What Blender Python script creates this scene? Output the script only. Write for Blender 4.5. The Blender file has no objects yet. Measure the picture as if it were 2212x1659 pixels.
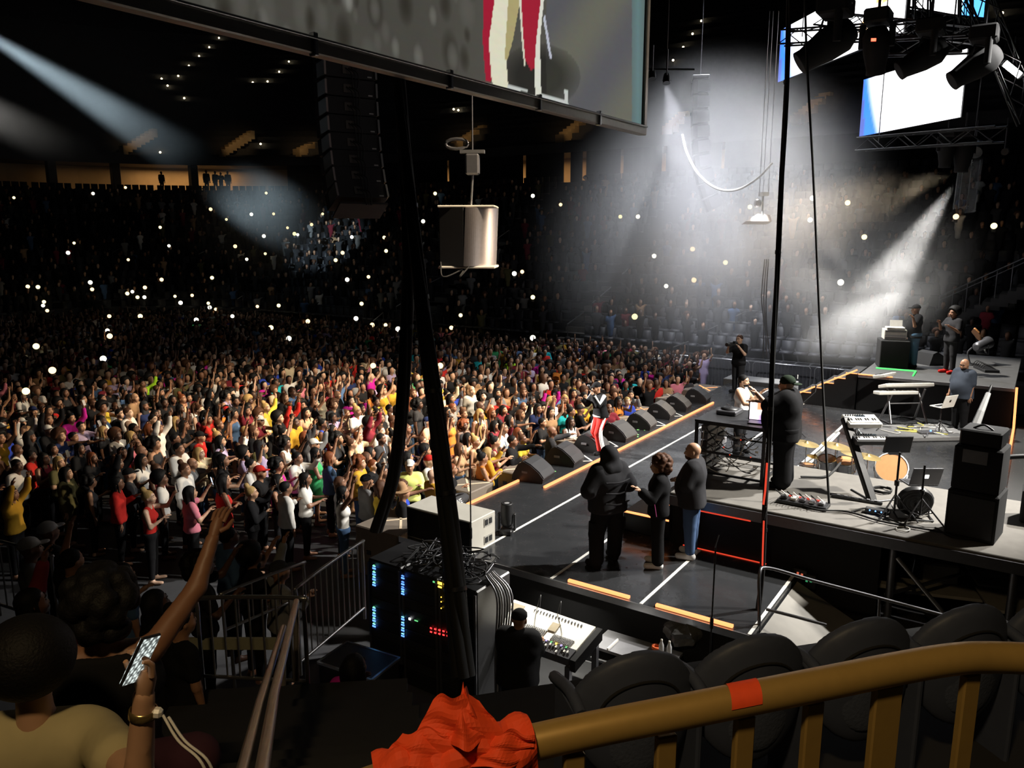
import bpy, math, random
import numpy as np
from mathutils import Vector, Matrix
random.seed(7); RNG = np.random.default_rng(7)
PI = math.pi
scene = bpy.context.scene
COL = scene.collection

# ---------------------------------------------------------------- camera (stage frame: x along the stage lip, y towards the audience)
FPX, CXP, CYP, CAMH = 1687.0, 1106.0, 829.5, 6.3
PITCH, AZ = math.radians(10.84), math.radians(34.0)
F = Vector((math.cos(AZ)*math.cos(PITCH), math.sin(AZ)*math.cos(PITCH), -math.sin(PITCH)))
R = Vector((math.sin(AZ), -math.cos(AZ), 0.0)); U = R.cross(F)
CAM = Vector((0, 0, CAMH))
cd = bpy.data.cameras.new('camera'); cam = bpy.data.objects.new('camera', cd); COL.objects.link(cam)
cd.sensor_fit = 'HORIZONTAL'; cd.sensor_width = 36.0; cd.lens = FPX*36.0/2212.0
cd.clip_start = 0.05; cd.clip_end = 400
cam.matrix_world = Matrix(((R.x, U.x, -F.x, 0), (R.y, U.y, -F.y, 0), (R.z, U.z, -F.z, CAMH), (0, 0, 0, 1)))
scene.camera = cam

def ray(px, py): return F + R*((px-CXP)/FPX) - U*((py-CYP)/FPX)
def P(px, py, z=1.3):
    d = ray(px, py); return CAM + d*((z-CAMH)/d.z)
def A(px, py, dist): return CAM + ray(px, py)*dist
def onY(px, py, y):
    d = ray(px, py); return CAM + d*(y/d.y)
def onX(px, py, x):
    d = ray(px, py); return CAM + d*(x/d.x)
def project(p):
    v = Vector(p)-CAM; w = v.dot(F); return CXP+FPX*v.dot(R)/w, CYP-FPX*v.dot(U)/w, w

# ---------------------------------------------------------------- world, exposure
scene.view_settings.view_transform = 'Standard'; scene.view_settings.look = 'None'
scene.view_settings.exposure = 0.0; scene.view_settings.gamma = 1.0; scene.view_settings.use_curve_mapping = False
w = bpy.data.worlds.new('dark_arena'); scene.world = w; w.use_nodes = True
w.node_tree.nodes['Background'].inputs[0].default_value = (0.55, 0.65, 0.9, 1); w.node_tree.nodes['Background'].inputs[1].default_value = 0.0022
scene.cycles.volume_step_rate = 1.6; scene.cycles.volume_max_steps = 128
scene.cycles.max_bounces = 5; scene.cycles.diffuse_bounces = 2; scene.cycles.glossy_bounces = 3
scene.cycles.transmission_bounces = 4; scene.cycles.volume_bounces = 0; scene.cycles.transparent_max_bounces = 8
scene.cycles.sample_clamp_indirect = 4.0

# ---------------------------------------------------------------- show lighting: rig lamps, some without a built housing, and added fill lights
def spot(name, loc, target, watts, deg, blend=0.5, color=(1, 1, 1), radius=0.12):
    ld = bpy.data.lights.new(name, 'SPOT'); ld.energy = watts; ld.spot_size = math.radians(deg); ld.spot_blend = blend
    ld.color = color; ld.shadow_soft_size = radius
    o = bpy.data.objects.new(name, ld); COL.objects.link(o); o.location = loc
    o.rotation_euler = (Vector(target)-Vector(loc)).to_track_quat('-Z', 'Y').to_euler()
    return o
LAMP_B = A(2106, 330, 25.0)
WARM = (1.0, 0.80, 0.56)
KEY_A, KEY_B = A(2045, 350, 24), A(2082, 356, 24)      # the two dark moving heads under the low video wall face the audience
spot('crowd_key_lamp', KEY_A, (15.4, 13.8, 1.4), 110000, 38, 0.9, WARM, 0.15)
spot('crowd_left_lamp', KEY_B, (11.0, 19.0, 1.4), 160000, 28, 0.9, WARM, 0.15)
spot('crowd_top_lamp', (17.0, 3.0, 15.5), (15.8, 15.6, 1.0), 24000, 40, 0.9, WARM, 0.3)  # unseen overhead fill added for the crowd
spot('stage_back_lamp', (20.5, -3.5, 14.0), (14.8, 5.0, 1.3), 26000, 48, 0.6, (1, 0.97, 0.92), 0.25)
spot('stage_top_lamp', (16.5, -4.5, 11.5), (16.5, 4.0, 1.3), 14000, 70, 0.6, (1, 0.95, 0.86), 0.25)
spot('riser_lamp', (24.0, 9.5, 15.0), (25.2, 2.0, 2.0), 24000, 34, 0.5, (1, 0.95, 0.86), 0.2)
spot('performer_follow_lamp', (7.0, 40.0, 16.0), (15.5, 7.9, 2.2), 420000, 3.4, 0.4, (1, 0.96, 0.9), 0.2)
spot('smoke_beam_lamp', LAMP_B+Vector((-.15, .45, -.9)), A(1890, 650, 25.5), 15000, 26, 0.8, (1, 0.97, 0.93), 0.08)
spot('smoke_top_lamp', A(1438, 182, 24), A(1540, 560, 28.5), 11000, 46, 1.0, (0.88, 0.9, 1.0), 0.08)
spot('smoke_flood_fill', A(1590, -70, 30), A(1560, 600, 29), 17000, 76, 1.0, (0.9, 0.93, 1.0), 0.15)  # unseen flood added to fill the smoke cloud with light
spot('platform_pin_fill', A(1585, 330, 23), A(1640, 474, 26), 2600, 9, 0.6, (1, 0.95, 0.92), 0.05)  # added beam without a fixture, brightens the hanging platform
spot('left_follow_lamp', A(-60, 55, 21), A(612, 470, 46), 90000, 11, 0.7, (0.68, 0.88, 1.0), 0.15)
spot('rail_house_fill', (-1.2, 0.4, 9.6), (1.6, 1.2, 4.6), 420, 80, 0.6, (1.0, 0.72, 0.38), 0.25)  # unseen overhead light added to warm the railing and seats
spot('console_work_lamp', (8.9, 5.2, 2.6), (8.3, 5.2, 1.0), 420, 85, 0.7, (1.0, 0.96, 0.85), 0.03)
# ---------------------------------------------------------------- materials
MATS = {}
def mat(name, col=(.5, .5, .5), rough=.6, metal=0., emit=None, strength=0., var=.12, scale=14., coat=0., alpha=1., sample=True, bump=0.):
    if name in MATS: return MATS[name]
    m = bpy.data.materials.new(name); m.use_nodes = True; nt = m.node_tree; b = nt.nodes['Principled BSDF']
    tc = nt.nodes.new('ShaderNodeTexCoord'); no = nt.nodes.new('ShaderNodeTexNoise'); no.inputs['Scale'].default_value = scale; no.inputs['Detail'].default_value = 2
    nt.links.new(tc.outputs['Object'], no.inputs['Vector'])
    mx = nt.nodes.new('ShaderNodeMix'); mx.data_type = 'RGBA'
    mx.inputs[6].default_value = tuple(c*(1-var) for c in col)+(1,); mx.inputs[7].default_value = tuple(min(1, c*(1+var)) for c in col)+(1,)
    nt.links.new(no.outputs['Fac'], mx.inputs[0]); nt.links.new(mx.outputs[2], b.inputs['Base Color'])
    b.inputs['Roughness'].default_value = rough; b.inputs['Metallic'].default_value = metal; b.inputs['Coat Weight'].default_value = coat
    if alpha < 1: b.inputs['Alpha'].default_value = alpha
    if emit: b.inputs['Emission Color'].default_value = tuple(emit)+(1,); b.inputs['Emission Strength'].default_value = strength
    if bump:
        bp = nt.nodes.new('ShaderNodeBump'); bp.inputs['Strength'].default_value = bump; bp.inputs['Distance'].default_value = .01
        nt.links.new(no.outputs['Fac'], bp.inputs['Height']); nt.links.new(bp.outputs['Normal'], b.inputs['Normal'])
    if not sample: m.cycles.emission_sampling = 'NONE'
    MATS[name] = m; return m
def soft(m, spec=.12):
    m.node_tree.nodes['Principled BSDF'].inputs['Specular IOR Level'].default_value = spec; return m
def glow(name, col, strength, sample=False): return mat(name, (.02, .02, .02), .4, emit=col, strength=strength, sample=sample)

# ---------------------------------------------------------------- scene graph helpers
def tag(o, label=None, cat=None, group=None, kind=None):
    if label: o['label'] = label
    if cat: o['category'] = cat
    if group: o['group'] = group
    if kind: o['kind'] = kind
    return o
def thing(name, label, cat, loc=(0, 0, 0), rz=0., group=None, scale=None):
    o = bpy.data.objects.new(name, None); COL.objects.link(o); o.location = loc; o.rotation_euler = (0, 0, rz); o.empty_display_size = .1
    if scale: o.scale = (scale,)*3 if not hasattr(scale, '__len__') else scale
    return tag(o, label, cat, group)
def mobj(name, me, m=None, parent=None, loc=None):
    o = bpy.data.objects.new(name, me); COL.objects.link(o)
    if parent is not None: o.parent = parent
    if loc is not None: o.location = loc
    if m is not None:
        if not me.materials: me.materials.append(m)
        elif me.materials[0] is not m:
            o.material_slots[0].link = 'OBJECT'; o.material_slots[0].material = m
    return o
def npmesh(name, V, Q, smooth=True, T=None, mi=None):
    me = bpy.data.meshes.new(name); V = np.asarray(V, np.float32)
    Q = np.asarray(Q, np.int32).reshape(-1, 4) if Q is not None else np.zeros((0, 4), np.int32)
    T = np.asarray(T, np.int32).reshape(-1, 3) if T is not None else np.zeros((0, 3), np.int32)
    nq, ntri = len(Q), len(T)
    me.vertices.add(len(V)); me.vertices.foreach_set('co', V.ravel())
    loops = np.concatenate([Q.ravel(), T.ravel()]).astype(np.int32)
    me.loops.add(len(loops)); me.loops.foreach_set('vertex_index', loops)
    me.polygons.add(nq+ntri)
    me.polygons.foreach_set('loop_start', np.concatenate([np.arange(nq)*4, nq*4+np.arange(ntri)*3]).astype(np.int32))
    if smooth: me.polygons.foreach_set('use_smooth', np.ones(nq+ntri, bool))
    if mi is not None: me.polygons.foreach_set('material_index', np.asarray(mi, np.int32))
    me.update(calc_edges=True); me.validate()
    return me

class MB:
    "collects boxes, bars, tubes and lofts; build() links them as one mesh"
    def __init__(s): s.v = []; s.f = []; s.sm = []
    def add(s, vs, fs, smooth=False):
        n = len(s.v); s.v += [tuple(v) for v in vs]; s.f += [tuple(i+n for i in f) for f in fs]; s.sm += [smooth]*len(fs); return s
    def box(s, c, d, rz=0., M=None, ch=0.):
        "box centred at c with size d, optional chamfer ch"
        hx, hy, hz = d[0]/2, d[1]/2, d[2]/2
        if M is None: M = Matrix.Rotation(rz, 3, 'Z') if rz else Matrix.Identity(3)
        c = Vector(c); ch = min(ch, hx*.6, hy*.6, hz*.6)
        if ch <= 0:
            vs = [c+M @ Vector((x*hx, y*hy, z*hz)) for x in (-1, 1) for y in (-1, 1) for z in (-1, 1)]
            return s.add(vs, [(0, 1, 3, 2), (4, 6, 7, 5), (0, 4, 5, 1), (2, 3, 7, 6), (0, 2, 6, 4), (1, 5, 7, 3)])
        vs = []; idx = {}
        for x in (-1, 1):
            for y in (-1, 1):
                for z in (-1, 1):
                    for a in range(3):
                        q = [x*(hx-ch), y*(hy-ch), z*(hz-ch)]; q[a] = (x*hx, y*hy, z*hz)[a]
                        idx[x, y, z, a] = len(vs); vs.append(c+M @ Vector(q))
        fs = []
        for a in range(3):
            for sg in (-1, 1):
                o = [k for k in range(3) if k != a]; f = []
                for p, q in ((-1, -1), (1, -1), (1, 1), (-1, 1)):
                    k = [0, 0, 0]; k[a] = sg; k[o[0]] = p; k[o[1]] = q; f.append(idx[k[0], k[1], k[2], a])
                fs.append(tuple(f) if (sg > 0) == (a != 1) else tuple(f[::-1]))
        for a in range(3):
            b, c2 = [k for k in range(3) if k != a]
            for p in (-1, 1):
                for q in (-1, 1):
                    def K(sg, ax):
                        k = [0, 0, 0]; k[a] = sg; k[b] = p; k[c2] = q; return idx[k[0], k[1], k[2], ax]
                    fs.append((K(-1, b), K(1, b), K(1, c2), K(-1, c2)))
        for x in (-1, 1):
            for y in (-1, 1):
                for z in (-1, 1): fs.append((idx[x, y, z, 0], idx[x, y, z, 1], idx[x, y, z, 2]))
        return s.add(vs, fs)
    def ring(s, c, ax, r, n, ref=None):
        ax = Vector(ax).normalized(); u = ax.orthogonal().normalized() if ref is None else (ref-ax*ref.dot(ax)).normalized(); w_ = ax.cross(u)
        return [Vector(c)+(u*math.cos(2*PI*k/n)+w_*math.sin(2*PI*k/n))*r for k in range(n)]
    def tube(s, pts, r, n=8, cap=True, smooth=True):
        pts = [Vector(p) for p in pts]; rs = r if hasattr(r, '__len__') else [r]*len(pts); vs = []; ref = None
        for i, p in enumerate(pts):
            t = pts[min(i+1, len(pts)-1)]-pts[max(i-1, 0)]
            if t.length < 1e-6: t = Vector((0, 0, 1))
            if ref is None: ref = t.orthogonal().normalized()
            u = (ref-t.normalized()*ref.dot(t.normalized()))
            ref = u.normalized() if u.length > 1e-5 else t.orthogonal().normalized()
            vs += s.ring(p, t, rs[i], n, ref)
        m = len(pts); fs = [(i*n+k, i*n+(k+1) % n, (i+1)*n+(k+1) % n, (i+1)*n+k) for i in range(m-1) for k in range(n)]
        s.add(vs, fs, smooth)
        if cap: s.add(vs[:n], [tuple(range(n))[::-1]]); s.add(vs[-n:], [tuple(range(n))])
        return s
    def bar(s, a, b, r, n=8, r2=None): return s.tube([a, b], [r, r if r2 is None else r2], n)
    def lathe(s, prof, n=16, M=None, smooth=True, cap=True):
        "prof: (radius, z) pairs about local z"
        M = M or Matrix.Identity(4); vs = [M @ Vector((r*math.cos(2*PI*k/n), r*math.sin(2*PI*k/n), z)) for r, z in prof for k in range(n)]
        fs = [(i*n+k, i*n+(k+1) % n, (i+1)*n+(k+1) % n, (i+1)*n+k) for i in range(len(prof)-1) for k in range(n)]
        s.add(vs, fs, smooth)
        if cap and prof[0][0] > 1e-4: s.add(vs[:n], [tuple(range(n))[::-1]])
        if cap and prof[-1][0] > 1e-4: s.add(vs[-n:], [tuple(range(n))])
        return s
    def ball(s, c, r, n=10, m=6):
        rr = r if hasattr(r, '__len__') else (r, r, r)
        M = Matrix.Translation(Vector(c)) @ Matrix.Diagonal((*rr, 1))
        return s.lathe([(max(1e-5, math.sin(PI*i/m)), -math.cos(PI*i/m)) for i in range(m+1)], n, M)
    def prism(s, poly, ext):
        "polygon (3-D points) swept by vector ext"
        n = len(poly); a = [Vector(p) for p in poly]; b = [p+Vector(ext) for p in a]
        return s.add(a+b, [tuple(range(n))[::-1], tuple(range(n, 2*n))]+[(i, (i+1) % n, n+(i+1) % n, n+i) for i in range(n)])
    def quad(s, *p): return s.add(p, [tuple(range(len(p)))])
    def grid(s, fn, nu, nv, smooth=True):
        vs = [fn(i/nu, j/nv) for j in range(nv+1) for i in range(nu+1)]
        return s.add(vs, [(j*(nu+1)+i, j*(nu+1)+i+1, (j+1)*(nu+1)+i+1, (j+1)*(nu+1)+i) for j in range(nv) for i in range(nu)], smooth)
    def build(s, name, m, parent=None, world=False, loc=None):
        off = Vector((0, 0, 0))
        if world and parent is not None: off = Vector(parent.location)
        elif loc is not None: off = Vector(loc)
        me = bpy.data.meshes.new(name); me.from_pydata([tuple(Vector(v)-off) for v in s.v], [], s.f); me.polygons.foreach_set('use_smooth', s.sm)
        me.update()
        return mobj(name, me, m, parent, loc)
def catenary(a, b, sag, n=14): 
    a, b = Vector(a), Vector(b); return [a.lerp(b, i/n)+Vector((0, 0, -sag*4*(i/n)*(1-i/n))) for i in range(n+1)]
def bez(pts, n=8):
    "Catmull-Rom through points"
    p = [Vector(q) for q in pts]; p = [2*p[0]-p[1]]+p+[2*p[-1]-p[-2]]; out = []
    for i in range(1, len(p)-2):
        for k in range(n):
            t = k/n; out.append(.5*((2*p[i])+(p[i+1]-p[i-1])*t+(2*p[i-1]-5*p[i]+4*p[i+1]-p[i+2])*t*t+(3*p[i]-p[i-1]-3*p[i+1]+p[i+2])*t**3))
    return out+[p[-2]]
def struct(name, mb, m, label=None):
    o = mb.build(name, m); o['kind'] = 'structure'
    if label: o['label'] = label
    return o
def copy_thing(root, loc=None, rz=None):
    r = root.copy(); COL.objects.link(r)
    if loc is not None: r.location = loc
    if rz is not None: r.rotation_euler = (0, 0, rz)
    for ch in root.children:
        c = ch.copy(); COL.objects.link(c); c.parent = r
        for g in ch.children:
            d = g.copy(); COL.objects.link(d); d.parent = c
    return r
def text_mesh(name, body, size, m, parent=None, M=None, extrude=.002):
    cu = bpy.data.curves.new(name, 'FONT'); cu.body = body; cu.size = size; cu.extrude = extrude; cu.align_x = 'CENTER'; cu.align_y = 'CENTER'; cu.resolution_u = 2
    t = bpy.data.objects.new(name, cu); dg = bpy.context.evaluated_depsgraph_get(); COL.objects.link(t)
    dg = bpy.context.evaluated_depsgraph_get(); me = bpy.data.meshes.new_from_object(t.evaluated_get(dg)); bpy.data.objects.remove(t)
    if M is not None: me.transform(M)
    me.materials.clear(); return mobj(name, me, m, parent)

# shared materials
BLK = mat('black_paint', (.012, .012, .013), .45); MATTE = mat('matte_black', (.008, .008, .009), .9); GRILL = mat('speaker_grille', (.018, .018, .02), .7, bump=.3, scale=220)
STEEL = mat('steel', (.45, .45, .46), .3, .9); DSTEEL = mat('dark_steel', (.12, .12, .13), .4, .7); CHROME = mat('chrome', (.75, .75, .75), .15, 1.)
RUBBER = mat('cable_rubber', (.008, .008, .008), .8); WHITE = mat('white_tape', (.75, .73, .68), .7); GREYP = mat('grey_plastic', (.18, .18, .19), .5)
IVORY = mat('ivory_plastic', (.72, .70, .64), .35); BRASS = mat('cymbal_brass', (.78, .58, .24), .3, .9); WOODC = mat('drum_wood', (.45, .2, .07), .35)
LEDO = glow('orange_led_strip', (1.0, .30, .10), 2.4); LEDR = glow('red_led_strip', (1., .07, .03), .8); LEDG = glow('green_led_strip', (.1, 1., .2), 1.2)
LEDB = glow('blue_led', (.1, .25, 1.), 5.); LEDW = glow('white_lamp_glow', (1, .97, .9), 60.)
# ---------------------------------------------------------------- people: smooth implicit figures meshed with surface nets
def surface_nets(f, org, h):
    nx, ny, nz = f.shape; s = f < 0
    cs = [(0, 0, 0), (1, 0, 0), (0, 1, 0), (1, 1, 0), (0, 0, 1), (1, 0, 1), (0, 1, 1), (1, 1, 1)]
    sub = lambda a, c: a[c[0]:nx-1+c[0], c[1]:ny-1+c[1], c[2]:nz-1+c[2]]
    cnt = sum(sub(s, c).astype(np.int8) for c in cs); act = (cnt > 0) & (cnt < 8)
    ii = np.argwhere(act); vid = -np.ones(act.shape, np.int32); vid[act] = np.arange(len(ii))
    fv = np.stack([sub(f, c)[act] for c in cs], 1); acc = np.zeros((len(ii), 3)); n = np.zeros(len(ii))
    for a in range(8):
        for ax in range(3):
            b = a ^ (1 << ax)
            if b < a: continue
            fa, fb = fv[:, a], fv[:, b]; m = (fa < 0) != (fb < 0); t = np.where(m, fa/np.where(m, fa-fb, 1), 0)
            p = np.array(cs[a], float)[None]+np.zeros((len(ii), 1)); p[:, ax] += t; acc += np.where(m[:, None], p, 0); n += m
    V = (ii+acc/n[:, None])*h+np.array(org)
    Q = []
    for ax in range(3):
        o1, o2 = [(1, 2), (2, 0), (0, 1)][ax]; sl = [slice(1, -1)]*3; sl[ax] = slice(0, -1); sl2 = list(sl); sl2[ax] = slice(1, None)
        a = s[tuple(sl)]; b = s[tuple(sl2)]; e = np.argwhere(a != b)
        if not len(e): continue
        fl = a[tuple(e.T)]; base = e.copy(); base[:, o1] += 1; base[:, o2] += 1
        def cell(d1, d2):
            q = base.copy(); q[:, o1] -= d1; q[:, o2] -= d2; return vid[tuple(q.T)]
        q = np.stack([cell(1, 1), cell(0, 1), cell(0, 0), cell(1, 0)], 1); q[~fl] = q[~fl][:, ::-1]; Q.append(q)
    return V, np.concatenate(Q)
class SDF:
    def __init__(s, lo, hi, h):
        s.h = h; s.lo = np.array(lo, float); s.n = np.ceil((np.array(hi)-s.lo)/h).astype(int)+1
        s.f = np.full(s.n, .25, np.float32); s.ax = [s.lo[i]+np.arange(s.n[i])*h for i in range(3)]
    def _sub(s, lo, hi, mg=.13):
        a = np.clip(((np.array(lo)-mg-s.lo)/s.h).astype(int), 0, s.n); b = np.clip(((np.array(hi)+mg-s.lo)/s.h).astype(int)+2, 0, s.n)
        sl = tuple(slice(x, y) for x, y in zip(a, b)); return sl, np.meshgrid(s.ax[0][sl[0]], s.ax[1][sl[1]], s.ax[2][sl[2]], indexing='ij', sparse=True)
    def _mix(s, sl, d, k):
        g = s.f[sl]
        if g.size == 0: return
        if k > 0: hh = np.clip(.5+.5*(g-d)/k, 0, 1); s.f[sl] = g*(1-hh)+d*hh-k*hh*(1-hh)
        else: s.f[sl] = np.minimum(g, d)
    def cap(s, a, b, ra, rb, k=.03):
        a = np.array(a, float); b = np.array(b, float); r = max(ra, rb)
        sl, (X, Y, Z) = s._sub(np.minimum(a, b)-r, np.maximum(a, b)+r); d = b-a; L = max(d @ d, 1e-9)
        t = np.clip(((X-a[0])*d[0]+(Y-a[1])*d[1]+(Z-a[2])*d[2])/L, 0, 1)
        dist = np.sqrt((X-a[0]-t*d[0])**2+(Y-a[1]-t*d[1])**2+(Z-a[2]-t*d[2])**2)-(ra+(rb-ra)*t); s._mix(sl, dist, k)
    def ell(s, c, r, k=.02, M=None):
        c = np.array(c, float); r = np.array(r, float); mr = r.max()
        sl, (X, Y, Z) = s._sub(c-mr, c+mr); x, y, z = X-c[0], Y-c[1], Z-c[2]
        if M is not None: x, y, z = (M[0][0]*x+M[1][0]*y+M[2][0]*z, M[0][1]*x+M[1][1]*y+M[2][1]*z, M[0][2]*x+M[1][2]*y+M[2][2]*z)
        q = np.sqrt((x/r[0])**2+(y/r[1])**2+(z/r[2])**2)+1e-6; q2 = np.sqrt((x/r[0]**2)**2+(y/r[1]**2)**2+(z/r[2]**2)**2)+1e-6
        s._mix(sl, q*(q-1)/q2, k)
    def cut(s, fn):
        X, Y, Z = np.meshgrid(*s.ax, indexing='ij', sparse=True); s.f = np.maximum(s.f, fn(X, Y, Z).astype(np.float32))
    def mesh(s): 
        s.f[0] = s.f[-1] = .2; s.f[:, 0] = s.f[:, -1] = .2; s.f[:, :, 0] = s.f[:, :, -1] = .2
        return surface_nets(s.f, s.lo, s.h)

# arm poses: (upper arm direction, forearm direction) for a left arm (+y); mirrored for the right
ARM = dict(down=((.04, .16, -1), (.18, .02, -1)), chest=((.28, .28, -.85), (.85, -.35, .55)), phone=((.75, .18, -.1), (.55, -.22, .95)),
           high=((.5, .35, .75), (.25, -.15, 1)), reach=((.9, .2, .05), (1, -.05, .25)), clap=((.35, .25, -.85), (.9, -.55, .25)), fold=((.25, .3, -.9), (.7, -.85, .1)),
           hip=((-.15, .6, -.75), (.25, -.75, -.55)), wave=((.2, .8, .5), (.1, .15, 1)), mic=((.35, .35, -.75), (.75, -.45, .85)), point=((.8, .45, .1), (.95, .25, .35)), back=((-.3, .2, -.9), (.1, -.1, -1)),
           fwd=((.55, .1, -.8), (.98, -.1, -.05)), pocket=((-.05, .45, -.9), (.35, -.45, -.85)), lens=((.55, .35, -.6), (.6, -.5, .95)), gest=((.5, .4, -.75), (.75, .15, .75)))
def skel(left='down', right='down', lean=0., legs=None, armscale=1., headturn=0., headtilt=0.):
    J = {}; up = Matrix.Rotation(lean, 3, 'Y'); pel = Vector((0, 0, .96))
    tr = lambda v: pel+up @ (Vector(v)-pel)
    J['up'] = up
    for n, v in dict(pel=(0, 0, .96), waist=(0, 0, 1.1), chest=(0, 0, 1.29), sho=(-.01, 0, 1.42), neck=(0, 0, 1.5), head=(.02, 0, 1.635)).items(): J[n] = tr(v)
    for s, nm, pose in ((1, 'L', left), (-1, 'R', right)):
        u, f = ARM[pose] if isinstance(pose, str) else pose
        sh = tr((-.01, s*.185, 1.415)); u = Vector((u[0], u[1]*s, u[2])).normalized(); f = Vector((f[0], f[1]*s, f[2])).normalized()
        J['sh'+nm] = sh; J['el'+nm] = sh+u*.285*armscale; J['wr'+nm] = J['el'+nm]+f*.25*armscale; J['hd'+nm] = f
    lg = legs or {'L': ((.0, .1, .52), (-.02, .11, .09)), 'R': ((.0, -.1, .52), (-.02, -.11, .09))}
    for s, nm in ((1, 'L'), (-1, 'R')):
        J['hip'+nm] = Vector((0, s*.085, .92)); J['kn'+nm] = Vector(lg[nm][0]); J['an'+nm] = Vector(lg[nm][1])
        d = Vector((.17, s*.03, 0)); J['toe'+nm] = J['an'+nm]+d+Vector((0, 0, -.045))
    J['turn'] = headturn; J['tilt'] = headtilt
    return J
def torso(S, J, w=1., belly=0., ex=0., bust=0.):
    up = J['up']; y = up @ Vector((0, 1, 0)); x = up @ Vector((1, 0, 0))
    def hc(c, hw, r, fx=0.): c = J[c]+x*fx; S.cap(c-y*hw, c+y*hw, r+ex, r+ex, .06)
    hc('pel', .07*w, .112*w); hc('waist', .06*w, .098*w+belly*.4, belly*.5); hc('chest', .085*w, .108*w); hc('sho', .125*w, .06*w)
    S.cap(J['waist'], J['chest'], .1*w+ex, .11*w+ex, .05)
    if belly: S.ell(J['waist']+x*(.05+belly*.6), (.1+belly+ex, .13*w+belly+ex, .15+belly+ex), .06)
    if bust:
        for s in (-1, 1): S.ell(J['chest']+x*.085+y*s*.065+Vector((0, 0, -.02)), (.05+ex, .055+ex, .05+ex), .03)
def arms(S, J, w=1., ex=0., frac=2., thick=1.):
    for n in 'LR':
        sh, el, wr = J['sh'+n], J['el'+n], J['wr'+n]; e1 = sh.lerp(el, min(frac, 1.))
        S.cap(sh, e1, .058*w*thick+ex, (.058-.014*min(frac, 1.))*w*thick+ex*1.1, .04)
        if frac > 1: e2 = el.lerp(wr, min(frac-1, 1.)); S.cap(el, e2, .043*w*thick+ex, (.043-.014*min(frac-1, 1))*w*thick+ex, .02)
def legs_(S, J, w=1., ex=0., frac=2., flare=0.):
    for n in 'LR':
        hp, kn, an = J['hip'+n], J['kn'+n], J['an'+n]; e = hp.lerp(kn, min(frac, 1.))
        S.cap(hp, e, .088*w+ex, .06*w+ex, .04)
        if frac > 1: e2 = kn.lerp(an, min(frac-1, 1.)); S.cap(kn, e2, .058*w+ex, .04*w+ex+flare, .02)
def feet(S, J, ex=0.):
    for n in 'LR':
        an, to = J['an'+n], J['toe'+n]; S.cap(an, an+Vector((-.03, 0, -.04)), .042+ex, .038+ex, .03); S.cap(an+Vector((-.03, 0, -.045)), to, .04+ex, .035+ex, .03)
HEADC = {}
def head_mesh(h=.012):
    if h in HEADC: return HEADC[h]
    S = SDF((-.16, -.14, -.22), (.17, .14, .16), h)
    S.ell((-.005, 0, .025), (.098, .078, .095), .01); S.ell((.03, 0, -.045), (.066, .06, .07), .04)      # cranium, jaw
    S.ell((.055, 0, -.085), (.03, .03, .025), .025)                                                       # chin
    S.cap((.09, 0, .005), (.108, 0, -.032), .009, .016, .012)                                             # nose
    S.ell((.085, 0, -.062), (.018, .028, .013), .012)                                                     # lips
    for s in (-1, 1):
        S.cap((.086, s*.02, .028), (.08, s*.05, .025), .012, .009, .015)                                  # brow
        S.ell((-.005, s*.078, -.01), (.02, .012, .033), .008)                                             # ear
        S.ell((.06, s*.045, -.03), (.03, .022, .025), .03)                                                # cheek
    S.cap((-.02, 0, -.06), (-.035, 0, -.21), .054, .058, .03)                                             # neck
    V, Q = S.mesh()
    HEADC[h] = (V, Q); return HEADC[h]
def head_xf(J):
    return Matrix.Translation(J["head"]) @ (J["up"].to_4x4() @ Matrix.Rotation(J["turn"], 4, "Z") @ Matrix.Rotation(J["tilt"], 4, "Y")) @ Matrix.Scale(1.1, 4)
def xf(V, M):
    M = np.array(M); return np.asarray(V) @ M[:3, :3].T+M[:3, 3]
def hand_mesh(wr, fdir, side, curl=.5, n=5):
    "palm, four fingers of different length with two bends and a thumb off the side of the palm"
    mb = MB(); f = Vector(fdir).normalized(); lat = f.cross(Vector((0, 0, 1)))
    if lat.length < .2: lat = f.cross(Vector((1, 0, 0)))
    lat.normalize(); pal = lat.cross(f).normalized()*-1     # palm normal
    mb.tube([wr-f*.02, wr+f*.02, wr+f*.055, wr+f*.088], [.024, .027, .031, .024], 8)
    for k, (o, L) in enumerate(((-.03, .062), (-.01, .076), (.01, .08), (.03, .07))):
        b = wr+f*.085+lat*o*side; d1 = (f+pal*.25*curl+lat*o*4*side).normalized(); d2 = (f+pal*1.1*curl).normalized(); d3 = (f*(1-.4*curl)+pal*1.9*curl).normalized()
        p = [b-f*.012, b+d1*L*.45, b+d1*L*.45+d2*L*.32, b+d1*L*.45+d2*L*.32+d3*L*.25]; mb.tube(p, [.0105, .0095, .0085, .0055], n)
    b = wr+f*.03+lat*.026*side; d = (f*.7+lat*.75*side+pal*.35).normalized(); d2 = (f*.95+pal*.5).normalized()
    mb.tube([b, b+d*.035, b+d*.035+d2*.03, b+d*.035+d2*.052], [.013, .012, .0105, .007], n)
    V = np.array([tuple(v) for v in mb.v]); Q = [q for q in mb.f if len(q) == 4]; T = []
    for q in mb.f:
        if len(q) > 4: T += [(q[0], q[i], q[i+1]) for i in range(1, len(q)-1)]
    return V, np.array(Q), np.array(T)
def joinmesh(name, parts):
    Vs, Qs, Ts, n = [], [], [], 0
    for p in parts:
        V, Q = p[0], p[1]; T = p[2] if len(p) > 2 else np.zeros((0, 3), int)
        Vs.append(V); Qs.append(np.asarray(Q).reshape(-1, 4)+n); Ts.append(np.asarray(T).reshape(-1, 3)+n); n += len(V)
    return npmesh(name, np.concatenate(Vs), np.concatenate(Qs), True, np.concatenate(Ts))
LO, HI = (-.75, -.75, -.02), (.85, .75, 2.2)
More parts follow.
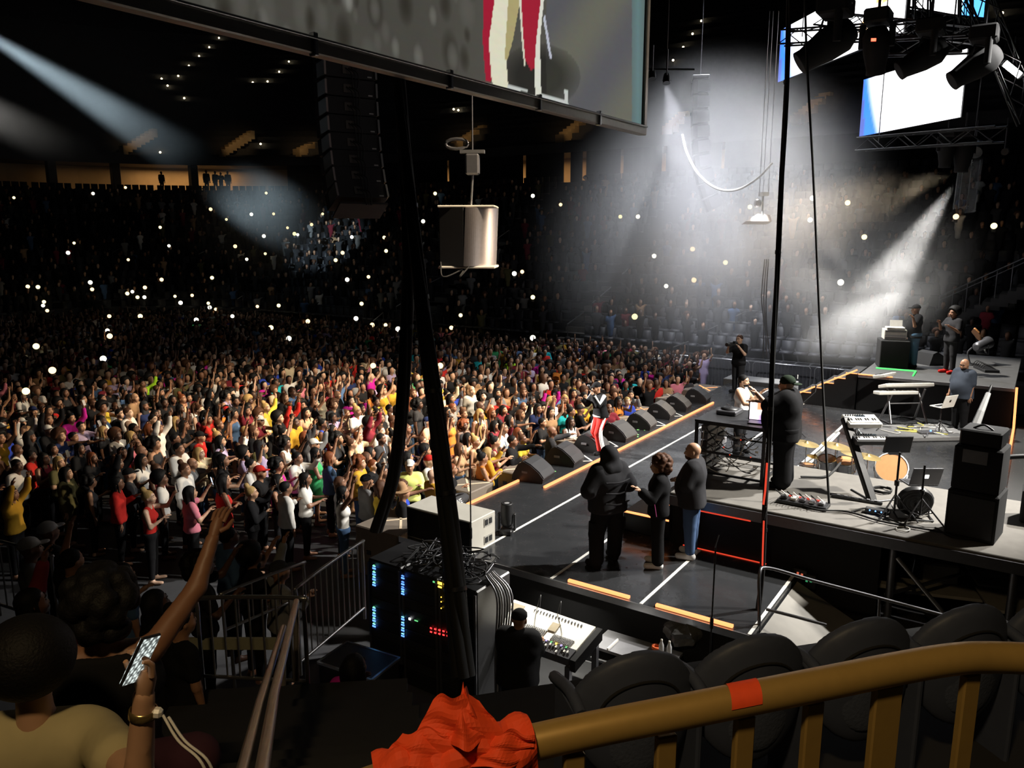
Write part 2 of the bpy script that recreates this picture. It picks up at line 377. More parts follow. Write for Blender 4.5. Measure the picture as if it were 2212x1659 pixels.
def bounds(J, extra=.22):
    p = [tuple(v) for k, v in J.items() if isinstance(v, Vector)]; p = np.array(p); return p.min(0)-extra, p.max(0)+extra
def body_mesh(J, h=.024, hh=.014, w=1., belly=0., curl=.5, bust=0., foot=True):
    lo, hi = bounds(J); S = SDF(lo, hi, h); torso(S, J, w, belly, bust=bust); arms(S, J, w**.5); legs_(S, J, w)
    if foot: feet(S, J)
    S.cap(J['sho'], J['neck'], .06*w**.5, .05*w**.5, .04)
    parts = [S.mesh()]; V, Q = head_mesh(hh); parts.append((xf(V, head_xf(J)), Q))
    for n, s in (('L', 1), ('R', -1)): parts.append(hand_mesh(J['wr'+n], J['hd'+n], -s, curl))
    return joinmesh('body', parts)
def top_mesh(J, h=.024, w=1., belly=0., frac=.6, ex=.017, hem=.9, loose=0., bust=0., collar=False, thick=1.):
    lo, hi = bounds(J); S = SDF(lo, hi, h); torso(S, J, w, belly, ex+loose, bust); arms(S, J, w**.5, ex+loose*.7, frac, thick) if frac > 0 else None
    if collar: S.cap(J['sho'], J['neck'], .075*w**.5+ex, .07*w**.5, .03)
    if hem < .92: S.cap(J['pel']+Vector((0, -.06*w, hem-.96)), J['pel']+Vector((0, .06*w, hem-.96)), .115*w+ex+loose+belly*.3, .115*w+ex+loose+belly*.3, .05)
    S.cut(lambda X, Y, Z: hem-Z)
    V, Q = S.mesh(); return npmesh('top', V, Q)
def pants_mesh(J, h=.024, w=1., ex=.014, frac=1.9, belly=0., flare=0., waist=1.0):
    lo, hi = bounds(J); S = SDF(lo, hi, h); legs_(S, J, w, ex, frac, flare)
    S.cap(J['pel']-Vector((0, .07*w, 0)), J['pel']+Vector((0, .07*w, 0)), .112*w+ex+belly*.3, .112*w+ex+belly*.3, .05)
    S.cut(lambda X, Y, Z: Z-waist); V, Q = S.mesh(); return npmesh('trousers', V, Q)
def skirt_mesh(J, h=.024, ex=.016, hem=.6, top=1.42, bust=1.):
    lo, hi = bounds(J); S = SDF(lo, hi, h); torso(S, J, 1., 0., ex, bust); c = J['pel']
    for y in (-.06, .06): S.cap(c+Vector((0, y, 0)), Vector((0, y*1.3, hem-.05)), .115+ex, .13+ex, .05)
    S.cut(lambda X, Y, Z: np.maximum(hem-Z, Z-top)); V, Q = S.mesh(); return npmesh('dress', V, Q)
def shoes_mesh(J, h=.02):
    S = SDF((-.5, -.5, -.03), (.6, .5, .4), h); feet(S, J, .012); S.cut(lambda X, Y, Z: np.maximum(Z-.3, -.0-Z)); V, Q = S.mesh(); return npmesh('shoes', V, Q)
HAIRC = {}
def hair_mesh(kind, h=.014):
    if (kind, h) in HAIRC: return HAIRC[kind, h]
    S = SDF((-.3, -.28, -.5), (.26, .28, .32), h)
    if kind == 'short': S.ell((-.012, 0, .03), (.104, .086, .1), .01); S.cut(lambda X, Y, Z: np.maximum(X*1.1+.0-Z-.02, -.045-Z))
    elif kind == 'afro': S.ell((-.03, 0, .05), (.15, .15, .145), .01); S.cut(lambda X, Y, Z: X*1.25-Z-.02)
    elif kind == 'long':
        S.ell((-.012, 0, .03), (.106, .09, .102), .01); S.cap((-.07, -.045, .0), (-.09, -.06, -.36), .05, .035, .04); S.cap((-.07, .045, 0), (-.09, .06, -.36), .05, .035, .04)
        for s in (-1, 1): S.cap((-.0, s*.078, .02), (.0, s*.085, -.28), .03, .024, .03)
        S.cut(lambda X, Y, Z: np.where(np.abs(Y) < .062, X*1.1-Z-.03, -1))
    elif kind == 'bun': S.ell((-.012, 0, .03), (.104, .086, .1), .01); S.cut(lambda X, Y, Z: np.maximum(X*1.1-Z-.02, -.05-Z)); S.ell((-.06, 0, .15), (.05, .055, .05), .02)
    elif kind == 'curly':
        rg = np.random.default_rng(3)
        for k in range(70):
            v = rg.normal(size=3); v /= np.linalg.norm(v); v = v*np.array((.12, .12, .11))+np.array((-.04, 0, .035-.05*(k % 4 == 0)))
            if v[0] < v[2]*.8+.02 or v[2] > .1: S.ell(v, (.042,)*3, .008)
    elif kind == 'braids':
        S.ell((-.012, 0, .03), (.104, .087, .1), .01); S.cut(lambda X, Y, Z: np.maximum(X*1.1-Z-.02, -.05-Z))
        for k in range(9):
            a = 1.2+k*.48; S.cap((math.cos(a)*.085-.01, math.sin(a)*.08, .0), (math.cos(a)*.12-.03, math.sin(a)*.1, -.33), .016, .011, .005)
    elif kind == 'cap':
        S.ell((-.01, 0, .045), (.108, .092, .09), .01); S.cut(lambda X, Y, Z: .03-Z); S.ell((.12, 0, .038), (.085, .075, .012), .01)
    elif kind == 'capback':
        S.ell((-.01, 0, .045), (.11, .094, .095), .01); S.cut(lambda X, Y, Z: .02-Z-X*.15); S.ell((-.13, 0, .018), (.075, .078, .012), .01)
    elif kind == 'hat':
        S.cap((-.01, 0, .06), (-.01, 0, .12), .098, .085, .01); S.cut(lambda X, Y, Z: .045-Z); S.ell((-.01, 0, .05), (.19, .18, .014), .01)
    elif kind == 'beard': S.ell((.045, 0, -.07), (.062, .062, .05), .02); S.cut(lambda X, Y, Z: np.maximum(Z+.035-np.abs(Y)*.6, .02-X))
    elif kind == 'scarf': S.ell((-.015, 0, .03), (.11, .095, .11), .01); S.cap((-.05, 0, -.02), (-.04, 0, -.2), .09, .11, .05); S.cut(lambda X, Y, Z: np.where(Z < .05, X*1.2-.04, -1))
    V, Q = S.mesh(); HAIRC[kind, h] = npmesh('hair_'+kind, V, Q); return HAIRC[kind, h]
def face_meshes():
    e = MB(); 
    for s in (-1, 1): e.ball((.0865, s*.033, .006), (.008, .014, .0085), 8, 5); e.tube([(.099, s*.014, .033), (.098, s*.035, .037), (.084, s*.056, .03)], .0045, 5)
    m = MB(); m.ball((.1, 0, -.062), (.007, .024, .007), 8, 5)
    out = []
    for nm, b in (('eyes', e), ('mouth', m)):
        me = bpy.data.meshes.new(nm); me.from_pydata(b.v, [], b.f); me.polygons.foreach_set('use_smooth', b.sm); out.append(me)
    return out
EYES, MOUTH = face_meshes()
SKIN = [mat('skin_%d' % i, c, .5, var=.06) for i, c in enumerate(((.14, .064, .036), (.24, .115, .065), (.36, .185, .105), (.47, .27, .165), (.6, .38, .26), (.09, .042, .025)))]
EYEM = mat('eye_dark', (.02, .012, .01), .25); MOUTHM = mat('lips', (.16, .05, .04), .4); HAIRB = mat('hair_black', (.005, .0045, .0045), .65, bump=.4, scale=90)
HAIRBR = mat('hair_brown', (.07, .03, .015), .6, bump=.4, scale=90); HAIRBL = mat('hair_blonde', (.4, .26, .1), .6, bump=.4, scale=90); HAIRAU = mat('hair_auburn', (.16, .045, .015), .6, bump=.4, scale=90)
for m_ in (HAIRB, HAIRBR, HAIRBL, HAIRAU): soft(m_, .2)
def cloth(name, c): return soft(mat('cloth_'+name, c, .9, var=.15, scale=9, bump=.25), .08)
def dress_up(root, J, meshes, hair, skin, hairm, face=True):
    "put part objects under a person; meshes: list of (name, mesh, material)"
    for nm, me, m in meshes: mobj(nm, me, m, root)
    hx = head_xf(J)
    def hp(nm, me, m):
        o = mobj(nm, me, m, root); o.matrix_local = hx; return o
    for k in ([hair] if isinstance(hair, str) else hair or []):
        hp('cap' if k.startswith('cap') else 'hat' if k == 'hat' else 'beard' if k == 'beard' else 'headscarf' if k == 'scarf' else 'hair', hair_mesh(k), hairm[k] if isinstance(hairm, dict) else hairm)
    if face: hp('eyes', EYES, EYEM); hp('mouth', MOUTH, MOUTHM)
# ---------------------------------------------------------------- the arena shell
CONC = mat('dark_concrete', (.045, .045, .048), .8, scale=3, var=.3); CONCL = mat('aisle_concrete', (.16, .15, .14), .8, scale=4, var=.25); TAN = mat('tan_wall', (.55, .40, .22), .8, scale=2, var=.12)
ROOF = mat('black_roof', (.008, .008, .01), .9); FASC = mat('dark_fascia', (.03, .03, .034), .6)
struct('floor', MB().box((22, 22, -.1), (150, 150, .2)), CONC)
struct('ceiling', MB().box((22, 22, 33), (150, 150, .3)), ROOF)
FX1, FY1, CR, ROWD, ROWH, Z0, NROW = 31.0, 50.0, 9.0, .9, .43, 1.3, 20
def path(d, n=10):
    p = [(FX1+d, -14.0), (FX1+d, FY1-CR)]
    p += [(FX1-CR+(CR+d)*math.cos(PI/2*k/n), FY1-CR+(CR+d)*math.sin(PI/2*k/n)) for k in range(1, n+1)]
    return p+[(-16.0, FY1+d)]
def ribbon(mb, d0, z0, d1, z1):
    a, b = path(d0), path(d1); n = len(a)
    mb.add([(x, y, z0) for x, y in a]+[(x, y, z1) for x, y in b], [(i, i+1, n+i+1, n+i) for i in range(n-1)])
def bowl_off(x, y):
    if x > FX1-CR and y > FY1-CR: return math.hypot(x-(FX1-CR), y-(FY1-CR))-CR
    return max(x-FX1, y-FY1)
def bowl_z(x, y):
    d = bowl_off(x, y)
    if d < 0: return 0.
    if d < NROW*ROWD: return Z0+ROWH*int(d/ROWD)
    return Z0+ROWH*NROW if d < 21 else 12.6+.62*int((d-21)/.85)
def hit_off(px, py, off):
    d = ray(px, py); t = 20.
    while bowl_off(CAM.x+d.x*t, CAM.y+d.y*t) < off and t < 150: t += .1
    return CAM+d*t
def hit(px, py, lift=0.):
    d = ray(px, py); t = 14.
    while t < 130:
        p = CAM+d*t
        if p.z < bowl_z(p.x, p.y)+lift: return p
        t += .1
    return CAM+d*60
mb = MB(); ribbon(mb, 0, 0, 0, Z0)
for i in range(NROW):
    ribbon(mb, i*ROWD, Z0+ROWH*i, (i+1)*ROWD, Z0+ROWH*i); ribbon(mb, (i+1)*ROWD, Z0+ROWH*i, (i+1)*ROWD, Z0+ROWH*(i+1))
ZC = Z0+ROWH*NROW
ribbon(mb, NROW*ROWD, ZC, 25, ZC); struct('floor_lower_bowl', mb, CONC)
mb = MB(); ribbon(mb, 25, ZC, 25, 12.2); struct('wall_concourse', mb, TAN)
mb = MB(); ribbon(mb, 25, 12.2, 20.6, 12.2); ribbon(mb, 20.6, 12.2, 20.6, 12.95); struct('ceiling_concourse', mb, FASC)
mb = MB(); ribbon(mb, 20.6, 12.95, 21, 12.6)
for i in range(24): ribbon(mb, 21+i*.85, 12.6+.62*i, 21.85+i*.85, 12.6+.62*i); ribbon(mb, 21.85+i*.85, 12.6+.62*i, 21.85+i*.85, 13.22+.62*i)
struct('floor_upper_deck', mb, CONC)
mb = MB(); ribbon(mb, 41.5, 25, 41.5, 33); struct('wall_upper', mb, ROOF)
# drapes that close the concourse except for the lit gaps between them (gap centres and widths in metres along the far side / end)
DRAPE = mat('black_drape', (.006, .006, .007), .95)
def drape_between(a, b, label, n=8):
    a, b = Vector(a), Vector(b); L = (b-a).length; t = (b-a).normalized(); nrm = Vector((-t.y, t.x, 0)); m = max(2, int(L/.35))
    fn = lambda u, v: a.lerp(b, u)+nrm*(.05*math.sin(u*m*PI))+Vector((0, 0, v*(12.2-ZC)))
    mb = MB(); mb.grid(fn, m*2, 1); return tag(mb.build('drape', DRAPE), label, 'drape', 'black drapes closing the concourse')
gaps = sorted([(onX(px_, 385, FX1+20.4).y, wd) for px_, wd in ((868, .3), (965, .5), (1133, .25), (1225, .55), (1262, .3), (1343, .22), (1433, .3), (1560, .2), (945, .2))])
y = -14.; NTH = ['first', 'second', 'third', 'fourth', 'fifth', 'sixth', 'seventh', 'eighth', 'ninth', 'tenth']; nd = 0
for gy, wd in gaps:
    if gy-wd/2 > y+.3: drape_between((FX1+20.4, y, ZC), (FX1+20.4, gy-wd/2, ZC), 'black drape across the far side concourse, %s counting from the stage end' % NTH[nd]); nd += 1
    y = gy+wd/2
drape_between((FX1+20.4, y, ZC), (FX1+20.4, FY1-CR, ZC), 'long black drape across the far side concourse, next to the curved corner')
a = [(FX1-CR+(CR+20.4)*math.cos(PI/2*k/6), FY1-CR+(CR+20.4)*math.sin(PI/2*k/6), ZC) for k in range(7)]
for k in range(6):
    if project(a[k+1])[0] > 500: drape_between(a[k], a[k+1], 'black drape hanging across the curved corner of the concourse')
# concourse strip lamps behind the drapes (they light the tan back wall)
for i, (p, L, rz, wt) in enumerate((((FX1+22.6, 24, 12.05), 44, PI/2, 900), ((hit_off(400, 385, 23.2).x, hit_off(400, 385, 23.2).y, 12.05), 8, math.radians(-40), 130), ((hit_off(220, 385, 23.2).x, hit_off(220, 385, 23.2).y, 12.05), 9, math.radians(-20), 18))):
    ld = bpy.data.lights.new('concourse_strip_lamp', 'AREA'); ld.shape = 'RECTANGLE'; ld.size = L; ld.size_y = .3; ld.energy = wt; ld.color = (1, .62, .3)
    o = bpy.data.objects.new('concourse_strip_lamp', ld); COL.objects.link(o); o.location = p; o.rotation_euler = (0, 0, rz)
# columns of the end concourse
for px_ in (112, 418, 250):
    c = hit_off(px_, 385, 20.9); tag(MB().box((c.x, c.y, (ZC+12.2)/2), (.7, .5, 12.2-ZC), ch=.04).build('concourse_column', FASC), 'dark square column between the lit concourse bays', 'column', 'concourse columns')
# lit suites and stairways on the upper level
WIN = glow('lit_suite_window', (1., .6, .24), 1.6)
def lit_window(x0, y0, x1, y1, dist, cols, label, st=WIN):
    a, b = A(x0, y0, dist), A(x1, y1, dist); wv = R*((x1-x0)/FPX*dist); hv = U*((y1-y0)/FPX*dist); c = A((x0+x1)/2, (y0+y1)/2, dist)
    t = thing('suite_window', label, 'window', c); W, H = wv.length, hv.length; M = Matrix((R, F, U)).transposed()
    fr = MB()
    for s in (-1, 1): fr.box(M @ Vector((s*W/2, 0, 0)), (.1, .12, H+.1), M=M); fr.box(M @ Vector((0, 0, s*H/2)), (W+.1, .12, .1), M=M)
    fr.build('frame', FASC, t)
    for k in range(cols):
        MB().box(M @ Vector((-W/2+W*(k+.5)/cols, .05, 0)), (W/cols*.82, .03, H*.92), M=M).build('pane', st, t)
lit_window(14, 228, 42, 268, 74, 1, 'tall lit suite window high on the end wall'); lit_window(34, 286, 56, 304, 74, 1, 'small square lit opening under the tall suite window')
lit_window(46, 325, 76, 344, 74, 1, 'wide low lit opening just above the concourse'); lit_window(218, 222, 246, 246, 76, 3, 'bright three pane suite window by the follow spot beam')
lit_window(222, 255, 246, 265, 76, 3, 'low row of three lit panes under the bright suite window'); lit_window(1660, 160, 1668, 215, 58, 1, 'narrow lit slot beside the upper video screen')
lit_window(1686, 178, 1696, 222, 58, 1, 'narrow lit doorway under the upper video screen'); lit_window(1815, 190, 1826, 226, 58, 1, 'small lit doorway between the two video screens')
def lit_stair(x0, y0, x1, y1, steps, label, watts=14):
    "concrete stair flight with tan stepped side wall, rising along the upper deck"
    a = hit_off(x0, y0, 21.7); dist = (a-CAM).dot(F); b = A(x1, y1, dist+2.0); n = steps; up_ = Vector((0, 0, max(0., 13.3-a.z))); a, b = a+up_, b+up_
    t = thing('stair_flight', label, 'stairs', a); dx = (b-a)/n
    for k in range(n):
        p = a+dx*(k+.5); hgt = abs(dx.z)*1.0+.5
        MB().box((p.x, p.y, p.z-.1), (max(.35, Vector((dx.x, dx.y, 0)).length*1.05), .8, hgt), rz=math.atan2(dx.y, dx.x)).build('step', TAN, t, world=True)
    mid = (a+b)/2; v = (CAM-mid).normalized(); spot('aisle_lamp', mid+v*3.2+Vector((0, 0, 1.6)), mid, watts*4, 70, .8, (1, .66, .32), .1)
for q in ((262, 325, 335, 283, 8), (474, 333, 545, 288, 9), (640, 330, 680, 312, 5), (972, 335, 1046, 290, 9), (1208, 333, 1264, 290, 7), (1440, 330, 1480, 292, 6), (1714, 326, 1784, 268, 8)):
    lit_stair(*q, 'tan concrete stair flight lit in the dark upper level, %s' % {262: 'below the bright suite window', 474: 'above the end concourse bay', 640: 'behind the hanging speaker column', 972: 'above the small hung speaker', 1208: 'under the projection screen edge', 1440: 'beside the drooping white cable', 1714: 'below the left video screen'}[q[0]])
# aisle step lights far up (each a small lit lens on a post)
STEP = glow('step_light', (1, .82, .5), 9.)
for q in ((473, 82), (452, 102), (430, 121), (408, 142), (385, 164), (362, 185), (349, 170), (624, 133), (603, 155), (578, 176), (546, 178), (980, 236), (990, 238), (1515, 45), (1496, 73), (1476, 102), (1454, 130), (2127, 14), (2165, 28), (398, 212), (563, 311), (346, 329)):
    p = hit(*q)-ray(*q)*.4; t = thing('step_light', 'small lit step light on a stair of the dark upper deck', 'light', p, group='upper deck step lights')
    MB().ball((0, 0, 0), .09, 8, 5).build('lens', STEP, t); MB().box((0, 0, -.2), (.05, .05, .35)).build('post', DSTEEL, t)
# aisle handrails of the lower bowl and lit aisle steps
def handrail(x0, y0, x1, y1, label='short steel handrail beside a lower bowl aisle', r=.028):
    a, b = hit(x0, y0, .9), None; d = (a-CAM).dot(F); b = hit(x1, y1, .9)
    if (b-a).length > 6: b = A(x1, y1, d+1.)
    t = thing('aisle_handrail', label, 'handrail', (a.x, a.y, a.z-.9), group='lower bowl aisle handrails')
    MB().bar(a, b, r, 6).build('rail', STEEL, t, world=True)
    for p in (a, b): MB().bar(p, (p.x, p.y, bowl_z(p.x, p.y)), .024, 6).build('post', DSTEEL, t, world=True)
for q in ((910, 620, 955, 598), (806, 694, 828, 675), (856, 662, 894, 638), (1226, 700, 1262, 674), (1280, 654, 1320, 620), (1344, 592, 1370, 570), (1455, 750, 1487, 738), (1526, 715, 1550, 703), (1590, 683, 1612, 673),
          (242, 546, 265, 533), (308, 505, 324, 495), (340, 588, 356, 583), (269, 617, 281, 610), (470, 529, 490, 520), (429, 549, 444, 542), (513, 646, 524, 639), (785, 502, 828, 481), (395, 445, 420, 430), (1075, 515, 1100, 497)): handrail(*q)
def aisle(px_, py_, rows, label):
    p = hit(px_, py_); i0 = int(bowl_off(p.x, p.y)/ROWD); t = thing('aisle_stairs', label, 'stairs', (FX1, p.y, 0))
    for i in range(max(0, i0-1), min(NROW, i0+rows)):
        for hf in (0, 1): MB().box((FX1+(i+hf*.5+.25)*ROWD, p.y, Z0+ROWH*(i+hf*.5-.25)+.01), (ROWD*.5, 1.25, ROWH*.5)).build('step', CONCL, t, world=True)
aisle(925, 690, 9, 'pale concrete aisle steps climbing the far bowl behind the cable looms'); aisle(1238, 735, 5, 'pale concrete aisle steps climbing from the floor behind the standing crowd')
# barriers along the far edge of the floor
def barrier(a, b, z, label, group=None, h=1.1, m=STEEL, step=.13):
    a, b = Vector((a[0], a[1], z)), Vector((b[0], b[1], z)); up = Vector((0, 0, h)); n = int((b-a).length/step)
    t = thing('crowd_barrier', label, 'barrier', a, group=group)
    fr = [a+Vector((0, 0, .02)), a+up*.93, a+up+(b-a)*.03, b+up-(b-a)*.03, b+up*.93, b+Vector((0, 0, .02))]
    MB().tube(fr, .022, 8).build('frame', m, t, world=True); MB().bar(a+Vector((0, 0, .15)), b+Vector((0, 0, .15)), .018, 6).build('bottom_rail', m, t, world=True)
    for k in range(1, n): MB().bar(a.lerp(b, k/n)+Vector((0, 0, .15)), a.lerp(b, k/n)+up, .009, 4).build('bar', m, t, world=True)
    tt = (b-a).normalized(); nn = Vector((-tt.y, tt.x, 0))
    for p in (a+(b-a)*.12, b-(b-a)*.12): MB().box(p+Vector((0, 0, .015)), (.05, .6, .03), rz=math.atan2(tt.y, tt.x)).build('foot', m, t, world=True)
for k in range(5): barrier((FX1-.35, 16.2-k*2.35), (FX1-.35, 14.0-k*2.35), .0, 'grey crowd barrier under the far bowl wall, %s counting toward the far riser' % ['first', 'second', 'third', 'fourth', 'fifth'][k], 'far floor barriers', h=1.35)
# railing of the far stage-end stairs
a, b = A(2030, 640, 30), A(2225, 552, 27); t = thing('stair_railing', 'long double railing climbing the far bowl behind the musicians', 'railing', (a.x, a.y, a.z-1))
MB().bar(a, b, .03, 6).build('rail', DSTEEL, t, world=True); MB().bar(a-Vector((0, 0, .16)), b-Vector((0, 0, .16)), .02, 6).build('rail', DSTEEL, t, world=True)
for k in range(7): p = a.lerp(b, k/6); MB().bar(p, p-Vector((0, 0, 1.05)), .02, 6).build('post', DSTEEL, t, world=True)
mb = MB()
for k in range(12): p = a.lerp(b, k/11); mb.box((p.x+1.2, p.y, p.z-1.25), (2.4, .55, .3))
struct('floor_far_stair', mb, CONC)
# ---------------------------------------------------------------- stage deck, risers, fixed stage lights
SZ = 1.3; X0, X1, YF = 9.28, 25.9, 8.55
def deck_material():
    m = mat('gloss_stage_deck', (.026, .027, .029), .25, var=.12, scale=2.2); nt = m.node_tree; b = nt.nodes['Principled BSDF']
    no = nt.nodes.new('ShaderNodeTexNoise'); no.inputs['Scale'].default_value = 5; no.inputs['Detail'].default_value = 6; tc = [n for n in nt.nodes if n.type == 'TEX_COORD'][0]
    mr = nt.nodes.new('ShaderNodeMapRange'); mr.inputs[1].default_value = .35; mr.inputs[2].default_value = .7; mr.inputs[3].default_value = .15; mr.inputs[4].default_value = .34
    nt.links.new(tc.outputs['Object'], no.inputs['Vector']); nt.links.new(no.outputs['Fac'], mr.inputs[0]); nt.links.new(mr.outputs[0], b.inputs['Roughness']); return m
DECK = deck_material(); SKIRT = mat('black_skirt', (.006, .006, .007), .95); RISERT = mat('riser_carpet', (.125, .117, .105), .85, scale=6, var=.2)
st = thing('stage', 'long black glossy concert stage with white taped lines and orange edge lights', 'stage', (17, 3, 0))
MB().box(((X0+11.6)/2, (2.58+YF)/2, SZ-.06), (11.6-X0, YF-2.58, .12)).build('deck', DECK, st, world=True)
MB().box(((11.6+14.3)/2, (2.58+YF)/2, SZ-.06), (2.7, YF-2.58, .12)).build('deck', DECK, st, world=True)
MB().box(((14.3+X1)/2, (-7+YF)/2, SZ-.06), (X1-14.3, YF+7, .12)).build('deck', DECK, st, world=True)
MB().box((X0+.03, (2.58+YF)/2, .59), (.03, YF-2.58, 1.18)).build('side_skirt', SKIRT, st, world=True)
MB().box(((X0+X1)/2, YF-.03, .59), (X1-X0, .03, 1.18)).build('front_skirt', SKIRT, st, world=True)
MB().box((X0-.012, (2.58+YF)/2, SZ-.05), (.025, YF-2.58, .1)).build('edge_trim', STEEL, st, world=True)
for y, xa, xb in ((7.07, X0, 25.5), (5.56, X0, 25.5), (4.12, X0, 11.55), (2.62, X0, 11.55), (4.0, 14.6, 22.0)): MB().box(((xa+xb)/2, y, SZ+.003), (xb-xa, .045 if y != 4.0 else .07, .006)).build('tape_line', WHITE, st, world=True)
MB().box((17.65, 7.85, SZ+.02), (9.7, .05, .04)).build('light_strip', LEDO, st, world=True)
MB().box((12.0, 8.52, SZ+.02), (1.75, .04, .04)).build('light_strip', LEDO, st, world=True)
for ya, yb in ((5.3, 4.32), (3.92, 2.85)): MB().box((X0+.06, (ya+yb)/2, SZ+.02), (.05, ya-yb, .035)).build('light_strip', LEDO, st, world=True)
# green spike marks taped on the deck
SPIKE = mat('green_spike_tape', (.25, .8, .2), .6)
for q in ((1188, 1021), (1370, 941), (1508, 969), (1385, 927)):
    p = P(*q); t = thing('spike_mark', 'small green taped cross marking a spot on the stage', 'tape mark', p, group='green spike marks')
    for s in (-1, 1): MB().box((0, 0, .004), (.32, .04, .004), rz=.4+s*.7).build('tape', SPIKE, t)
# white triangular tape marks by the wedges
for i, q in enumerate(((1262, 993), (1318, 962), (1423, 917), (1460, 897))):
    p = P(*q); t = thing('taped_triangle', 'white taped open triangle on the deck beside a wedge monitor', 'tape mark', p, group='white taped triangles')
    v = [Vector((-.3, .18, .004)), Vector((.3, .18, .004)), Vector((0, -.2, .004))]
    for a, b in ((0, 1), (1, 2), (2, 0)): d = v[b]-v[a]; MB().box((v[a]+v[b])/2, (d.length, .035, .004), rz=math.atan2(d.y, d.x)).build('tape', WHITE, t)
# near riser with the DJ position
RX0, RX1, RZ = 11.6, 14.3, 2.15
rs = thing('dj_riser', 'tall black draped riser carrying the DJ booth and keyboard gear', 'riser', (13, 2, 0))
MB().box(((RX0+RX1)/2, .2, RZ-.05), (RX1-RX0, 9.0, .1), ch=.01).build('deck', RISERT, rs, world=True)
MB().box((RX0+.02, 3.1, (RZ-.1)/2), (.03, 3.2, RZ-.1)).build('skirt', SKIRT, rs, world=True)
MB().box(((RX0+RX1)/2, 4.68, (RZ+SZ-.1)/2), (RX1-RX0, .03, RZ-SZ-.1)).build('skirt', SKIRT, rs, world=True)
MB().box((RX1-.02, 1.8, (RZ+SZ-.1)/2), (.03, 5.5, RZ-SZ-.1)).build('skirt', SKIRT, rs, world=True)
MB().box((RX0-.02, .2, RZ-.12), (.04, 9.0, .16)).build('fascia_beam', DSTEEL, rs, world=True)
for y in (1.35, -.1, -1.6, -3.2):
    for x in (RX0+.08, RX1-.1): MB().bar((x, y, 0), (x, y, RZ-.1), .05, 8).build('leg', DSTEEL, rs, world=True)
for (ya, yb) in ((1.3, -.1), (-1.6, -.2), (-1.7, -3.1)): MB().bar((RX0+.08, ya, 1.8), (RX0+.08, yb, .35), .035, 6).build('brace', STEEL, rs, world=True)
for z in (.5, 1.2): MB().bar((RX0+.1, 1.4, z), (RX1-.1, -.1, z), .03, 6).build('brace', DSTEEL, rs, world=True)
MB().box((RX0-.03, 3.9, 1.95), (.02, 1.1, .025)).build('red_light_strip', LEDR, rs, world=True); MB().box((RX0-.03, 3.75, .95+.35), (.02, 1.35, .025)).build('red_light_strip', LEDR, rs, world=True)
for i, (ya, yb, z) in enumerate(((5.55, 4.7, 1.62), (5.05, 4.7, 1.9))):
    s = thing('riser_step', ['low black step with warm lit top beside the boy in black', 'upper black step with warm lit top against the riser'][i], 'step', (12.2, (ya+yb)/2, SZ))
    MB().box((12.25, (ya+yb)/2, (SZ+z)/2 if i == 0 else z-.14), (1.2, ya-yb, z-SZ if i == 0 else .26), ch=.01).build('body', BLK, s, world=True)
    MB().box((12.25, (ya+yb)/2, z+.006), (1.2, ya-yb, .012)).build('tread', mat('tread_warm_lit', (.5, .42, .34), .6), s, world=True); MB().box((11.66, (ya+yb)/2, z+.015), (.03, ya-yb, .03)).build('light_strip', LEDO, s, world=True)  # pale warm tread colour carries the orange light on the step tops
# far riser with the lit stairs
FZ = 2.35; FXR = 23.9
fr = thing('far_riser', 'far black riser with guitar players standing on it', 'riser', (26, 0, SZ))
MB().box(((FXR+30)/2, 2.2, FZ-.05), (30-FXR, 3.8, .1), ch=.01).build('deck', mat('riser_black_top', (.07, .07, .07), .6, scale=4, var=.3), fr, world=True)
MB().box((FXR+.02, 2.2, (FZ+SZ)/2-.05), (.04, 3.8, FZ-SZ-.1)).build('skirt', SKIRT, fr, world=True); MB().box((FXR-.02, 2.2, FZ-.04), (.04, 3.8, .08)).build('edge_trim', GREYP, fr, world=True)
MB().box(((FXR+30)/2, 4.08, (FZ+SZ)/2-.05), (30-FXR, .04, FZ-SZ-.1)).build('skirt', SKIRT, fr, world=True)
p0, p1, p2 = P(1826, 757+40, FZ), P(1985, 803, FZ), P(1978, 812, FZ)
g = [P(1892, 796, FZ), P(1978, 803, FZ), P(1972, 813, FZ)]
MB().bar(g[0]+Vector((0, 0, .02)), g[1]+Vector((0, 0, .02)), .025, 6).build('green_light_strip', LEDG, fr, world=True); MB().bar(g[1]+Vector((0, 0, .02)), g[2]+Vector((0, 0, .02)), .025, 6).build('green_light_strip', LEDG, fr, world=True)
MB().bar((FXR-.06, 4.1, FZ+.02), (FXR-.06, 3.2, FZ+.02), .02, 6).build('light_strip', LEDO, fr, world=True)
ss = thing('lit_stairs', 'black stage stairs outlined by orange light strips climbing to the far riser', 'stairs', (24.5, 5, SZ)); NS = 6; dz = (FZ-SZ)/NS
for k in range(NS):
    ya = 6.0-k*.31; z = SZ+dz*(k+1)
    MB().box((24.7, ya-.155, (SZ+z)/2), (1.5, .31, z-SZ)).build('step', BLK, ss, world=True)
    MB().box((23.93, ya-.155, z+.01), (.03, .31, .022)).build('light_strip', LEDO, ss, world=True)
MB().bar((23.93, 6.08, SZ+.12), (23.93, 4.15, FZ+.12), .024, 6).build('light_strip', LEDO, ss, world=True)
# low grey boxes upstage far
tag(MB().box((26.4, 7.6, .95), (.9, 2.3, 1.0), ch=.02).build('road_case', mat('grey_case', (.2, .2, .2), .6)), 'long grey covered road case by the cameraman at the far stage corner', 'road case')
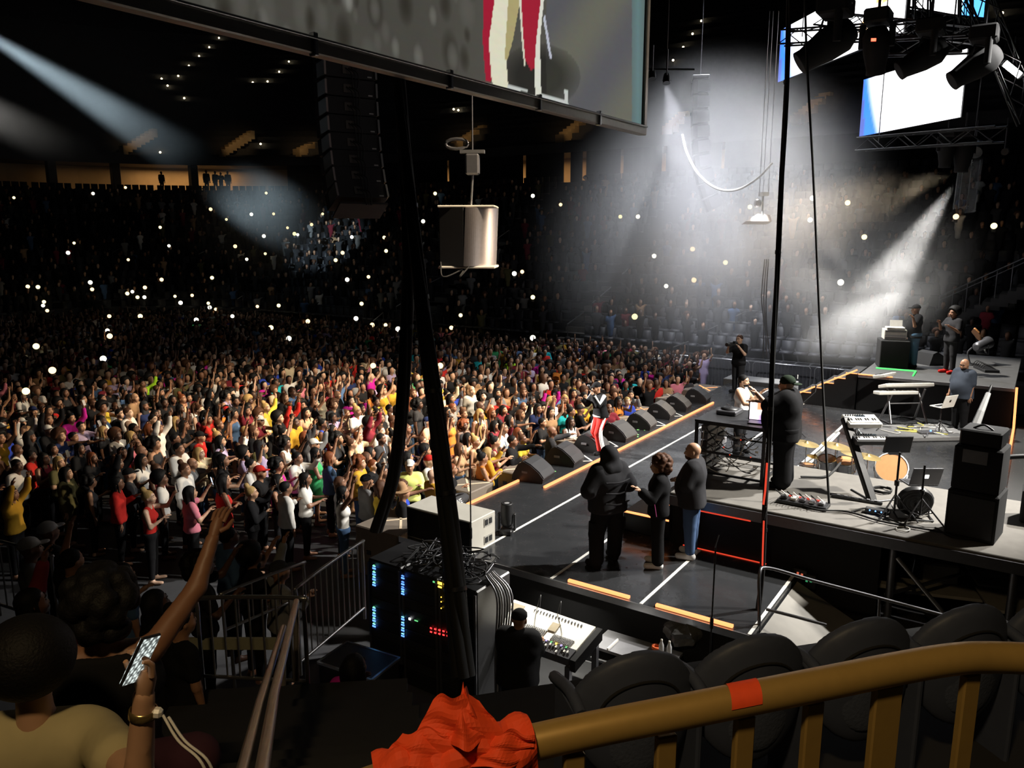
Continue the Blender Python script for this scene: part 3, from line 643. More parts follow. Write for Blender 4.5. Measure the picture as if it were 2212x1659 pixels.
# near side ramp with guard rail
RAMP = mat('ramp_ply', (.2, .19, .17), .8, scale=3, var=.25)
rp = thing('stage_ramp', 'worn grey ramp leading down beside the stage corner', 'ramp', (10.3, 1.8, 0))
MB().prism([(9.2, 2.56, 1.22), (9.2, .2, .1), (9.2, .2, 0), (9.2, 2.56, 0)], (2.2, 0, 0)).build('slab', RAMP, rp, world=True)
def rail(name, label, pts, r, m, posts=(), cat='railing', group=None):
    t = thing(name, label, cat, (pts[0][0], pts[0][1], 0), group=group); MB().tube(pts, r, 8).build('rail', m, t, world=True)
    for a, b in posts: MB().bar(a, b, r*.9, 8).build('post', m, t, world=True)
    return t
q = P(1655, 1340, 1.2)
rail('guard_rail', 'thin black guard rail running from the ramp along the riser', bez([P(1640, 1365, 1.2), P(1640, 1300, 1.6), A(1641, 1240, 10.2), A(1660, 1227, 10.3), A(1760, 1255, 10.2), A(1900, 1292, 10), A(2060, 1335, 9.7)], 6), .022, DSTEEL,
     [(A(1900, 1292, 10), A(1895, 1400, 10)), (A(2060, 1335, 9.7), A(2050, 1420, 9.7))])
rail('guard_rail', 'lower black toe rail beside the grey ramp', [A(1655, 1316, 10.2), A(1710, 1330, 10.1), A(1785, 1350, 10)], .022, DSTEEL)
# ---------------------------------------------------------------- wedge monitors along the lip
def wedge_proto():
    t = thing('wedge_monitor', 'black wedge floor monitor in the row along the stage lip', 'speaker', (0, 0, 0), group='wedge monitors on the stage lip')
    prof = [(0, 0), (-.02, .1), (.08, .22), (.28, .36), (.44, .42), (.55, .36), (.68, .12), (.7, 0)]
    MB().prism([(-.3, y-.35, z) for y, z in prof], (.6, 0, 0)).build('cabinet', BLK, t)
    MB().prism([(-.28, y-.35-.012, z+.012) for y, z in ((-.015, .11), (.08, .225), (.28, .365), (.42, .42), (.43, .4), (.28, .345), (.09, .2), (0, .1))], (.56, 0, 0)).build('grille', GRILL, t)
    for s in (-1, 1): MB().box((s*.303, .05, .2), (.012, .13, .05), ch=.004).build('handle', GREYP, t)
    return t
ORD = ['first', 'second', 'third', 'fourth', 'fifth', 'sixth', 'seventh', 'eighth', 'ninth', 'tenth']
wp = wedge_proto()
for i, q in enumerate(((1151.6, 1043), (1220, 1008), (1278, 979), (1339.7, 954), (1386.7, 929), (1430, 906), (1466, 888), (1509.6, 871))):
    p = P(*q); o = wp if i == 0 else copy_thing(wp); o['label'] = 'black wedge floor monitor on the stage lip, %s from the beige subwoofer' % ORD[i]; o.location = (p.x+.28, p.y+.18, SZ); o.rotation_euler = (0, 0, .12 if i != 3 else -.05)
# front fill boxes with tape crosses on their lids
CASE = mat('front_fill_box', (.16, .13, .10), .7); CRT = mat('cream_tape', (.75, .6, .42), .6)
def fill_box(q, z, label, led=False, sz=(.85, .75, .5)):
    p = P(*q, z); t = thing('front_fill_speaker', label, 'speaker', (p.x, p.y, z-sz[2])); MB().box((0, 0, sz[2]/2), sz, ch=.02).build('cabinet', CASE, t)
    for s in (-1, 1): MB().box((0, 0, sz[2]+.003), (.95, .045, .006), rz=s*.72).build('tape', LEDO if led else CRT, t)
    for y in (-.18, .18): MB().box((-sz[0]/2-.005, y, sz[2]*.5), (.01, .1, .08)).build('handle', BLK, t)
    return t
fill_box((866, 1122), 1.25, 'brown low box with a cream tape cross beside the beige subwoofer', sz=(1.3, 1.0, .9)); fill_box((1010, 1046), 1.2, 'brown front fill box with tape cross at the orange lip light')
fill_box((1128, 1012), 1.15, 'brown front fill box half hidden behind the first wedge monitor'); fill_box((1240, 946), 1.2, 'grey front fill box with tape cross beside the crouching man'); fill_box((1330, 902), 1.2, 'brown front fill box with tape cross beyond the performer')
fill_box((1388, 884), 1.2, 'brown front fill box with lit orange cross behind the middle wedges', True); fill_box((1450, 857), 1.2, 'pale front fill box with tape cross under leaning fans'); fill_box((1522, 838), 1.25, 'far front fill box outlined by a glowing orange cross', True, (1.3, 1.1, .4))
# beige subwoofer at the near corner
BEIGE = mat('beige_speaker_paint', (.42, .40, .35), .6, scale=5)
sb = thing('subwoofer_cabinet', 'large beige subwoofer cabinet lying at the near stage corner', 'speaker', (9.66, 7.75, SZ))
MB().box((0, 0, .27), (.66, 1.36, .54), ch=.012).build('cabinet', BEIGE, sb); MB().box((-.335, 0, .27), (.012, 1.3, .48)).build('grille', MATTE, sb)
for z in (.42, .12):
    MB().box((.12, -.685, z), (.22, .012, .14)).build('rigging_plate', mat('plate_grey', (.3, .29, .26), .5), sb)
    for s in (-1, 1): MB().box((.12+s*.055, -.694, z), (.07, .012, .09)).build('rigging_slot', MATTE, sb)
# moving light on the deck beside it
def moving_light(loc, label, tilt=0., rz=0., lit=False, hang=False, scale=1., group=None, name='moving_light'):
    t = thing(name, label, 'stage light', loc, rz, group, scale); s = -1 if hang else 1
    MB().box((0, 0, s*.07), (.36, .3, .14), ch=.03).build('base', BLK, t)
    for y in (-1, 1): MB().box((0, y*.19, s*.3), (.12, .045, .42), ch=.015).build('yoke_arm', BLK, t)
    M = Matrix.Translation((0, 0, s*.42)) @ Matrix.Rotation(tilt, 4, 'Y')
    h = MB().lathe([(.001, -.24), (.1, -.235), (.15, -.15), (.155, .1), (.135, .3), (.14, .33), (.125, .335)], 16, M).build('head', BLK, t)
    MB().lathe([(.122, .325), (.001, .345)], 16, M).build('lens', LEDW if lit else mat('lens_glass', (.3, .3, .3), .1), h)
    return t
q = P(1095, 1152); moving_light((q.x, q.y, SZ), 'small moving light standing on the deck beside the beige subwoofer', 0, .4, scale=.72)
# straight mic stand in front of the subwoofer
def mic_stand(loc, h, label, boom=None, mic=True, base='round', rz=0.):
    t = thing('mic_stand', label, 'mic stand', loc, rz)
    if base == 'round': MB().lathe([(.13, 0), (.13, .015), (.03, .03), (.012, .05)], 16).build('base', BLK, t)
    else:
        for k in range(3): a = k*2*PI/3; MB().bar((0, 0, .14), (.28*math.cos(a), .28*math.sin(a), .01), .01, 6).build('leg', BLK, t)
    MB().bar((0, 0, .03), (0, 0, h), .011, 8).build('pole', BLK, t); MB().lathe([(.02, h*.55), (.024, h*.56), (.024, h*.6), (.02, h*.61)], 10).build('clutch', BLK, t); e = Vector((0, 0, h))
    if boom: b = Vector(boom); MB().bar(e-b*.25, e+b, .009, 6).build('boom', BLK, t); e = e+b
    if mic:
        m = MB().bar(e, e+Vector((.05, 0, .14)), .017, 8, .022).build('microphone', BLK, t); MB().ball(e+Vector((.06, 0, .165)), .03, 8, 6).build('mic_head', DSTEEL, m)
    return t
q = P(1030, 1190, SZ); mic_stand((X0-.12, 6.95, SZ-1.3), 3.0, 'tall thin black stand rising in front of the beige subwoofer', mic=False)
q = P(1235, 1000, 1.3)
# dark bags lying on the lip by the first front fill
BAG = mat('black_bag', (.02, .02, .022), .8)
q = P(1045, 1090, SZ); t = thing('stage_bag', 'crumpled black cloth bag on the stage lip beside a front fill box', 'bag', (11.3, 8.95, 1.15))
MB().ball((0, 0, .1), (.4, .18, .13), 14, 8).build('body', BAG, t); text_mesh('lettering', 'LIVE', .13, WHITE, t, Matrix.Translation((-.1, -.165, .14)) @ Matrix.Rotation(1.0, 4, 'X')); MB().tube(bez([(-.35, -.05, .18), (-.1, -.12, .28), (.2, -.05, .2)], 5), .018, 6).build('strap', BLK, t)
# ---------------------------------------------------------------- DJ booth on the near riser
bt = thing('dj_booth', 'black framed DJ booth rack full of cables with a lit laptop', 'DJ booth', (13.2, 4.1, RZ))
bx0, bx1, by0, by1, bh = 12.75, 13.9, 3.55, 4.72, .95
for x in (bx0, bx1):
    for y in (by0, by1): MB().box((x, y, RZ+bh/2), (.05, .05, bh)).build('post', BLK, bt, world=True)
for z in (RZ+.08, RZ+.45, RZ+bh):
    for y in (by0, by1): MB().box(((bx0+bx1)/2, y, z), (bx1-bx0, .035, .035)).build('rail', BLK, bt, world=True)
    for x in (bx0, bx1): MB().box((x, (by0+by1)/2, z), (.035, by1-by0, .035)).build('rail', BLK, bt, world=True)
MB().box(((bx0+bx1)/2, (by0+by1)/2, RZ+bh+.03), (bx1-bx0+.06, by1-by0+.06, .04)).build('table_top', BLK, bt, world=True)
for k in range(6): MB().box(((bx0+bx1)/2, by1-.12, RZ+.14+k*.14), (bx1-bx0-.1, .12, .11), ch=.01).build('rack_unit', [BLK, DSTEEL, GREYP][k % 3], bt, world=True)
rg = random.Random(5)
for k in range(26):
    a = Vector((bx0+.03, rg.uniform(by0+.1, by1-.1), RZ+rg.uniform(.15, .9))); b = Vector((bx0+rg.uniform(-.03, .3), rg.uniform(by0, by1), RZ+rg.uniform(.1, .85)))
    MB().tube(catenary(a, b, rg.uniform(.03, .18), 8), .008, 5).build('cable', [RUBBER, GREYP, IVORY][k % 3], bt, world=True)
for k in range(14): MB().box((bx0-.005, rg.uniform(by0+.1, by1-.1), RZ+rg.uniform(.2, .88)), (.02, rg.uniform(.03, .1), rg.uniform(.02, .04))).build('connector', [STEEL, IVORY, DSTEEL][k % 3], bt, world=True)
for k in range(4): MB().ball((bx0-.02, rg.uniform(by0+.2, by1-.2), RZ+rg.uniform(.25, .8)), .012, 6, 4).build('indicator', LEDR, bt, world=True)
def turntable(x, y, label):
    t = thing('turntable', label, 'turntable', (x, y, RZ+bh+.05)); MB().box((0, 0, .04), (.42, .36, .08), ch=.015).build('plinth', DSTEEL, t)
    MB().lathe([(.155, .08), (.155, .1), (.02, .102), (.004, .11)], 20).build('platter', BLK, t); MB().tube([(.15, .13, .1), (.15, .1, .13), (.06, -.02, .115)], .007, 6).build('tonearm', STEEL, t)
turntable(13.5, 4.4, 'dark turntable on the DJ booth beside the singer in white'); turntable(13.5, 3.8, 'dark turntable on the DJ booth beneath the DJ hands')
SCRN = mat('dj_laptop_screen', (.02, .02, .02), .3)
def laptop(loc, rz, label, lidcol, logo=None, scr=None, open_=1.9, scale=1.):
    t = thing('laptop', label, 'laptop', loc, rz, scale=scale); MB().box((0, 0, .01), (.36, .25, .018), ch=.004).build('base', lidcol, t); MB().box((0, -.02, .0205), (.3, .1, .003)).build('keyboard', BLK, t)
    M = Matrix.Translation((0, .125, .02)) @ Matrix.Rotation(open_-PI/2, 4, 'X') if False else Matrix.Translation((0, .125, .02)) @ Matrix.Rotation(PI/2-open_+PI/2-PI/2, 4, 'X')
    M = Matrix.Translation((0, .125, .02)) @ Matrix.Rotation(-(open_-PI/2), 4, 'X'); M3 = M.to_3x3()
    l = MB().box(M @ Vector((0, 0, .12)), (.36, .012, .24), M=M3, ch=.004).build('lid', lidcol, t)
    if scr: MB().box(M @ Vector((0, -.008, .12)), (.33, .004, .205), M=M3).build('screen', scr, l)
    if logo: MB().box(M @ Vector((0, .008, .125)), (.05, .004, .05), M=M3, ch=.02).build('logo', logo, l)
    return t
def picture(name, fn, strength, res=(40, 24)):
    "flat emissive display mesh (unit square) with its picture stored per corner"
    nu, nv = res; V = [(i/nu, 0, j/nv) for j in range(nv+1) for i in range(nu+1)]; Q = [(j*(nu+1)+i, j*(nu+1)+i+1, (j+1)*(nu+1)+i+1, (j+1)*(nu+1)+i) for j in range(nv) for i in range(nu)]
    me = npmesh(name, V, Q, False); ca = me.color_attributes.new('picture', 'FLOAT_COLOR', 'POINT')
    ca.data.foreach_set('color', np.array([(*fn(i/nu, j/nv), 1) for j in range(nv+1) for i in range(nu+1)], np.float32).ravel())
    m = bpy.data.materials.new(name); m.use_nodes = True; nt = m.node_tree; b = nt.nodes['Principled BSDF']; at = nt.nodes.new('ShaderNodeAttribute'); at.attribute_name = 'picture'
    no = nt.nodes.new('ShaderNodeTexNoise'); no.inputs['Scale'].default_value = 60; mx = nt.nodes.new('ShaderNodeMix'); mx.data_type = 'RGBA'; mx.blend_type = 'MULTIPLY'; mx.inputs[0].default_value = .15
    nt.links.new(at.outputs['Color'], mx.inputs[6]); nt.links.new(no.outputs['Color'], mx.inputs[7]); nt.links.new(mx.outputs[2], b.inputs['Emission Color']); b.inputs['Emission Strength'].default_value = strength
    b.inputs['Base Color'].default_value = (.01, .01, .01, 1); b.inputs['Roughness'].default_value = .6; me.materials.append(m); return me
djme = picture('laptop_picture', lambda u, v: (1, .25, .12) if v > .62 and u > .3 else ((1, .9, .9) if v > .35 else (.55, .35, 1) if u > .4 else (.9, .7, .9)), 2.2, (12, 8))
lt = thing('laptop', 'open laptop with red and purple screen on the DJ booth', 'laptop', (13.05, 3.72, RZ+bh+.05), 0.15)
MB().box((0, .0, .012), (.26, .38, .02), ch=.004).build('base', DSTEEL, lt); l = MB().box((.14, 0, .18), (.015, .44, .33), ch=.004).build('lid', DSTEEL, lt)
o = mobj('screen', djme, None, l); o.matrix_local = Matrix.Translation((.128, .2, .03)) @ Matrix.Rotation(-PI/2, 4, 'Z') @ Matrix.Diagonal((.4, 1, .3, 1))
# ---------------------------------------------------------------- gear along the near riser
def keyboard(loc, rz, L, D, label, m, tilt=0., keys=True):
    t = thing('keyboard', label, 'keyboard', loc, rz); t.rotation_euler = (tilt, 0, rz); MB().box((0, 0, .045), (L, D, .09), ch=.015).build('body', m, t)
    k = MB().box((0, -D*.22, .095), (L*.86, D*.42, .012)).build('white_keys', IVORY, t)
    for i in range(int(L/.045)):
        if i % 7 not in (2, 6): MB().box((-L*.42+i*.045*.86/1.0*1.0, -D*.12, .105), (.014, D*.2, .014)).build('black_key', BLK, k)
    MB().box((0, D*.3, .094), (L*.3, D*.2, .006)).build('display', mat('lcd_dark', (.02, .03, .04), .2), t)
    for i in range(8): MB().lathe([(.014, 0), (.012, .02), (.001, .021)], 8, Matrix.Translation((-L*.42+i*.04, D*.32, .09))).build('knob', BLK, t)
    return t
k1 = A(1860, 915, 12.9); az = math.radians(-56)
keyboard((k1.x, k1.y, k1.z), az, .55, .34, 'pale grey sampler with knobs on the tall angled stand', IVORY, .25, False)
k2 = A(1882, 955, 12.7); keyboard((k2.x, k2.y, k2.z), az, .62, .26, 'black synthesizer on the lower tier of the angled stand', BLK, .2)
a, b = A(1825, 902, 12.9), P(1885, 1085, RZ); d = b-a
t = thing('keyboard_stand', 'tall black slanted column keyboard stand on the near riser', 'stand', (b.x, b.y, RZ)); M = d.to_track_quat('Z', 'Y').to_matrix()
MB().box((a+b)/2, (.14, .1, d.length), M=M, ch=.02).build('column', BLK, t, world=True)
for i, kk in enumerate((k1, k2)): c = a.lerp(b, (.1, .35)[i]); MB().bar(c, kk, .022, 8).build('arm', BLK, t, world=True); MB().bar(kk-R*.3, kk+R*.3, .016, 6).build('crossbar', BLK, t, world=True)
for s in (-1, 1): MB().bar(b, b+Vector((.45, s*.4, 0)), .025, 6).build('foot', BLK, t, world=True)
def tripod(loc, h, label, name='tripod_stand'):
    t = thing(name, label, 'stand', loc); MB().bar((0, 0, .12), (0, 0, h), .016, 8).build('pole', BLK, t); MB().lathe([(.03, h*.5), (.035, h*.52), (.035, h*.57), (.03, h*.58)], 8).build('clamp', BLK, t)
    for k in range(3): a_ = k*2*PI/3+.5; MB().bar((0, 0, .38), (.33*math.cos(a_), .33*math.sin(a_), .01), .012, 6).build('leg', DSTEEL, t); MB().bar((0, 0, .12), (.17*math.cos(a_), .17*math.sin(a_), .19), .008, 5).build('brace', DSTEEL, t)
    return t
f1 = P(1930, 1120, RZ); tripod(f1, 1.02, 'black tripod holding the dark music monitor on the near riser'); c = A(1940, 960, 12.0)
t = thing('music_monitor', 'flat dark monitor panel on a tripod, seen from behind', 'monitor', c, math.radians(-56)); t.rotation_euler = (.25, 0, math.radians(-56)); MB().box((0, 0, 0), (.42, .03, .29), ch=.012).build('panel', BLK, t); MB().box((0, .03, -.17), (.2, .05, .05), ch=.01).build('bracket', DSTEEL, t)
f2 = P(1985, 1130, RZ); tripod(f2, .88, 'black tripod under the open laptop on the near riser')
c = A(1985, 1030, 11.9); lp = laptop(c-Vector((0, 0, .1)), math.radians(-56), 'grey laptop with glowing white lid emblem on a tripod', DSTEEL, glow('white_logo', (1, .98, .92), 6.), open_=1.9, scale=1.25); lp.rotation_euler = (0, 0, math.radians(124))
f3 = P(1972, 1118, RZ); t = thing('floor_fan', 'round black floor fan standing under the laptop', 'fan', (f3.x, f3.y, RZ), math.radians(200)); M = Matrix.Translation((0, 0, .27)) @ Matrix.Rotation(PI/2+.3, 4, 'Y')
MB().lathe([(.001, -.07), (.12, -.07), (.24, -.03), (.26, .02), (.24, .07)], 20, M).build('housing', BLK, t); 
for k in range(5): MB().lathe([(.05*k+.02, .075), (.05*k+.025, .08), (.05*k+.03, .075)], 20, M, cap=False).build('grille_ring', DSTEEL, t)
for k in range(4): MB().box(M @ Vector((.12*math.cos(k*PI/2), .12*math.sin(k*PI/2), .02)), (.16, .09, .01), M=(M.to_3x3() @ Matrix.Rotation(k*PI/2, 3, 'Z') @ Matrix.Rotation(.5, 3, 'X'))).build('blade', DSTEEL, t)
MB().tube([(-.1, -.24, .27), (-.12, -.24, .02), (.15, -.24, .02), (.15, .24, .02), (-.12, .24, .02), (-.1, .24, .27)], .014, 6).build('stand', BLK, t)
# tall dark amplifier stack with a bright plastic-wrapped guitar case leaning on it
s0 = P(2080, 1165, RZ); t = thing('amplifier_stack', 'tall black amplifier stack with grey control plate', 'amplifier', (s0.x+.3, s0.y-.1, RZ), math.radians(-8))
MB().box((0, 0, .34), (.6, .62, .68), ch=.02).build('lower_cabinet', MATTE, t); MB().box((0, 0, 1.0), (.56, .58, .62), ch=.02).build('upper_cabinet', MATTE, t); MB().box((0, 0, 1.43), (.5, .5, .22), ch=.02).build('amplifier_head', BLK, t)
MB().box((-.285, .03, 1.18), (.015, .3, .18)).build('control_plate', GREYP, t); MB().box((-.31, 0, .34), (.015, .54, .56)).build('grille', GRILL, t); MB().tube(bez([(-.1, -.12, 1.54), (-.1, 0, 1.6), (-.1, .12, 1.54)], 4), .015, 6).build('handle', BLK, t)
q0, q1 = A(2095, 950, 13.6), A(2135, 850, 13.9); t = thing('wrapped_instrument', 'shiny wrapped guitar neck leaning above the amplifier stack', 'guitar', q0)
MB().tube([q0, q0.lerp(q1, .3)+Vector((.03, 0, 0)), q0.lerp(q1, .6)-Vector((.02, 0, 0)), q1], [.11, .075, .06, .045], 7, smooth=False).build('wrapping', mat('clear_wrap', (.6, .6, .6), .12, .6), t, world=True); MB().bar(q1, q1+(q1-q0)*.18, .02, 6).build('headstock', BLK, t, world=True)
# curved black equipment handle at the far right of the riser
a = [A(2160, 1100, 11.6), A(2135, 1060, 11.7), A(2138, 1010, 11.7), A(2165, 990, 11.7), A(2225, 985, 11.6)]
t = thing('equipment_frame', 'black bent tube frame of a gear cart at the riser end', 'cart', (a[0].x, a[0].y, RZ)); MB().tube(bez(a, 6), .04, 8).build('tube', BLK, t, world=True); MB().box((a[0].x+.2, a[0].y-.7, RZ+.25), (.5, .9, .5), ch=.03).build('tray', MATTE, t, world=True)
# pedal board with red strip at the riser edge, power strip, coiled cables
p = P(1735, 1090, RZ); t = thing('pedal_board', 'pedal board tangled with white leads and a red light at the riser edge', 'pedal board', (p.x, p.y, RZ), PI/2); MB().box((0, 0, .03), (.75, .3, .06), ch=.01).build('board', BLK, t)
MB().box((.0, -.12, .07), (.5, .02, .02)).build('red_light', LEDR, t)
for k in range(5): MB().box((-.28+k*.14, .03, .085), (.09, .13, .05), ch=.01).build('pedal', [GREYP, STEEL, DSTEEL, IVORY, BLK][k], t)
for k in range(8): a = (-.3+k*.09, .05, .11); MB().tube(bez([a, (a[0]+.06, .16, .22), (a[0]+.1, -.05, .13), (a[0]+.04, -.17, .06)], 5), .008, 5).build('lead', [IVORY, RUBBER][k % 2], t)
p = P(1850, 1082, RZ); t = thing('power_strip', 'black power strip lying across the riser by the slanted stand', 'power strip', (p.x, p.y, RZ), PI/2+.05); MB().box((0, 0, .025), (.75, .06, .05), ch=.01).build('body', BLK, t)
for k in range(6): MB().box((-.28+k*.11, 0, .055), (.045, .04, .012)).build('socket', GREYP, t)
def coil(q, z, r, label, m=RUBBER, n=3, th=.012):
    p = P(*q, z); pts = [(r*(1+.1*math.sin(3*k))*math.cos(k*.5), r*.9*math.sin(k*.5), .015+.004*k/4) for k in range(int(n*12.6)+1)]
    o = MB().tube(pts, th, 6).build('coiled_cable', m); o.location = (p.x, p.y, z); tag(o, label, 'cable'); return o
coil((1905, 1062), RZ, .16, 'coiled black cable on the riser by the slanted stand'); coil((1990, 1110), RZ, .13, 'coiled pale lead on the riser beside the fan', IVORY, 2, .008); coil((1905, 1108), RZ, .12, 'coiled black cable at the riser edge near blue lights'); coil((1950, 1145), RZ, .1, 'small loop of white lead at the edge of the near riser', IVORY, 1, .008)
for i, (pts, lab, m, rr) in enumerate(((((1560+170, 1030), (1780, 1030), (1800, 1018), (1815, 1000)), 'thick black cable sweeping over the riser behind the DJ', RUBBER, .022), (((1690, 1075), (1760, 1100), (1830, 1105), (1900, 1125), (1980, 1140)), 'black cable strewn along the riser edge', RUBBER, .015),
        (((1840, 1105), (1870, 1098), (1900, 1112), (1960, 1135), (2040, 1150)), 'second black cable crossing the riser edge', RUBBER, .013), (((2020, 1140), (2060, 1160), (2110, 1165)), 'short black cable by the amplifier stack', RUBBER, .013))):
    o = MB().tube(bez([P(*q, RZ+.03) for q in pts], 6), rr, 6).build('floor_cable', m); tag(o, lab, 'cable')
p = P(1892, 1110, RZ); t = thing('effects_box', 'small box with blue lights on the riser edge', 'effects unit', (p.x, p.y, RZ)); MB().box((0, 0, .04), (.12, .3, .08), ch=.01).build('body', BLK, t)
for k in range(3): MB().ball((-.06, -.08+.08*k, .06), .012, 6, 4).build('lamp', LEDB, t)
# looping cable hanging off the riser edge
a, b = A(1762, 1110, 12.05), A(1812, 1108, 12.0); tag(MB().tube(catenary(a, b, .22, 12), .014, 6).build('hanging_cable', DSTEEL), 'grey cable loop hanging off the front of the near riser', 'cable')
# lit indicator boxes under the riser
for q, m, l in (((1757, 1205), glow('dim_red', (1, .2, .1), .6), 'power box with red indicators in the dark under the riser'), ((1778, 1212), glow('dim_green', (.1, .8, .3), .35), 'power box with green indicators in the dark under the riser')):
    p = A(*q, 12.35); t = thing('power_box', l, 'power box', (RX0-.08, p.y, p.z)); MB().box((0, 0, 0), (.12, .2, .22), ch=.01).build('case', BLK, t); MB().box((-.065, .03, .03), (.01, .03, .07)).build('indicator', m, t); MB().box((-.065, -.03, .03), (.01, .03, .05)).build('indicator', m, t)
# pale cases and sheets under the open part of the riser
for q, d_, sz, l in (((2025, 1235), 12.6, (.5, .5, .45), 'pale wrapped bundle stored under the riser'), ((2150, 1245), 12.4, (.9, .7, .05), 'pale board lying under the riser'), ((2040, 1275), 12.2, (.5, 1.2, .05), 'long pale plank lying under the riser'), ((1930, 1265), 12.0, (.15, .6, .06), 'white strip of board under the riser'), ((2180, 1300), 11.6, (.8, .7, .05), 'scuffed pale sheet on the floor under the riser')):
    p = A(*q, d_); tag(MB().box((0, 0, 0), sz, rz=.3, ch=.03 if sz[2] > .2 else .005).build('stored_board' if sz[2] < .2 else 'wrapped_bundle', mat('pale_ply', (.4, .38, .34), .8), loc=None), l, 'board' if sz[2] < .2 else 'bundle').location = p
# ---------------------------------------------------------------- drum kit in the middle of the stage
DRX, DRY = 17.3, 3.0
dk = P(1925, 1022, SZ+.25); SHELL = mat('drum_shell_white', (.6, .6, .62), .2, coat=.5); HEADM = mat('drum_head_tan', (.5, .24, .1), .4)
def drum(c, r, h, label, axis=(0, 0, 1), name='tom_drum', legs=True, zb=None):
    t = thing(name, label, 'drum', c); q = Vector(axis).normalized().to_track_quat('Z', 'Y').to_matrix().to_4x4()
    MB().lathe([(r, -h/2), (r, h/2)], 20, q, cap=False).build('shell', SHELL, t); MB().lathe([(r*.96, h/2+.004), (.001, h/2+.006)], 20, q).build('head', HEADM, t)
    for z in (-h/2, h/2): MB().lathe([(r, z-.015), (r+.014, z-.01), (r+.014, z+.01), (r*.98, z+.014)], 20, q, cap=False).build('hoop', CHROME if name != 'bass_drum' else WHITE, t)
    for k in range(6): a = k*PI/3; MB().box(q @ Vector((r+.01, 0, 0)) if False else (q @ Matrix.Rotation(a, 4, 'Z')) @ Vector((r+.012, 0, 0)), (.02, .02, h*.6), M=(q @ Matrix.Rotation(a, 4, 'Z')).to_3x3()).build('lug', CHROME, t)
    if legs:
        zb_ = SZ-c[2]
        for k in range(3): a = k*2.1; MB().bar((math.cos(a)*(r+.02), math.sin(a)*(r+.02), 0), (math.cos(a)*(r+.06), math.sin(a)*(r+.06), zb_), .009, 6).build('leg', CHROME, t)
    return t
def at(px_, py_, z): return P(px_, py_, z)
drum(at(1925, 1017, SZ+.33), .3, .42, 'large bass drum with tan head and white hoop', (-.75, -.1, .5), 'bass_drum', False); drum(at(1786, 1000, SZ+.6), .17, .2, 'tan headed tom drum beside the floor tom', (-.3, 0, 1)); drum(at(1826, 1005, SZ+.58), .18, .2, 'tan headed floor tom nearest the bass drum', (-.3, 0, 1)); drum(at(1745, 1012, SZ+.4), .17, .14, 'pale snare drum at the end of the drum kit', (0, 0, 1), 'snare_drum')
def cymbal(c, r, label, tx=.1):
    t = thing('cymbal', label, 'cymbal', c); q = Matrix.Rotation(tx, 4, 'X'); MB().lathe([(r, -.015), (r*.4, .006), (r*.17, .012), (r*.12, .035), (.001, .042)], 24, q).build('plate', BRASS, t); zb = SZ-c[2]
    MB().bar((0, 0, .05), (0, 0, zb+.25), .011, 6).build('pole', CHROME, t)
    for k in range(3): a = k*2.1+.4; MB().bar((0, 0, zb+.3), (.3*math.cos(a), .3*math.sin(a), zb+.01), .01, 6).build('leg', CHROME, t)
for q, r, l in (((1742, 957, 2.2), .25, 'brass cymbal at the snare end of the drum kit'), ((1806, 962, 2.25), .27, 'wide brass cymbal above the two toms'), ((1842, 978, 2.2), .22, 'smaller brass cymbal beside the slanted stand'), ((1875, 985, 2.15), .24, 'brass ride cymbal near the bass drum'), ((1760, 985, 2.0), .15, 'small tilted splash cymbal over the snare')): cymbal(at(*q), r, l, .12)
for i, (q0, q1) in enumerate((((1745, 1005), (1812, 935)), ((1728, 1008), (1775, 975)))):
    a, b = at(*q0, SZ+.12), at(*q1, SZ+.5); t = thing('drum_rack_bar', ['long white rack tube rising behind the drum kit', 'short white rack tube beside the snare drum'][i], 'drum rack', a); MB().bar(a, b, .03, 8).build('tube', IVORY, t, world=True); MB().bar(b, (b.x, b.y, SZ), .02, 6).build('leg', CHROME, t, world=True)
q = at(1722, 940, SZ); mic_stand((q.x, q.y, SZ), .75, 'short boom mic stand leaning over the deck behind the DJ', (.25, -.3, .35), True, 'tripod')
p = at(1815, 925, SZ)
drum_ = thing('drum_throne', 'round black drum throne behind the kit', 'stool', at(1850, 945, SZ)); MB().lathe([(.02, 0), (.02, .45)], 8).build('post', CHROME, drum_); MB().lathe([(.17, .45), (.18, .5), (.16, .54), (.001, .55)], 18).build('seat', BLK, drum_)
for k in range(3): a = k*2.1; MB().bar((0, 0, .25), (.25*math.cos(a), .25*math.sin(a), .01), .01, 6).build('leg', CHROME, drum_)
# ---------------------------------------------------------------- keyboard position before the far riser
kc = P(1958, 832, 2.32)
kb = keyboard((kc.x, kc.y, 2.26), math.radians(-52), 1.35, .4, 'long white stage piano tilted on a double braced stand', IVORY, -.3)
k3 = P(1912, 808, 2.5); keyboard((k3.x, k3.y, 2.42), math.radians(-20), .6, .36, 'short pale synthesizer stacked above the white piano', IVORY, -.25)
k4 = P(1935, 850, 2.12); keyboard((k4.x, k4.y, 2.1), math.radians(-52), 1.1, .3, 'pale lower keyboard on the double tier stand', IVORY, -.1)
t = thing('keyboard_stand', 'pale double braced stand under the white stage piano', 'stand', (kc.x, kc.y, SZ)); ax = Vector((math.cos(math.radians(-52)), math.sin(math.radians(-52)), 0)); ay = Vector((-ax.y, ax.x, 0))
for s in (-1, 1):
    for q_ in (-1, 1): MB().bar(kc+ax*(s*.42)+ay*(q_*.18)+Vector((0, 0, -.08)), Vector((kc.x, kc.y, SZ))+ax*(s*.5)-ay*(q_*.3), .028, 8).build('leg', STEEL, t, world=True)
    MB().bar(Vector((kc.x, kc.y, SZ+.02))+ax*(s*.5)-ay*.35, Vector((kc.x, kc.y, SZ+.02))+ax*(s*.5)+ay*.35, .025, 6).build('foot', BLK, t, world=True)
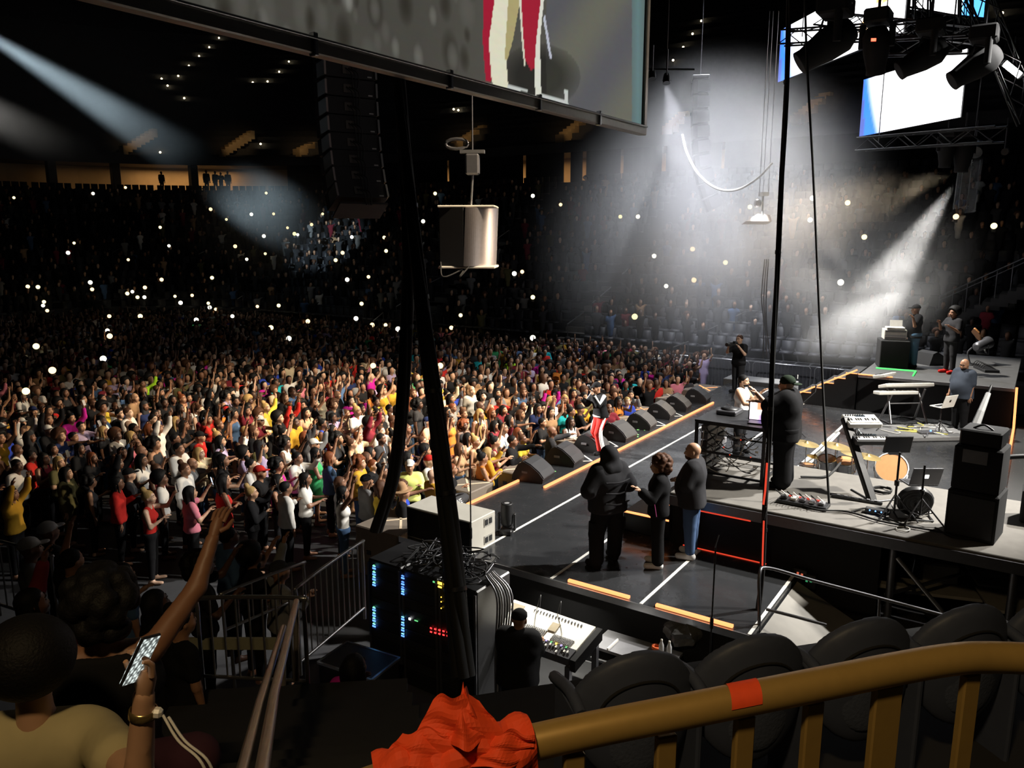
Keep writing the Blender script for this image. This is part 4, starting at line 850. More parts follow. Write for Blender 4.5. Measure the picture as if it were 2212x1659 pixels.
MB().bar(kc+ax*.42+Vector((0, 0, -.5)), kc-ax*.42+Vector((0, 0, -.5)), .02, 6).build('crossbar', STEEL, t, world=True)
c = P(2035, 868, 2.2); laptop((c.x, c.y, 2.08), math.radians(150), 'white laptop open on a small stand by the keyboard player', IVORY, BLK, open_=1.85, scale=1.3)
tripod((c.x, c.y, SZ), .76, 'chrome tripod stand under the white laptop')
t = thing('keyboard_platform', 'low grey platform littered with leads under the keyboard stand', 'platform', P(1965, 930, SZ+.12)); M = Matrix.Rotation(math.radians(-52), 3, 'Z'); MB().box((0, 0, -.06), (2.6, 1.3, .12), M=M, ch=.02).build('top', mat('platform_grey', (.14, .14, .14), .6), t)
for k in range(16):
    x, y = rg.uniform(-1.1, 1.1), rg.uniform(-.5, .5); pts = [M @ Vector((x+rg.uniform(-.3, .3), y+rg.uniform(-.25, .25), .015+.01*j)) for j in range(4)]
    MB().tube(bez(pts, 4), .011, 5).build('lead', [IVORY, RUBBER, STEEL, mat('yellow_lead', (.7, .6, .1), .5)][k % 4], t)
MB().box(M @ Vector((.3, -.3, .03)), (.5, .2, .06), M=M, ch=.01).build('pedal_case', DSTEEL, t); MB().ball(M @ Vector((.35, -.32, .07)), .025, 6, 5).build('blue_lamp', LEDB, t)
# DJ / playback racks and instruments on the far riser
c = P(1925, 792, FZ); t = thing('playback_rack', 'white lit equipment rack on a black table on the far riser', 'equipment rack', (c.x, c.y, FZ), .3); MB().box((0, 0, .42), (.8, .8, .84), ch=.02).build('draped_table', MATTE, t)
MB().box((0, 0, 1.0), (.5, .62, .3), ch=.015).build('rack', IVORY, t)
for k in range(4): MB().box((-.255, 0, .9+k*.07), (.012, .56, .05)).build('rack_panel', [GREYP, STEEL, WHITE, GREYP][k], t)
MB().box((-.05, 0, 1.19), (.4, .5, .06), ch=.01).build('mixer', IVORY, t); MB().box((.12, -.05, 1.3), (.03, .34, .22), M=Matrix.Rotation(.25, 3, 'Y')).build('screen', WHITE, t); MB().box((-.28, 0, .78), (.04, .12, .1)).build('box', WHITE, t)
g = A(2110, 722, 24.3); t = thing('electric_guitar', 'sunburst electric guitar held on a rack beside the standing musician', 'guitar', g); t.rotation_euler = (.2, .9, -.6)
MB().prism([(math.cos(a)*(.2+.05*math.cos(2*a)-.03*math.sin(3*a)), math.sin(a)*(.15+.03*math.cos(3*a)), -.025) for a in [k*2*PI/20 for k in range(20)]], (0, 0, .05)).build('body', WOODC, t); MB().box((.42, 0, .02), (.55, .055, .025)).build('neck', IVORY, t); MB().box((.74, .01, .02), (.14, .09, .02)).build('headstock', BLK, t); MB().box((-.02, 0, .03), (.08, .09, .01)).build('pickup', BLK, t)
g = A(2122, 745, 24.0); t = thing('par_light', 'fat floor light can aimed away on the far riser', 'stage light', g); t.rotation_euler = (0, 1.35, -.5); MB().lathe([(.08, -.3), (.15, -.26), (.15, .15), (.19, .25), (.19, .3)], 16).build('can', DSTEEL, t); MB().lathe([(.17, .29), (.001, .31)], 16).build('lens', IVORY, t); MB().tube([(-.0, -.19, 0), (.28, -.19, 0), (.28, .19, 0), (0, .19, 0)], .015, 6).build('yoke', BLK, t)
p = A(2098, 768, 24.1); t = thing('light_stand', 'curved black stand carrying the floor light can', 'stand', (p.x, p.y, FZ)); MB().tube(bez([(p.x, p.y, FZ), (p.x, p.y+.1, FZ+.35), tuple(p+Vector((0, 0, .25)))], 6), .025, 8).build('pole', DSTEEL, t, world=True); MB().lathe([(.25, 0), (.25, .02), (.03, .04)], 16).build('base', BLK, t)
p = P(2010, 786, FZ); t = thing('wedge_monitor', 'black wedge monitor on the far riser between the two musicians', 'speaker', (p.x, p.y, FZ), .9); MB().prism([(-.3, y-.35, z) for y, z in ((0, 0), (0, .1), (.1, .24), (.42, .42), (.58, .36), (.7, 0))], (.6, 0, 0)).build('cabinet', BLK, t)
p = P(2130, 800, FZ); t = thing('pedal_board', 'dark pedal board with tangled leads on the far riser', 'pedal board', (p.x, p.y, FZ), .4); MB().box((0, 0, .04), (.9, .4, .08), ch=.01).build('board', BLK, t)
for k in range(6): MB().tube(bez([(-.4+k*.15, -.1, .1), (-.3+k*.15, .1, .22), (-.2+k*.15, .2, .05)], 4), .012, 5).build('lead', RUBBER, t)
# curtain / wall behind the stage on the right with bright vertical patch lit by side light
for i, (q, sz) in enumerate((((1640, 905), 0),)): pass
t = thing('side_deck', 'shiny dark side deck edged by orange light strips behind the keyboards', 'stage', (22.5, -1.2, 0))
MB().bar((17.5, .22, SZ+.03), (23.8, .22, SZ+.03), .03, 6).build('light_strip', LEDO, t, world=True); MB().bar((23.8, .22, SZ+.03), (23.8, .26, FZ+.05), .03, 6).build('light_strip', LEDO, t, world=True)
MB().box((21, -1.9, SZ+.01), (9, 4.1, .02)).build('deck', mat('shiny_side_deck', (.06, .06, .06), .16), t, world=True)
# ---------------------------------------------------------------- projection screen hung above the near side
SY = 6.7; c0 = onY(1390, 292, SY); SXR, SZB = c0.x, c0.z; SXL, SZT = 2.2, SZB+5.2
ALU = mat('screen_frame_alu', (.3, .28, .25), .35, .6)
ps = thing('projection_screen', 'huge hanging projection screen in a metal frame showing striped trouser legs', 'screen', ((SXL+SXR)/2, SY, SZB))
def leg(pts, x, y):
    "interpolate left and right border of a vertical shape at picture height y"
    for (y0, a0, b0), (y1, a1, b1) in zip(pts, pts[1:]):
        if y0 <= y <= y1: t = (y-y0)/(y1-y0); return a0+(a1-a0)*t <= x <= b0+(b1-b0)*t
    return False
blob = [(random.Random(k).uniform(420, 1030), random.Random(k+50).uniform(-60, 130), random.Random(k+90).uniform(6, 22)) for k in range(60)]
def scr(x, y):
    g = .062+.04*max(0, (x-900)/500); col = [g*1.05, g, g*.84]
    if x < 1040:
        for i, (bx, by, br) in enumerate(blob):
            d = ((x-bx)/br)**2+((y-by-(x-bx)*.6)/(br*2.6))**2
            if d < 1: k = (1-d)*(.06 if i % 6 == 0 else .02 if i % 2 else -.035); col = [max(.01, c+k*w_) for c, w_ in zip(col, (1, 1, .9))]
    if 1180 < x < 1375: col = [.115+.02*math.sin(x*.03+y*.02), .115+.02*math.sin(x*.03+y*.02), .105]
    if x > 1365: k = max(0, 1-abs(x-1378)/26); col = [.09+.03*k, .105+.1*k, .1+.11*k]
    dark = ((x-1165)/75)**2+((y-165)/60)**2
    if dark < 1.4: col = [c*(.25+.5*max(0, dark-.4)) for c in col]
    if leg([(-400, 1046, 1075), (0, 1044, 1072), (90, 1043, 1058), (175, 1049, 1064)], x, y): col = [.36, .012, .035]
    if leg([(-400, 1072, 1096), (0, 1068, 1100), (90, 1056, 1093), (175, 1062, 1096), (192, 1068, 1104)], x, y): col = [.74, .72, .55]
    if leg([(-400, 1098, 1128), (0, 1098, 1124), (90, 1092, 1107), (130, 1090, 1096)], x, y): col = [.42, .36, .17]
    if leg([(-400, 1121, 1126), (0, 1121, 1127), (100, 1128, 1134), (140, 1132, 1136)], x, y): col = [.7, .68, .55]
    if leg([(-400, 1125, 1172), (0, 1126, 1169), (90, 1131, 1159), (128, 1134, 1157), (150, 1146, 1158)], x, y): col = [.36, .014, .035]
    if leg([(-400, 1168, 1174), (0, 1168, 1175), (90, 1158, 1166), (145, 1155, 1168), (207, 1156, 1169)], x, y): col = [.72, .72, .62]
    if abs(y-(187+(x-1100)*.26)) < 4 and 1096 < x < 1140 or abs(y-(206+(x-1165)*.3)) < 4 and 1165 < x < 1228 or (1219 < x < 1227 and 195 < y < 228): col = [.55, .58, .55]
    if abs(x-(1176+(y-40)*.16)) < 2.5 and 35 < y < 125: col = [.5, .52, .6]
    return col
def scr_uv(u, v):
    x, y, _ = project((SXL+.12+u*(SXR-SXL-.24), SY, SZB+.16+v*(SZT-SZB-.3))); return scr(x, y)
W, H = SXR-SXL-.24, SZT-SZB-.3
o = mobj('picture', picture('projection_picture', scr_uv, 1.0, (560, 150)), None, ps); o.matrix_local = Matrix.Translation((SXL+.12-(SXL+SXR)/2, 0, .16)) @ Matrix.Diagonal((W, 1, H, 1))
MB().box(((SXL+SXR)/2, SY+.03, SZB+.08), (SXR-SXL, .16, .17), ch=.015).build('bottom_frame', ALU, ps, world=True); MB().bar((SXL, SY-.07, SZB+.15), (SXR, SY-.07, SZB+.15), .018, 6).build('edge_wire', STEEL, ps, world=True)
for x in (SXL, SXR): MB().box((x, SY+.03, (SZB+SZT)/2), (.13, .14, SZT-SZB), ch=.015).build('side_frame', ALU, ps, world=True)
MB().box(((SXL+SXR)/2, SY+.03, SZT), (SXR-SXL, .14, .14), ch=.015).build('top_frame', ALU, ps, world=True)
for px_ in (672, 967, 1160, 1290): x = onY(px_, 70+(px_-672)*.29, SY).x; MB().box((x, SY-.03, SZB+.09), (.06, .1, .24), ch=.01).build('clamp', STEEL, ps, world=True)
for k in range(9): MB().ball((SXR+.07, SY, SZB+.4+k*.5), .03, 6, 4).build('bolt', STEEL, ps, world=True)
for x in (SXL+1, SXR-1): MB().bar((x, SY, SZT), (x, SY, 32.8), .02, 6).build('hanging_wire', DSTEEL, ps, world=True)
# ---------------------------------------------------------------- line array speaker columns
ARRB = mat('array_cabinet', (.012, .0125, .018), .8)
def line_array(top, rz, label, n=9, wdt=1.12, hgt=.36, plain=False):
    t = thing('line_array', label, 'speaker', top, rz); y, z, ang = 0., 0., 0.; angs = (0, 1, 2, 4, 6, 9, 13, 18, 24)
    for k in range(n):
        a = math.radians(angs[k]); y -= math.sin(a)*hgt*.9; z -= math.cos(a)*hgt*(.5 if k == 0 else 1); M = Matrix.Rotation(-a, 3, 'X'); c = Vector((0, y, z))
        cab = MB().prism([c+M @ Vector(v) for v in ((-wdt/2, .28, -hgt*.48), (wdt/2, .28, -hgt*.48), (wdt*.46, -.3, -hgt*.40), (-wdt*.46, -.3, -hgt*.40))], M @ Vector((0, 0, hgt*.9))).build('cabinet', ARRB, t)
        for s in (-1, 1): MB().box(c+M @ Vector((s*wdt*.47, -.1, 0)), (.04, .5, hgt*.75), M=M).build('rigging_arm', DSTEEL, cab)
        if not plain:
            MB().box(c+M @ Vector((-.05, -.31, 0)), (.22, .02, .16), M=M).build('connector_panel', BLK, cab); MB().box(c+M @ Vector((wdt*.36, -.30, -.1)), (.09, .012, .025), M=M).build('badge', mat('badge_grey', (.35, .35, .38), .5), cab)
            for j in range(3): MB().tube(bez([c+M @ Vector((-.1+j*.06, -.32, .03)), c+M @ Vector((-.02+j*.07, -.42, -.1)), c+M @ Vector((.02+j*.05, -.36, -.34))], 5), .012, 5).build('jumper_cable', RUBBER, cab)
    MB().box((0, 0, .08), (wdt, .6, .1), ch=.01).build('top_frame', DSTEEL, t); MB().bar((0, 0, .1), (0, 0, 32.7-top[2]), .025, 6).build('chain', DSTEEL, t)
    if not plain: MB().box((0, y-.16, z-.26), (wdt*.9, .55, .04), M=Matrix.Rotation(-math.radians(30), 3, 'X')).build('bottom_plate', ARRB, t)
    return t
line_array(A(742, 96, 15.6), math.radians(-24), 'long curved column of stacked black speaker cabinets hanging behind the projection screen')
line_array(A(1512, 175, 30), math.radians(25), 'far curved speaker column hanging in the smoke', n=9, hgt=.55, plain=True)
# smaller hung speaker with bright curved skin
c = A(1018, 512, 19.5); t = thing('hung_speaker', 'single hung speaker box with a shiny curved metal side catching the light', 'speaker', c, math.radians(-60))
prof = [(-.72, .5), (-.72, -.45), (-.1, -.62)]; arc = [(-.1+.68*math.sin(k*PI/16), -.62+.95*(1-math.cos(k*PI/16))*.95) for k in range(1, 9)]
arc = [(-.12+.7*math.sin(k*PI/48), -.62+.9*(1-math.cos(k*PI/48))) for k in range(1, 25)]
poly = [(x, y, -.7) for x, y in prof+arc]+[(.58, .5, -.7)]
MB().prism([(-.72, .5, -.7), (-.72, -.45, -.7), (-.12, -.62, -.7), (-.12, .5, -.7)], (0, 0, 1.4)).build('cabinet', MATTE, t)
MB().prism([(x, y, -.7) for x, y in [(-.12, .5), (-.12, -.62)]+arc+[(.58, .5)]], (.06, 0, 1.4)).build('curved_skin', mat('silver_skin', (.5, .45, .45), .34, 1.), t)
MB().box((-.06, 0, -.73), (1.4, 1.1, .06), ch=.02).build('bottom_plate', BEIGE, t); MB().box((-.06, 0, .73), (1.4, 1.1, .06), ch=.02).build('top_plate', BEIGE, t)
MB().bar((0, 0, .75), (.05, 0, 1.5), .03, 6).build('hook_chain', STEEL, t); MB().box((.05, 0, 1.75), (.34, .28, .5), ch=.04).build('hoist_motor', DSTEEL, t); MB().box((.05, 0, 2.05), (.6, .2, .08)).build('hoist_bracket', STEEL, t); MB().bar((.05, 0, 2.0), (.05, 0, 32.7-c.z), .02, 6).build('chain', DSTEEL, t)
MB().tube([(math.cos(a)*.28-.35, .1, 2.25+math.sin(a)*.12) for a in [k*PI/6 for k in range(13)]], .04, 6).build('cable_loop', DSTEEL, t)
for s in (-1, 1): MB().tube(bez([(s*.4-.3, -.5, -.6), (s*.2-.4, -.75, -.95), (-.1, -.5, -.75)], 5), .02, 5).build('cable', RUBBER, t)
# ---------------------------------------------------------------- cable looms dropping to the racks, ropes
def loom(pts, r, label, strands=5, bands=6, m=RUBBER, twist=5., name='cable_loom'):
    P0 = bez(pts, 8); t = thing(name, label, 'cable', P0[-1]); n = len(P0)
    for s in range(strands):
        q = []
        for i, p in enumerate(P0):
            a = 2*PI*s/strands+twist*i/n; rr = (r[0]+(r[1]-r[0])*i/n)*.55; q.append(p+R*(math.cos(a)*rr)+F*(math.sin(a)*rr))
        MB().tube(q, [(r[0]+(r[1]-r[0])*i/n)*.55 for i in range(n)], 7).build('cable', m, t, world=True)
    for k in range(1, bands):
        i = int(k*n/bands); rr = r[0]+(r[1]-r[0])*i/n; MB().tube([P0[i], P0[i]+(P0[min(n-1, i+1)]-P0[i]).normalized()*.05], rr*1.15, 10).build('tape_band', BLK, t, world=True)
    return t
loom([A(x, y, d) for x, y, d in ((836, -80, 9.6), (850, 60, 9.7), (862, 180, 9.8), (873, 320, 9.9), (880, 450, 10), (882, 580, 10.1), (879, 700, 10.2), (868, 880, 10.3), (850, 1030, 10.4), (812, 1148, 10.5))], (.075, .085), 'thick black cable loom hanging past the projection screen to the amplifier racks')
loom([A(x, y, d) for x, y, d in ((868, 250, 9.5), (886, 420, 9.5), (903, 580, 9.5), (922, 740, 9.5), (948, 940, 9.5), (967, 1100, 9.5), (985, 1290, 9.4), (1000, 1460, 9.2))], (.06, .14), 'straight black cable loom slanting down in front of the amplifier racks')
loom([A(x, y, 10.6) for x, y in ((1706, -60), (1703, 60), (1696, 250), (1684, 480), (1672, 720), (1664, 900), (1655, 1050), (1646, 1230), (1632, 1368))], (.034, .038), 'black hanging cable bundle falling straight past the DJ to the guard rail', 3, 5, twist=9)
a = [A(x, y, 10.5) for x, y in ((1657, 1000), (1653, 1060), (1649, 1090))]; b = [A(x, y, 10.5) for x, y in ((1650, 1125), (1648, 1180), (1647, 1222))]
t = thing('red_glow_on_cable', 'red light on the hanging cable by the riser, built as a glowing tube', 'light', b[-1]); MB().tube(a, .013, 6).build('tube', LEDR, t, world=True); MB().tube(b, .011, 6).build('tube', LEDR, t, world=True); MB().tube([(p.x, p.y, p.z) for p in (A(1655, 1095, 10.5), A(1650, 1122, 10.5))], .016, 6).build('joint', BLK, t, world=True)  # glowing tube put in for the red light falling on the cable
o = MB().tube(bez([A(x, y, 12.1) for x, y in ((1738, -40), (1743, 130), (1757, 380), (1770, 680), (1782, 930), (1791, 1088))], 6), .018, 6).build('hanging_rope', RUBBER); tag(o, 'thin black rope stretched from the rig down to the riser edge', 'rope')
# ---------------------------------------------------------------- video walls and black trusses over the stage
def video_wall(bl, br_px, hgt, az, dist, label, fn, strength):
    a = A(bl[0], bl[1], dist); dr = Vector((math.cos(az), math.sin(az), 0)); best = min((abs(project(a+dr*s*k*.05)[0]-br_px), s*k*.05) for k in range(1, 160) for s in (-1, 1)); L = best[1]; b = a+dr*L
    t = thing('video_wall', label, 'video screen', a); bk = F; nrm = Vector((-dr.y, dr.x, 0)); nrm = nrm if nrm.dot(a-CAM) > 0 else -nrm
    mid = (a+b)/2; M = Matrix.Rotation(math.atan2(b.y-a.y, b.x-a.x), 3, 'Z')
    MB().box((mid.x+nrm.x*.1, mid.y+nrm.y*.1, a.z+hgt/2), (abs(L), .12, hgt), M=M).build('cabinet', BLK, t, world=True)
    v = b-a; o = mobj('picture', picture('video_picture', fn, strength, (48, 24)), None, t); o.matrix_local = Matrix(((v.x, nrm.x, 0, 0), (v.y, nrm.y, 0, 0), (0, 0, hgt, 0), (0, 0, 0, 1)))
    return a, b, hgt
def blueleft(u, v):
    k = min(1, max(0, (u-.03-.15*(1-v)**1.3)/.11)); a = (.03, .16, .75); b = (1, 1, 1.02)
    if u < .06*(1-v): a = (.06, .09, .32)
    return [x+(y-x)*k for x, y in zip(a, b)]
def orangeswirl(u, v):
    c = blueleft(u, v*.6+.4); d = abs(math.hypot((u-.8)*2.2, v-.35)-.16); e = abs(math.hypot((u-.86)*2.2, v-.75)-.12)
    return (1., .52, .16) if d < .05 or e < .05 else (.9, .2, .05) if u > .94 and v > .6 else c
bA = video_wall((1856, 295), 2074, 1.86, math.radians(45.5), 27., 'white and blue video wall hanging low over the far riser', blueleft, 2.6)
bB = video_wall((1680, 178), 1975, 1.95, math.radians(42), 31., 'video wall with blue edge and orange figure hanging behind the black moving light', orangeswirl, 2.6)
bC = video_wall((1868, 9), 2124, 2.2, math.radians(-38), 27., 'upper video wall cut by black truss uprights', lambda u, v: [x for x in blueleft(1-u if u > .5 else .6, .6)] if u < .8 else (.08, .35, .85), 2.6)
TRUSS = mat('truss_black', (.01, .01, .011), .5, .3)
def truss(a, b, label, s=.4, seg=.6):
    a, b = Vector(a), Vector(b); d = b-a; L = d.length; M = d.to_track_quat('X', 'Z').to_matrix(); t = thing('lighting_truss', label, 'truss', a); n = max(2, int(L/seg)); K = [(-1, -1), (1, -1), (1, 1), (-1, 1)]
    pt = lambda u, k: a+d*u+M @ Vector((0, K[k % 4][0]*s/2, K[k % 4][1]*s/2))
    for k in range(4): MB().bar(pt(0, k), pt(1, k), .028, 6).build('chord', TRUSS, t, world=True)
    for k in range(4):
        for i in range(n): u0, u1 = i/n, (i+1)/n; MB().bar(pt(u0, k) if i % 2 else pt(u1, k), pt(u1, k+1) if i % 2 else pt(u0, k+1), .016, 5).build('brace', TRUSS, t, world=True)
    for u in (.15, .85): p = a+d*u; MB().bar(p, (p.x, p.y, 32.7), .015, 5).build('hanging_wire', DSTEEL, t, world=True)
truss(A(1690, 82, 24), A(2010, 62, 21), 'black lattice truss crossing in front of the video walls'); truss(A(1770, 40, 25), A(2120, 78, 21), 'second black lattice truss above the moving lights')
truss(A(1880, 105, 22), A(2090, 95, 20), 'short black truss carrying the moving lights beside the low video wall'); truss(A(1860, 312, 26), A(2160, 290, 21), 'black truss slung beneath the low video wall'); truss(A(2110, -20, 20), A(2225, 260, 20), 'black slanted truss tower beside the bright strobe bar', .5)
truss(A(1880, 15, 25.5), A(2120, 62, 22.5), 'black truss below the upper video wall'); truss(A(1990, 60, 23), A(1992, -60, 23.5), 'black upright truss before the upper video wall'); truss(A(2085, 70, 22), A(2087, -60, 22.5), 'black upright truss at the blue end of the upper video wall', .3)
def hung_light(q, dist, tx, ty, label, scale=1.5, lit=False, head=None):
    "moving head fixture hanging at pixel q, its head aimed along screen direction (tx, ty)"
    p = A(*q, dist); t = thing('moving_light', label, 'stage light', p); d = (R*tx-U*ty+F*.25).normalized(); s = scale; up = Vector((0, 0, 1))
    MB().box((0, 0, .36*s), (.42*s, .34*s, .2*s), ch=.04).build('base', MATTE, t); sd = d.cross(up).normalized()
    for k in (-1, 1): MB().bar(sd*k*.2*s+up*.28*s, sd*k*.2*s-up*.05*s, .045*s, 6).build('yoke_arm', MATTE, t)
    M = d.to_track_quat('Z', 'Y').to_matrix().to_4x4(); h = MB().lathe([(.001, -.24*s), (.12*s, -.23*s), (.19*s, -.1*s), (.18*s, .1*s), (.13*s, .35*s), (.135*s, .42*s), (.12*s, .425*s)], 18, M).build('head', MATTE, t)
    MB().lathe([(.115*s, .40*s), (.001, .42*s)], 18, M).build('lens', LEDW if lit else mat('dark_lens', (.05, .05, .06), .1), h); MB().tube([M @ Vector(v) for v in ((.1*s, .16*s, -.1*s), (.1*s, .25*s, 0), (.1*s, .16*s, .1*s))], .015*s, 6).build('grab_handle', DSTEEL, h)
    MB().bar(up*.45*s, up*.75*s, .03, 6).build('clamp', DSTEEL, t); return t
hung_light((1800, 88), 15.5, -.8, .5, 'large black moving light silhouetted against the orange video wall', 1.75); hung_light((1893, 95), 17, .1, .5, 'black moving light with a small red glow beside the orange figure', 1.5); hung_light((2005, 118), 16.5, -.85, .45, 'black moving light hanging over the top of the low video wall', 1.5); hung_light((2120, 135), 16, -.8, .5, 'black moving light overlapping the white end of the low video wall', 1.5)
t = thing('red_indicator', 'small red glowing panel on the rig beside a moving light', 'light', A(1887, 86, 16.6)); MB().box((0, 0, 0), (.02, .1, .06), rz=.5).build('lens', glow('red_glow', (1, .1, .05), 4.), t); MB().box((.02, 0, 0), (.03, .14, .1), rz=.5).build('housing', BLK, t)
hung_light((2045, 322), 24, 0, 1, 'small dark moving light aimed straight down under the low video wall', 1.3); hung_light((2082, 326), 24, 0, 1, 'second dark moving light aimed down beside the glowing lamp', 1.5)
def lamp_can(p, d, label, r=.16, name='stage_lamp'):
    "lit lamp: can with a glowing lens facing along d"
    t = thing(name, label, 'stage light', p); M = Vector(d).normalized().to_track_quat('Z', 'Y').to_matrix().to_4x4(); MB().lathe([(r*.7, -r*3), (r, -r*2), (r*1.05, -.02)], 16, M).build('can', BLK, t); MB().lathe([(r*.95, -.06), (.001, -.05)], 16, M).build('lens', LEDW, t); MB().tube([M @ Vector((s*r*1.15, 0, -r)) for s in (-1, 1)], .02, 6).build('yoke', BLK, t); MB().bar((0, 0, r), (0, 0, 1.0), .02, 6).build('clamp', DSTEEL, t); return t
toc = lambda p: (CAM-p)
p = LAMP_B; lamp_can(p+(CAM-p).normalized()*-.0, (toc(p).normalized()+Vector((-.1, .2, -.6))), 'blazing white lamp throwing the beam into the smoke', .2)
p = A(2187, 150, 20); t = thing('strobe_light', 'bright slanted strobe bar at the edge of the rig', 'stage light', p); M = (R*.75-U*.6).normalized().to_track_quat('X', 'Z').to_matrix(); MB().box((0, 0, 0), (.62, .16, .16), M=M, ch=.02).build('housing', BLK, t); MB().box(tuple((CAM-p).normalized()*.1), (.5, .03, .15), M=M).build('lens', LEDW, t); MB().bar((0, 0, .1), (0, 0, .8), .02, 6).build('clamp', DSTEEL, t)
p = A(2170, 328, 24); lamp_can(p, toc(p)+Vector((-5, 8, -3)), 'small bright lamp at the end of the rig', .1)
for q, l in (((1409, 172), 'small white lamp shining down beside the projection screen corner'), ((1440, 181), 'small white lamp angled into the smoke beside the projection screen')):
    p = A(*q, 24); lamp_can(p, toc(p).normalized()*.55+Vector((.2, .05, -.75)), l, .11)
t = thing('catwalk_pipe', 'dark lighting pipe holding the two small white lamps', 'truss', A(1395, 150, 24.2)); MB().bar(A(1380, 150, 24.2), A(1500, 150, 24.2), .03, 6).build('pipe', TRUSS, t, world=True); MB().bar(A(1440, 150, 24.2), (A(1440, 150, 24.2).x, A(1440, 150, 24.2).y, 32.7), .015, 5).build('hanging_wire', DSTEEL, t, world=True)
# unseen truss over the added crowd fill, out of frame; no lamp housings built
truss((9, 2.6, 15.9), (27, 2.2, 15.9), 'long overhead truss across the stage above the added crowd fill light', .5, 1.2)
# clear tube hanging under the lamp, drooping white cable, hanging lit platform
CLEAR = mat('clear_plastic', (.5, .52, .55), .15, alpha=.22)
p = A(2088, 400, 24.6); t = thing('clear_tube', 'hanging clear plastic tube catching the lamp light', 'tube', p); MB().tube([A(2098, 342, 24.6), A(2082, 455, 24.6)], .34, 10, cap=False).build('skin', CLEAR, t, world=True)
for k, x in enumerate((2066, 2076, 2094, 2112)): MB().bar(A(x+6, 345, 24.5), A(x-6, 452, 24.5), .012, 5).build('edge', STEEL, t, world=True)
o = MB().tube(bez([A(x, y, 26) for x, y in ((1474, 290), (1484, 330), (1508, 375), (1540, 403), (1572, 412), (1605, 405), (1640, 382), (1668, 352))], 6), .04, 6).build('drooping_cable', WHITE); tag(o, 'white cable drooping in a deep curve through the smoke', 'cable')
p = A(1640, 478, 26); t = thing('hanging_platform', 'small brightly lit platform with a lamp fixture hung on wires in the smoke', 'platform', p); MB().prism([p-R*.45, p+R*.42, p+R*.36+U*.22, p-R*.05+U*.25], F*.5).build('deck', mat('lit_white_deck', (.8, .75, .72), .6), t, world=True)
MB().bar(p+U*.2+R*.1, p+U*.85+R*.12, .035, 6).build('mast', STEEL, t, world=True); MB().box(p+U*.9+R*.15, (.5, .2, .12), M=Matrix.Rotation(.6, 3, 'Z')).build('fixture', IVORY, t, world=True); MB().ball(p+U*.6-R*.05, .14, 8, 6).build('pulley', STEEL, t, world=True)
for s in (.0, .12, .3): MB().bar(p+U*.85+R*s, p+U*7+R*(s+.35), .012, 5).build('wire', STEEL, t, world=True)
t = thing('hanging_leads', 'pale leads dangling below the hung platform', 'cable', A(1645, 770, 26)); 
for k in range(3): MB().tube(bez([A(1652+k*4, 560, 26), A(1645+k*5, 640, 26), A(1650+k*3, 700, 26), A(1648+k*8, 775, 26)], 5), .02, 5).build('lead', GREYP, t, world=True)
# ---------------------------------------------------------------- the people on and around the stage
cBLACK = cloth('black', (.011, .011, .012)); cCHAR = cloth('charcoal', (.03, .03, .033)); cWHITE = cloth('white', (.72, .71, .68)); cJEAN = cloth('jean', (.06, .1, .19)); cNAVY = cloth('navy', (.02, .03, .07)); cGREY = cloth('grey', (.17, .17, .17)); cRED = cloth('red', (.5, .03, .025)); cSHOEW = cloth('white_leather', (.6, .6, .6))
def hero(label, loc, az, J, skin, hair, hairm, top=None, pants=None, shoes=cBLACK, w=1., belly=0., scale=1., extra=(), h=.018, hh=.011, cat='person', curl=.5, face=True, name='person'):
    t = thing(name, label, cat, loc, math.radians(az), scale=scale); ms = [('body', body_mesh(J, h, hh, w, belly, curl), skin)]
    if top: ms.append((top.pop('name', 'top'), top_mesh(J, h, w, belly, **{k: v for k, v in top.items() if k != 'm'}), top['m']))
    if pants: ms.append((pants.pop('name', 'trousers'), pants_mesh(J, h, w, belly=belly, **{k: v for k, v in pants.items() if k != 'm'}), pants['m']))
    if shoes: ms.append(('shoes', shoes_mesh(J, .016), shoes))
    dress_up(t, J, ms, hair, skin, hairm, face)
    for nm, mb, m in extra: mb.build(nm, m, t)
    return t
WIDE = {'L': ((.02, .17, .5), (-.04, .2, .09)), 'R': ((.03, -.17, .5), (.1, -.2, .09))}; STEP_ = {'L': ((.14, .12, .52), (.2, .13, .09)), 'R': ((-.06, -.11, .51), (-.2, -.12, .1))}
# hooded man, back to us
J = skel(((-.05, .55, -.8), (.55, -.65, .25)), ((-.05, .55, -.8), (.55, -.65, .25)), legs=WIDE); S = SDF((-.3, -.3, -.3), (.3, .3, .32), .014); S.ell((-.03, 0, .02), (.135, .118, .13), .02); S.cap((-.06, -.05, -.14), (-.06, .05, -.14), .12, .12, .06); S.cut(lambda X, Y, Z: np.where(Z > -.12, X-.07, -1)); V, Q = S.mesh(); hood = npmesh('hood', V, Q)
cJACK = cloth('black_padded', (.028, .028, .031)); p = (P(1284, 1208)+P(1336, 1232))/2
t = hero('stout man in a black hooded jacket standing with his back turned', (p.x, p.y, SZ), 62, J, SKIN[1], 'short', HAIRB, dict(name='jacket', m=cJACK, frac=1.85, ex=.045, hem=.84, loose=.015, thick=1.15, collar=True), dict(m=cBLACK, ex=.04, flare=.015), cBLACK, w=1.26, belly=.05, scale=1.06)
o = mobj('hood', hood, cJACK, t); o.matrix_local = head_xf(J)
for k in range(3): MB().tube(bez([(-.235, -.2, 1.02+k*.16), (-.27, 0, 1.0+k*.16), (-.235, .2, 1.03+k*.15)], 5), .012, 5).build('jacket_seam', cJACK, t)
MB().box((.0, .26, .62), (.14, .05, .17), ch=.02).build('cargo_pocket', cBLACK, t); MB().box((.0, -.26, .62), (.14, .05, .17), ch=.02).build('cargo_pocket', cBLACK, t)
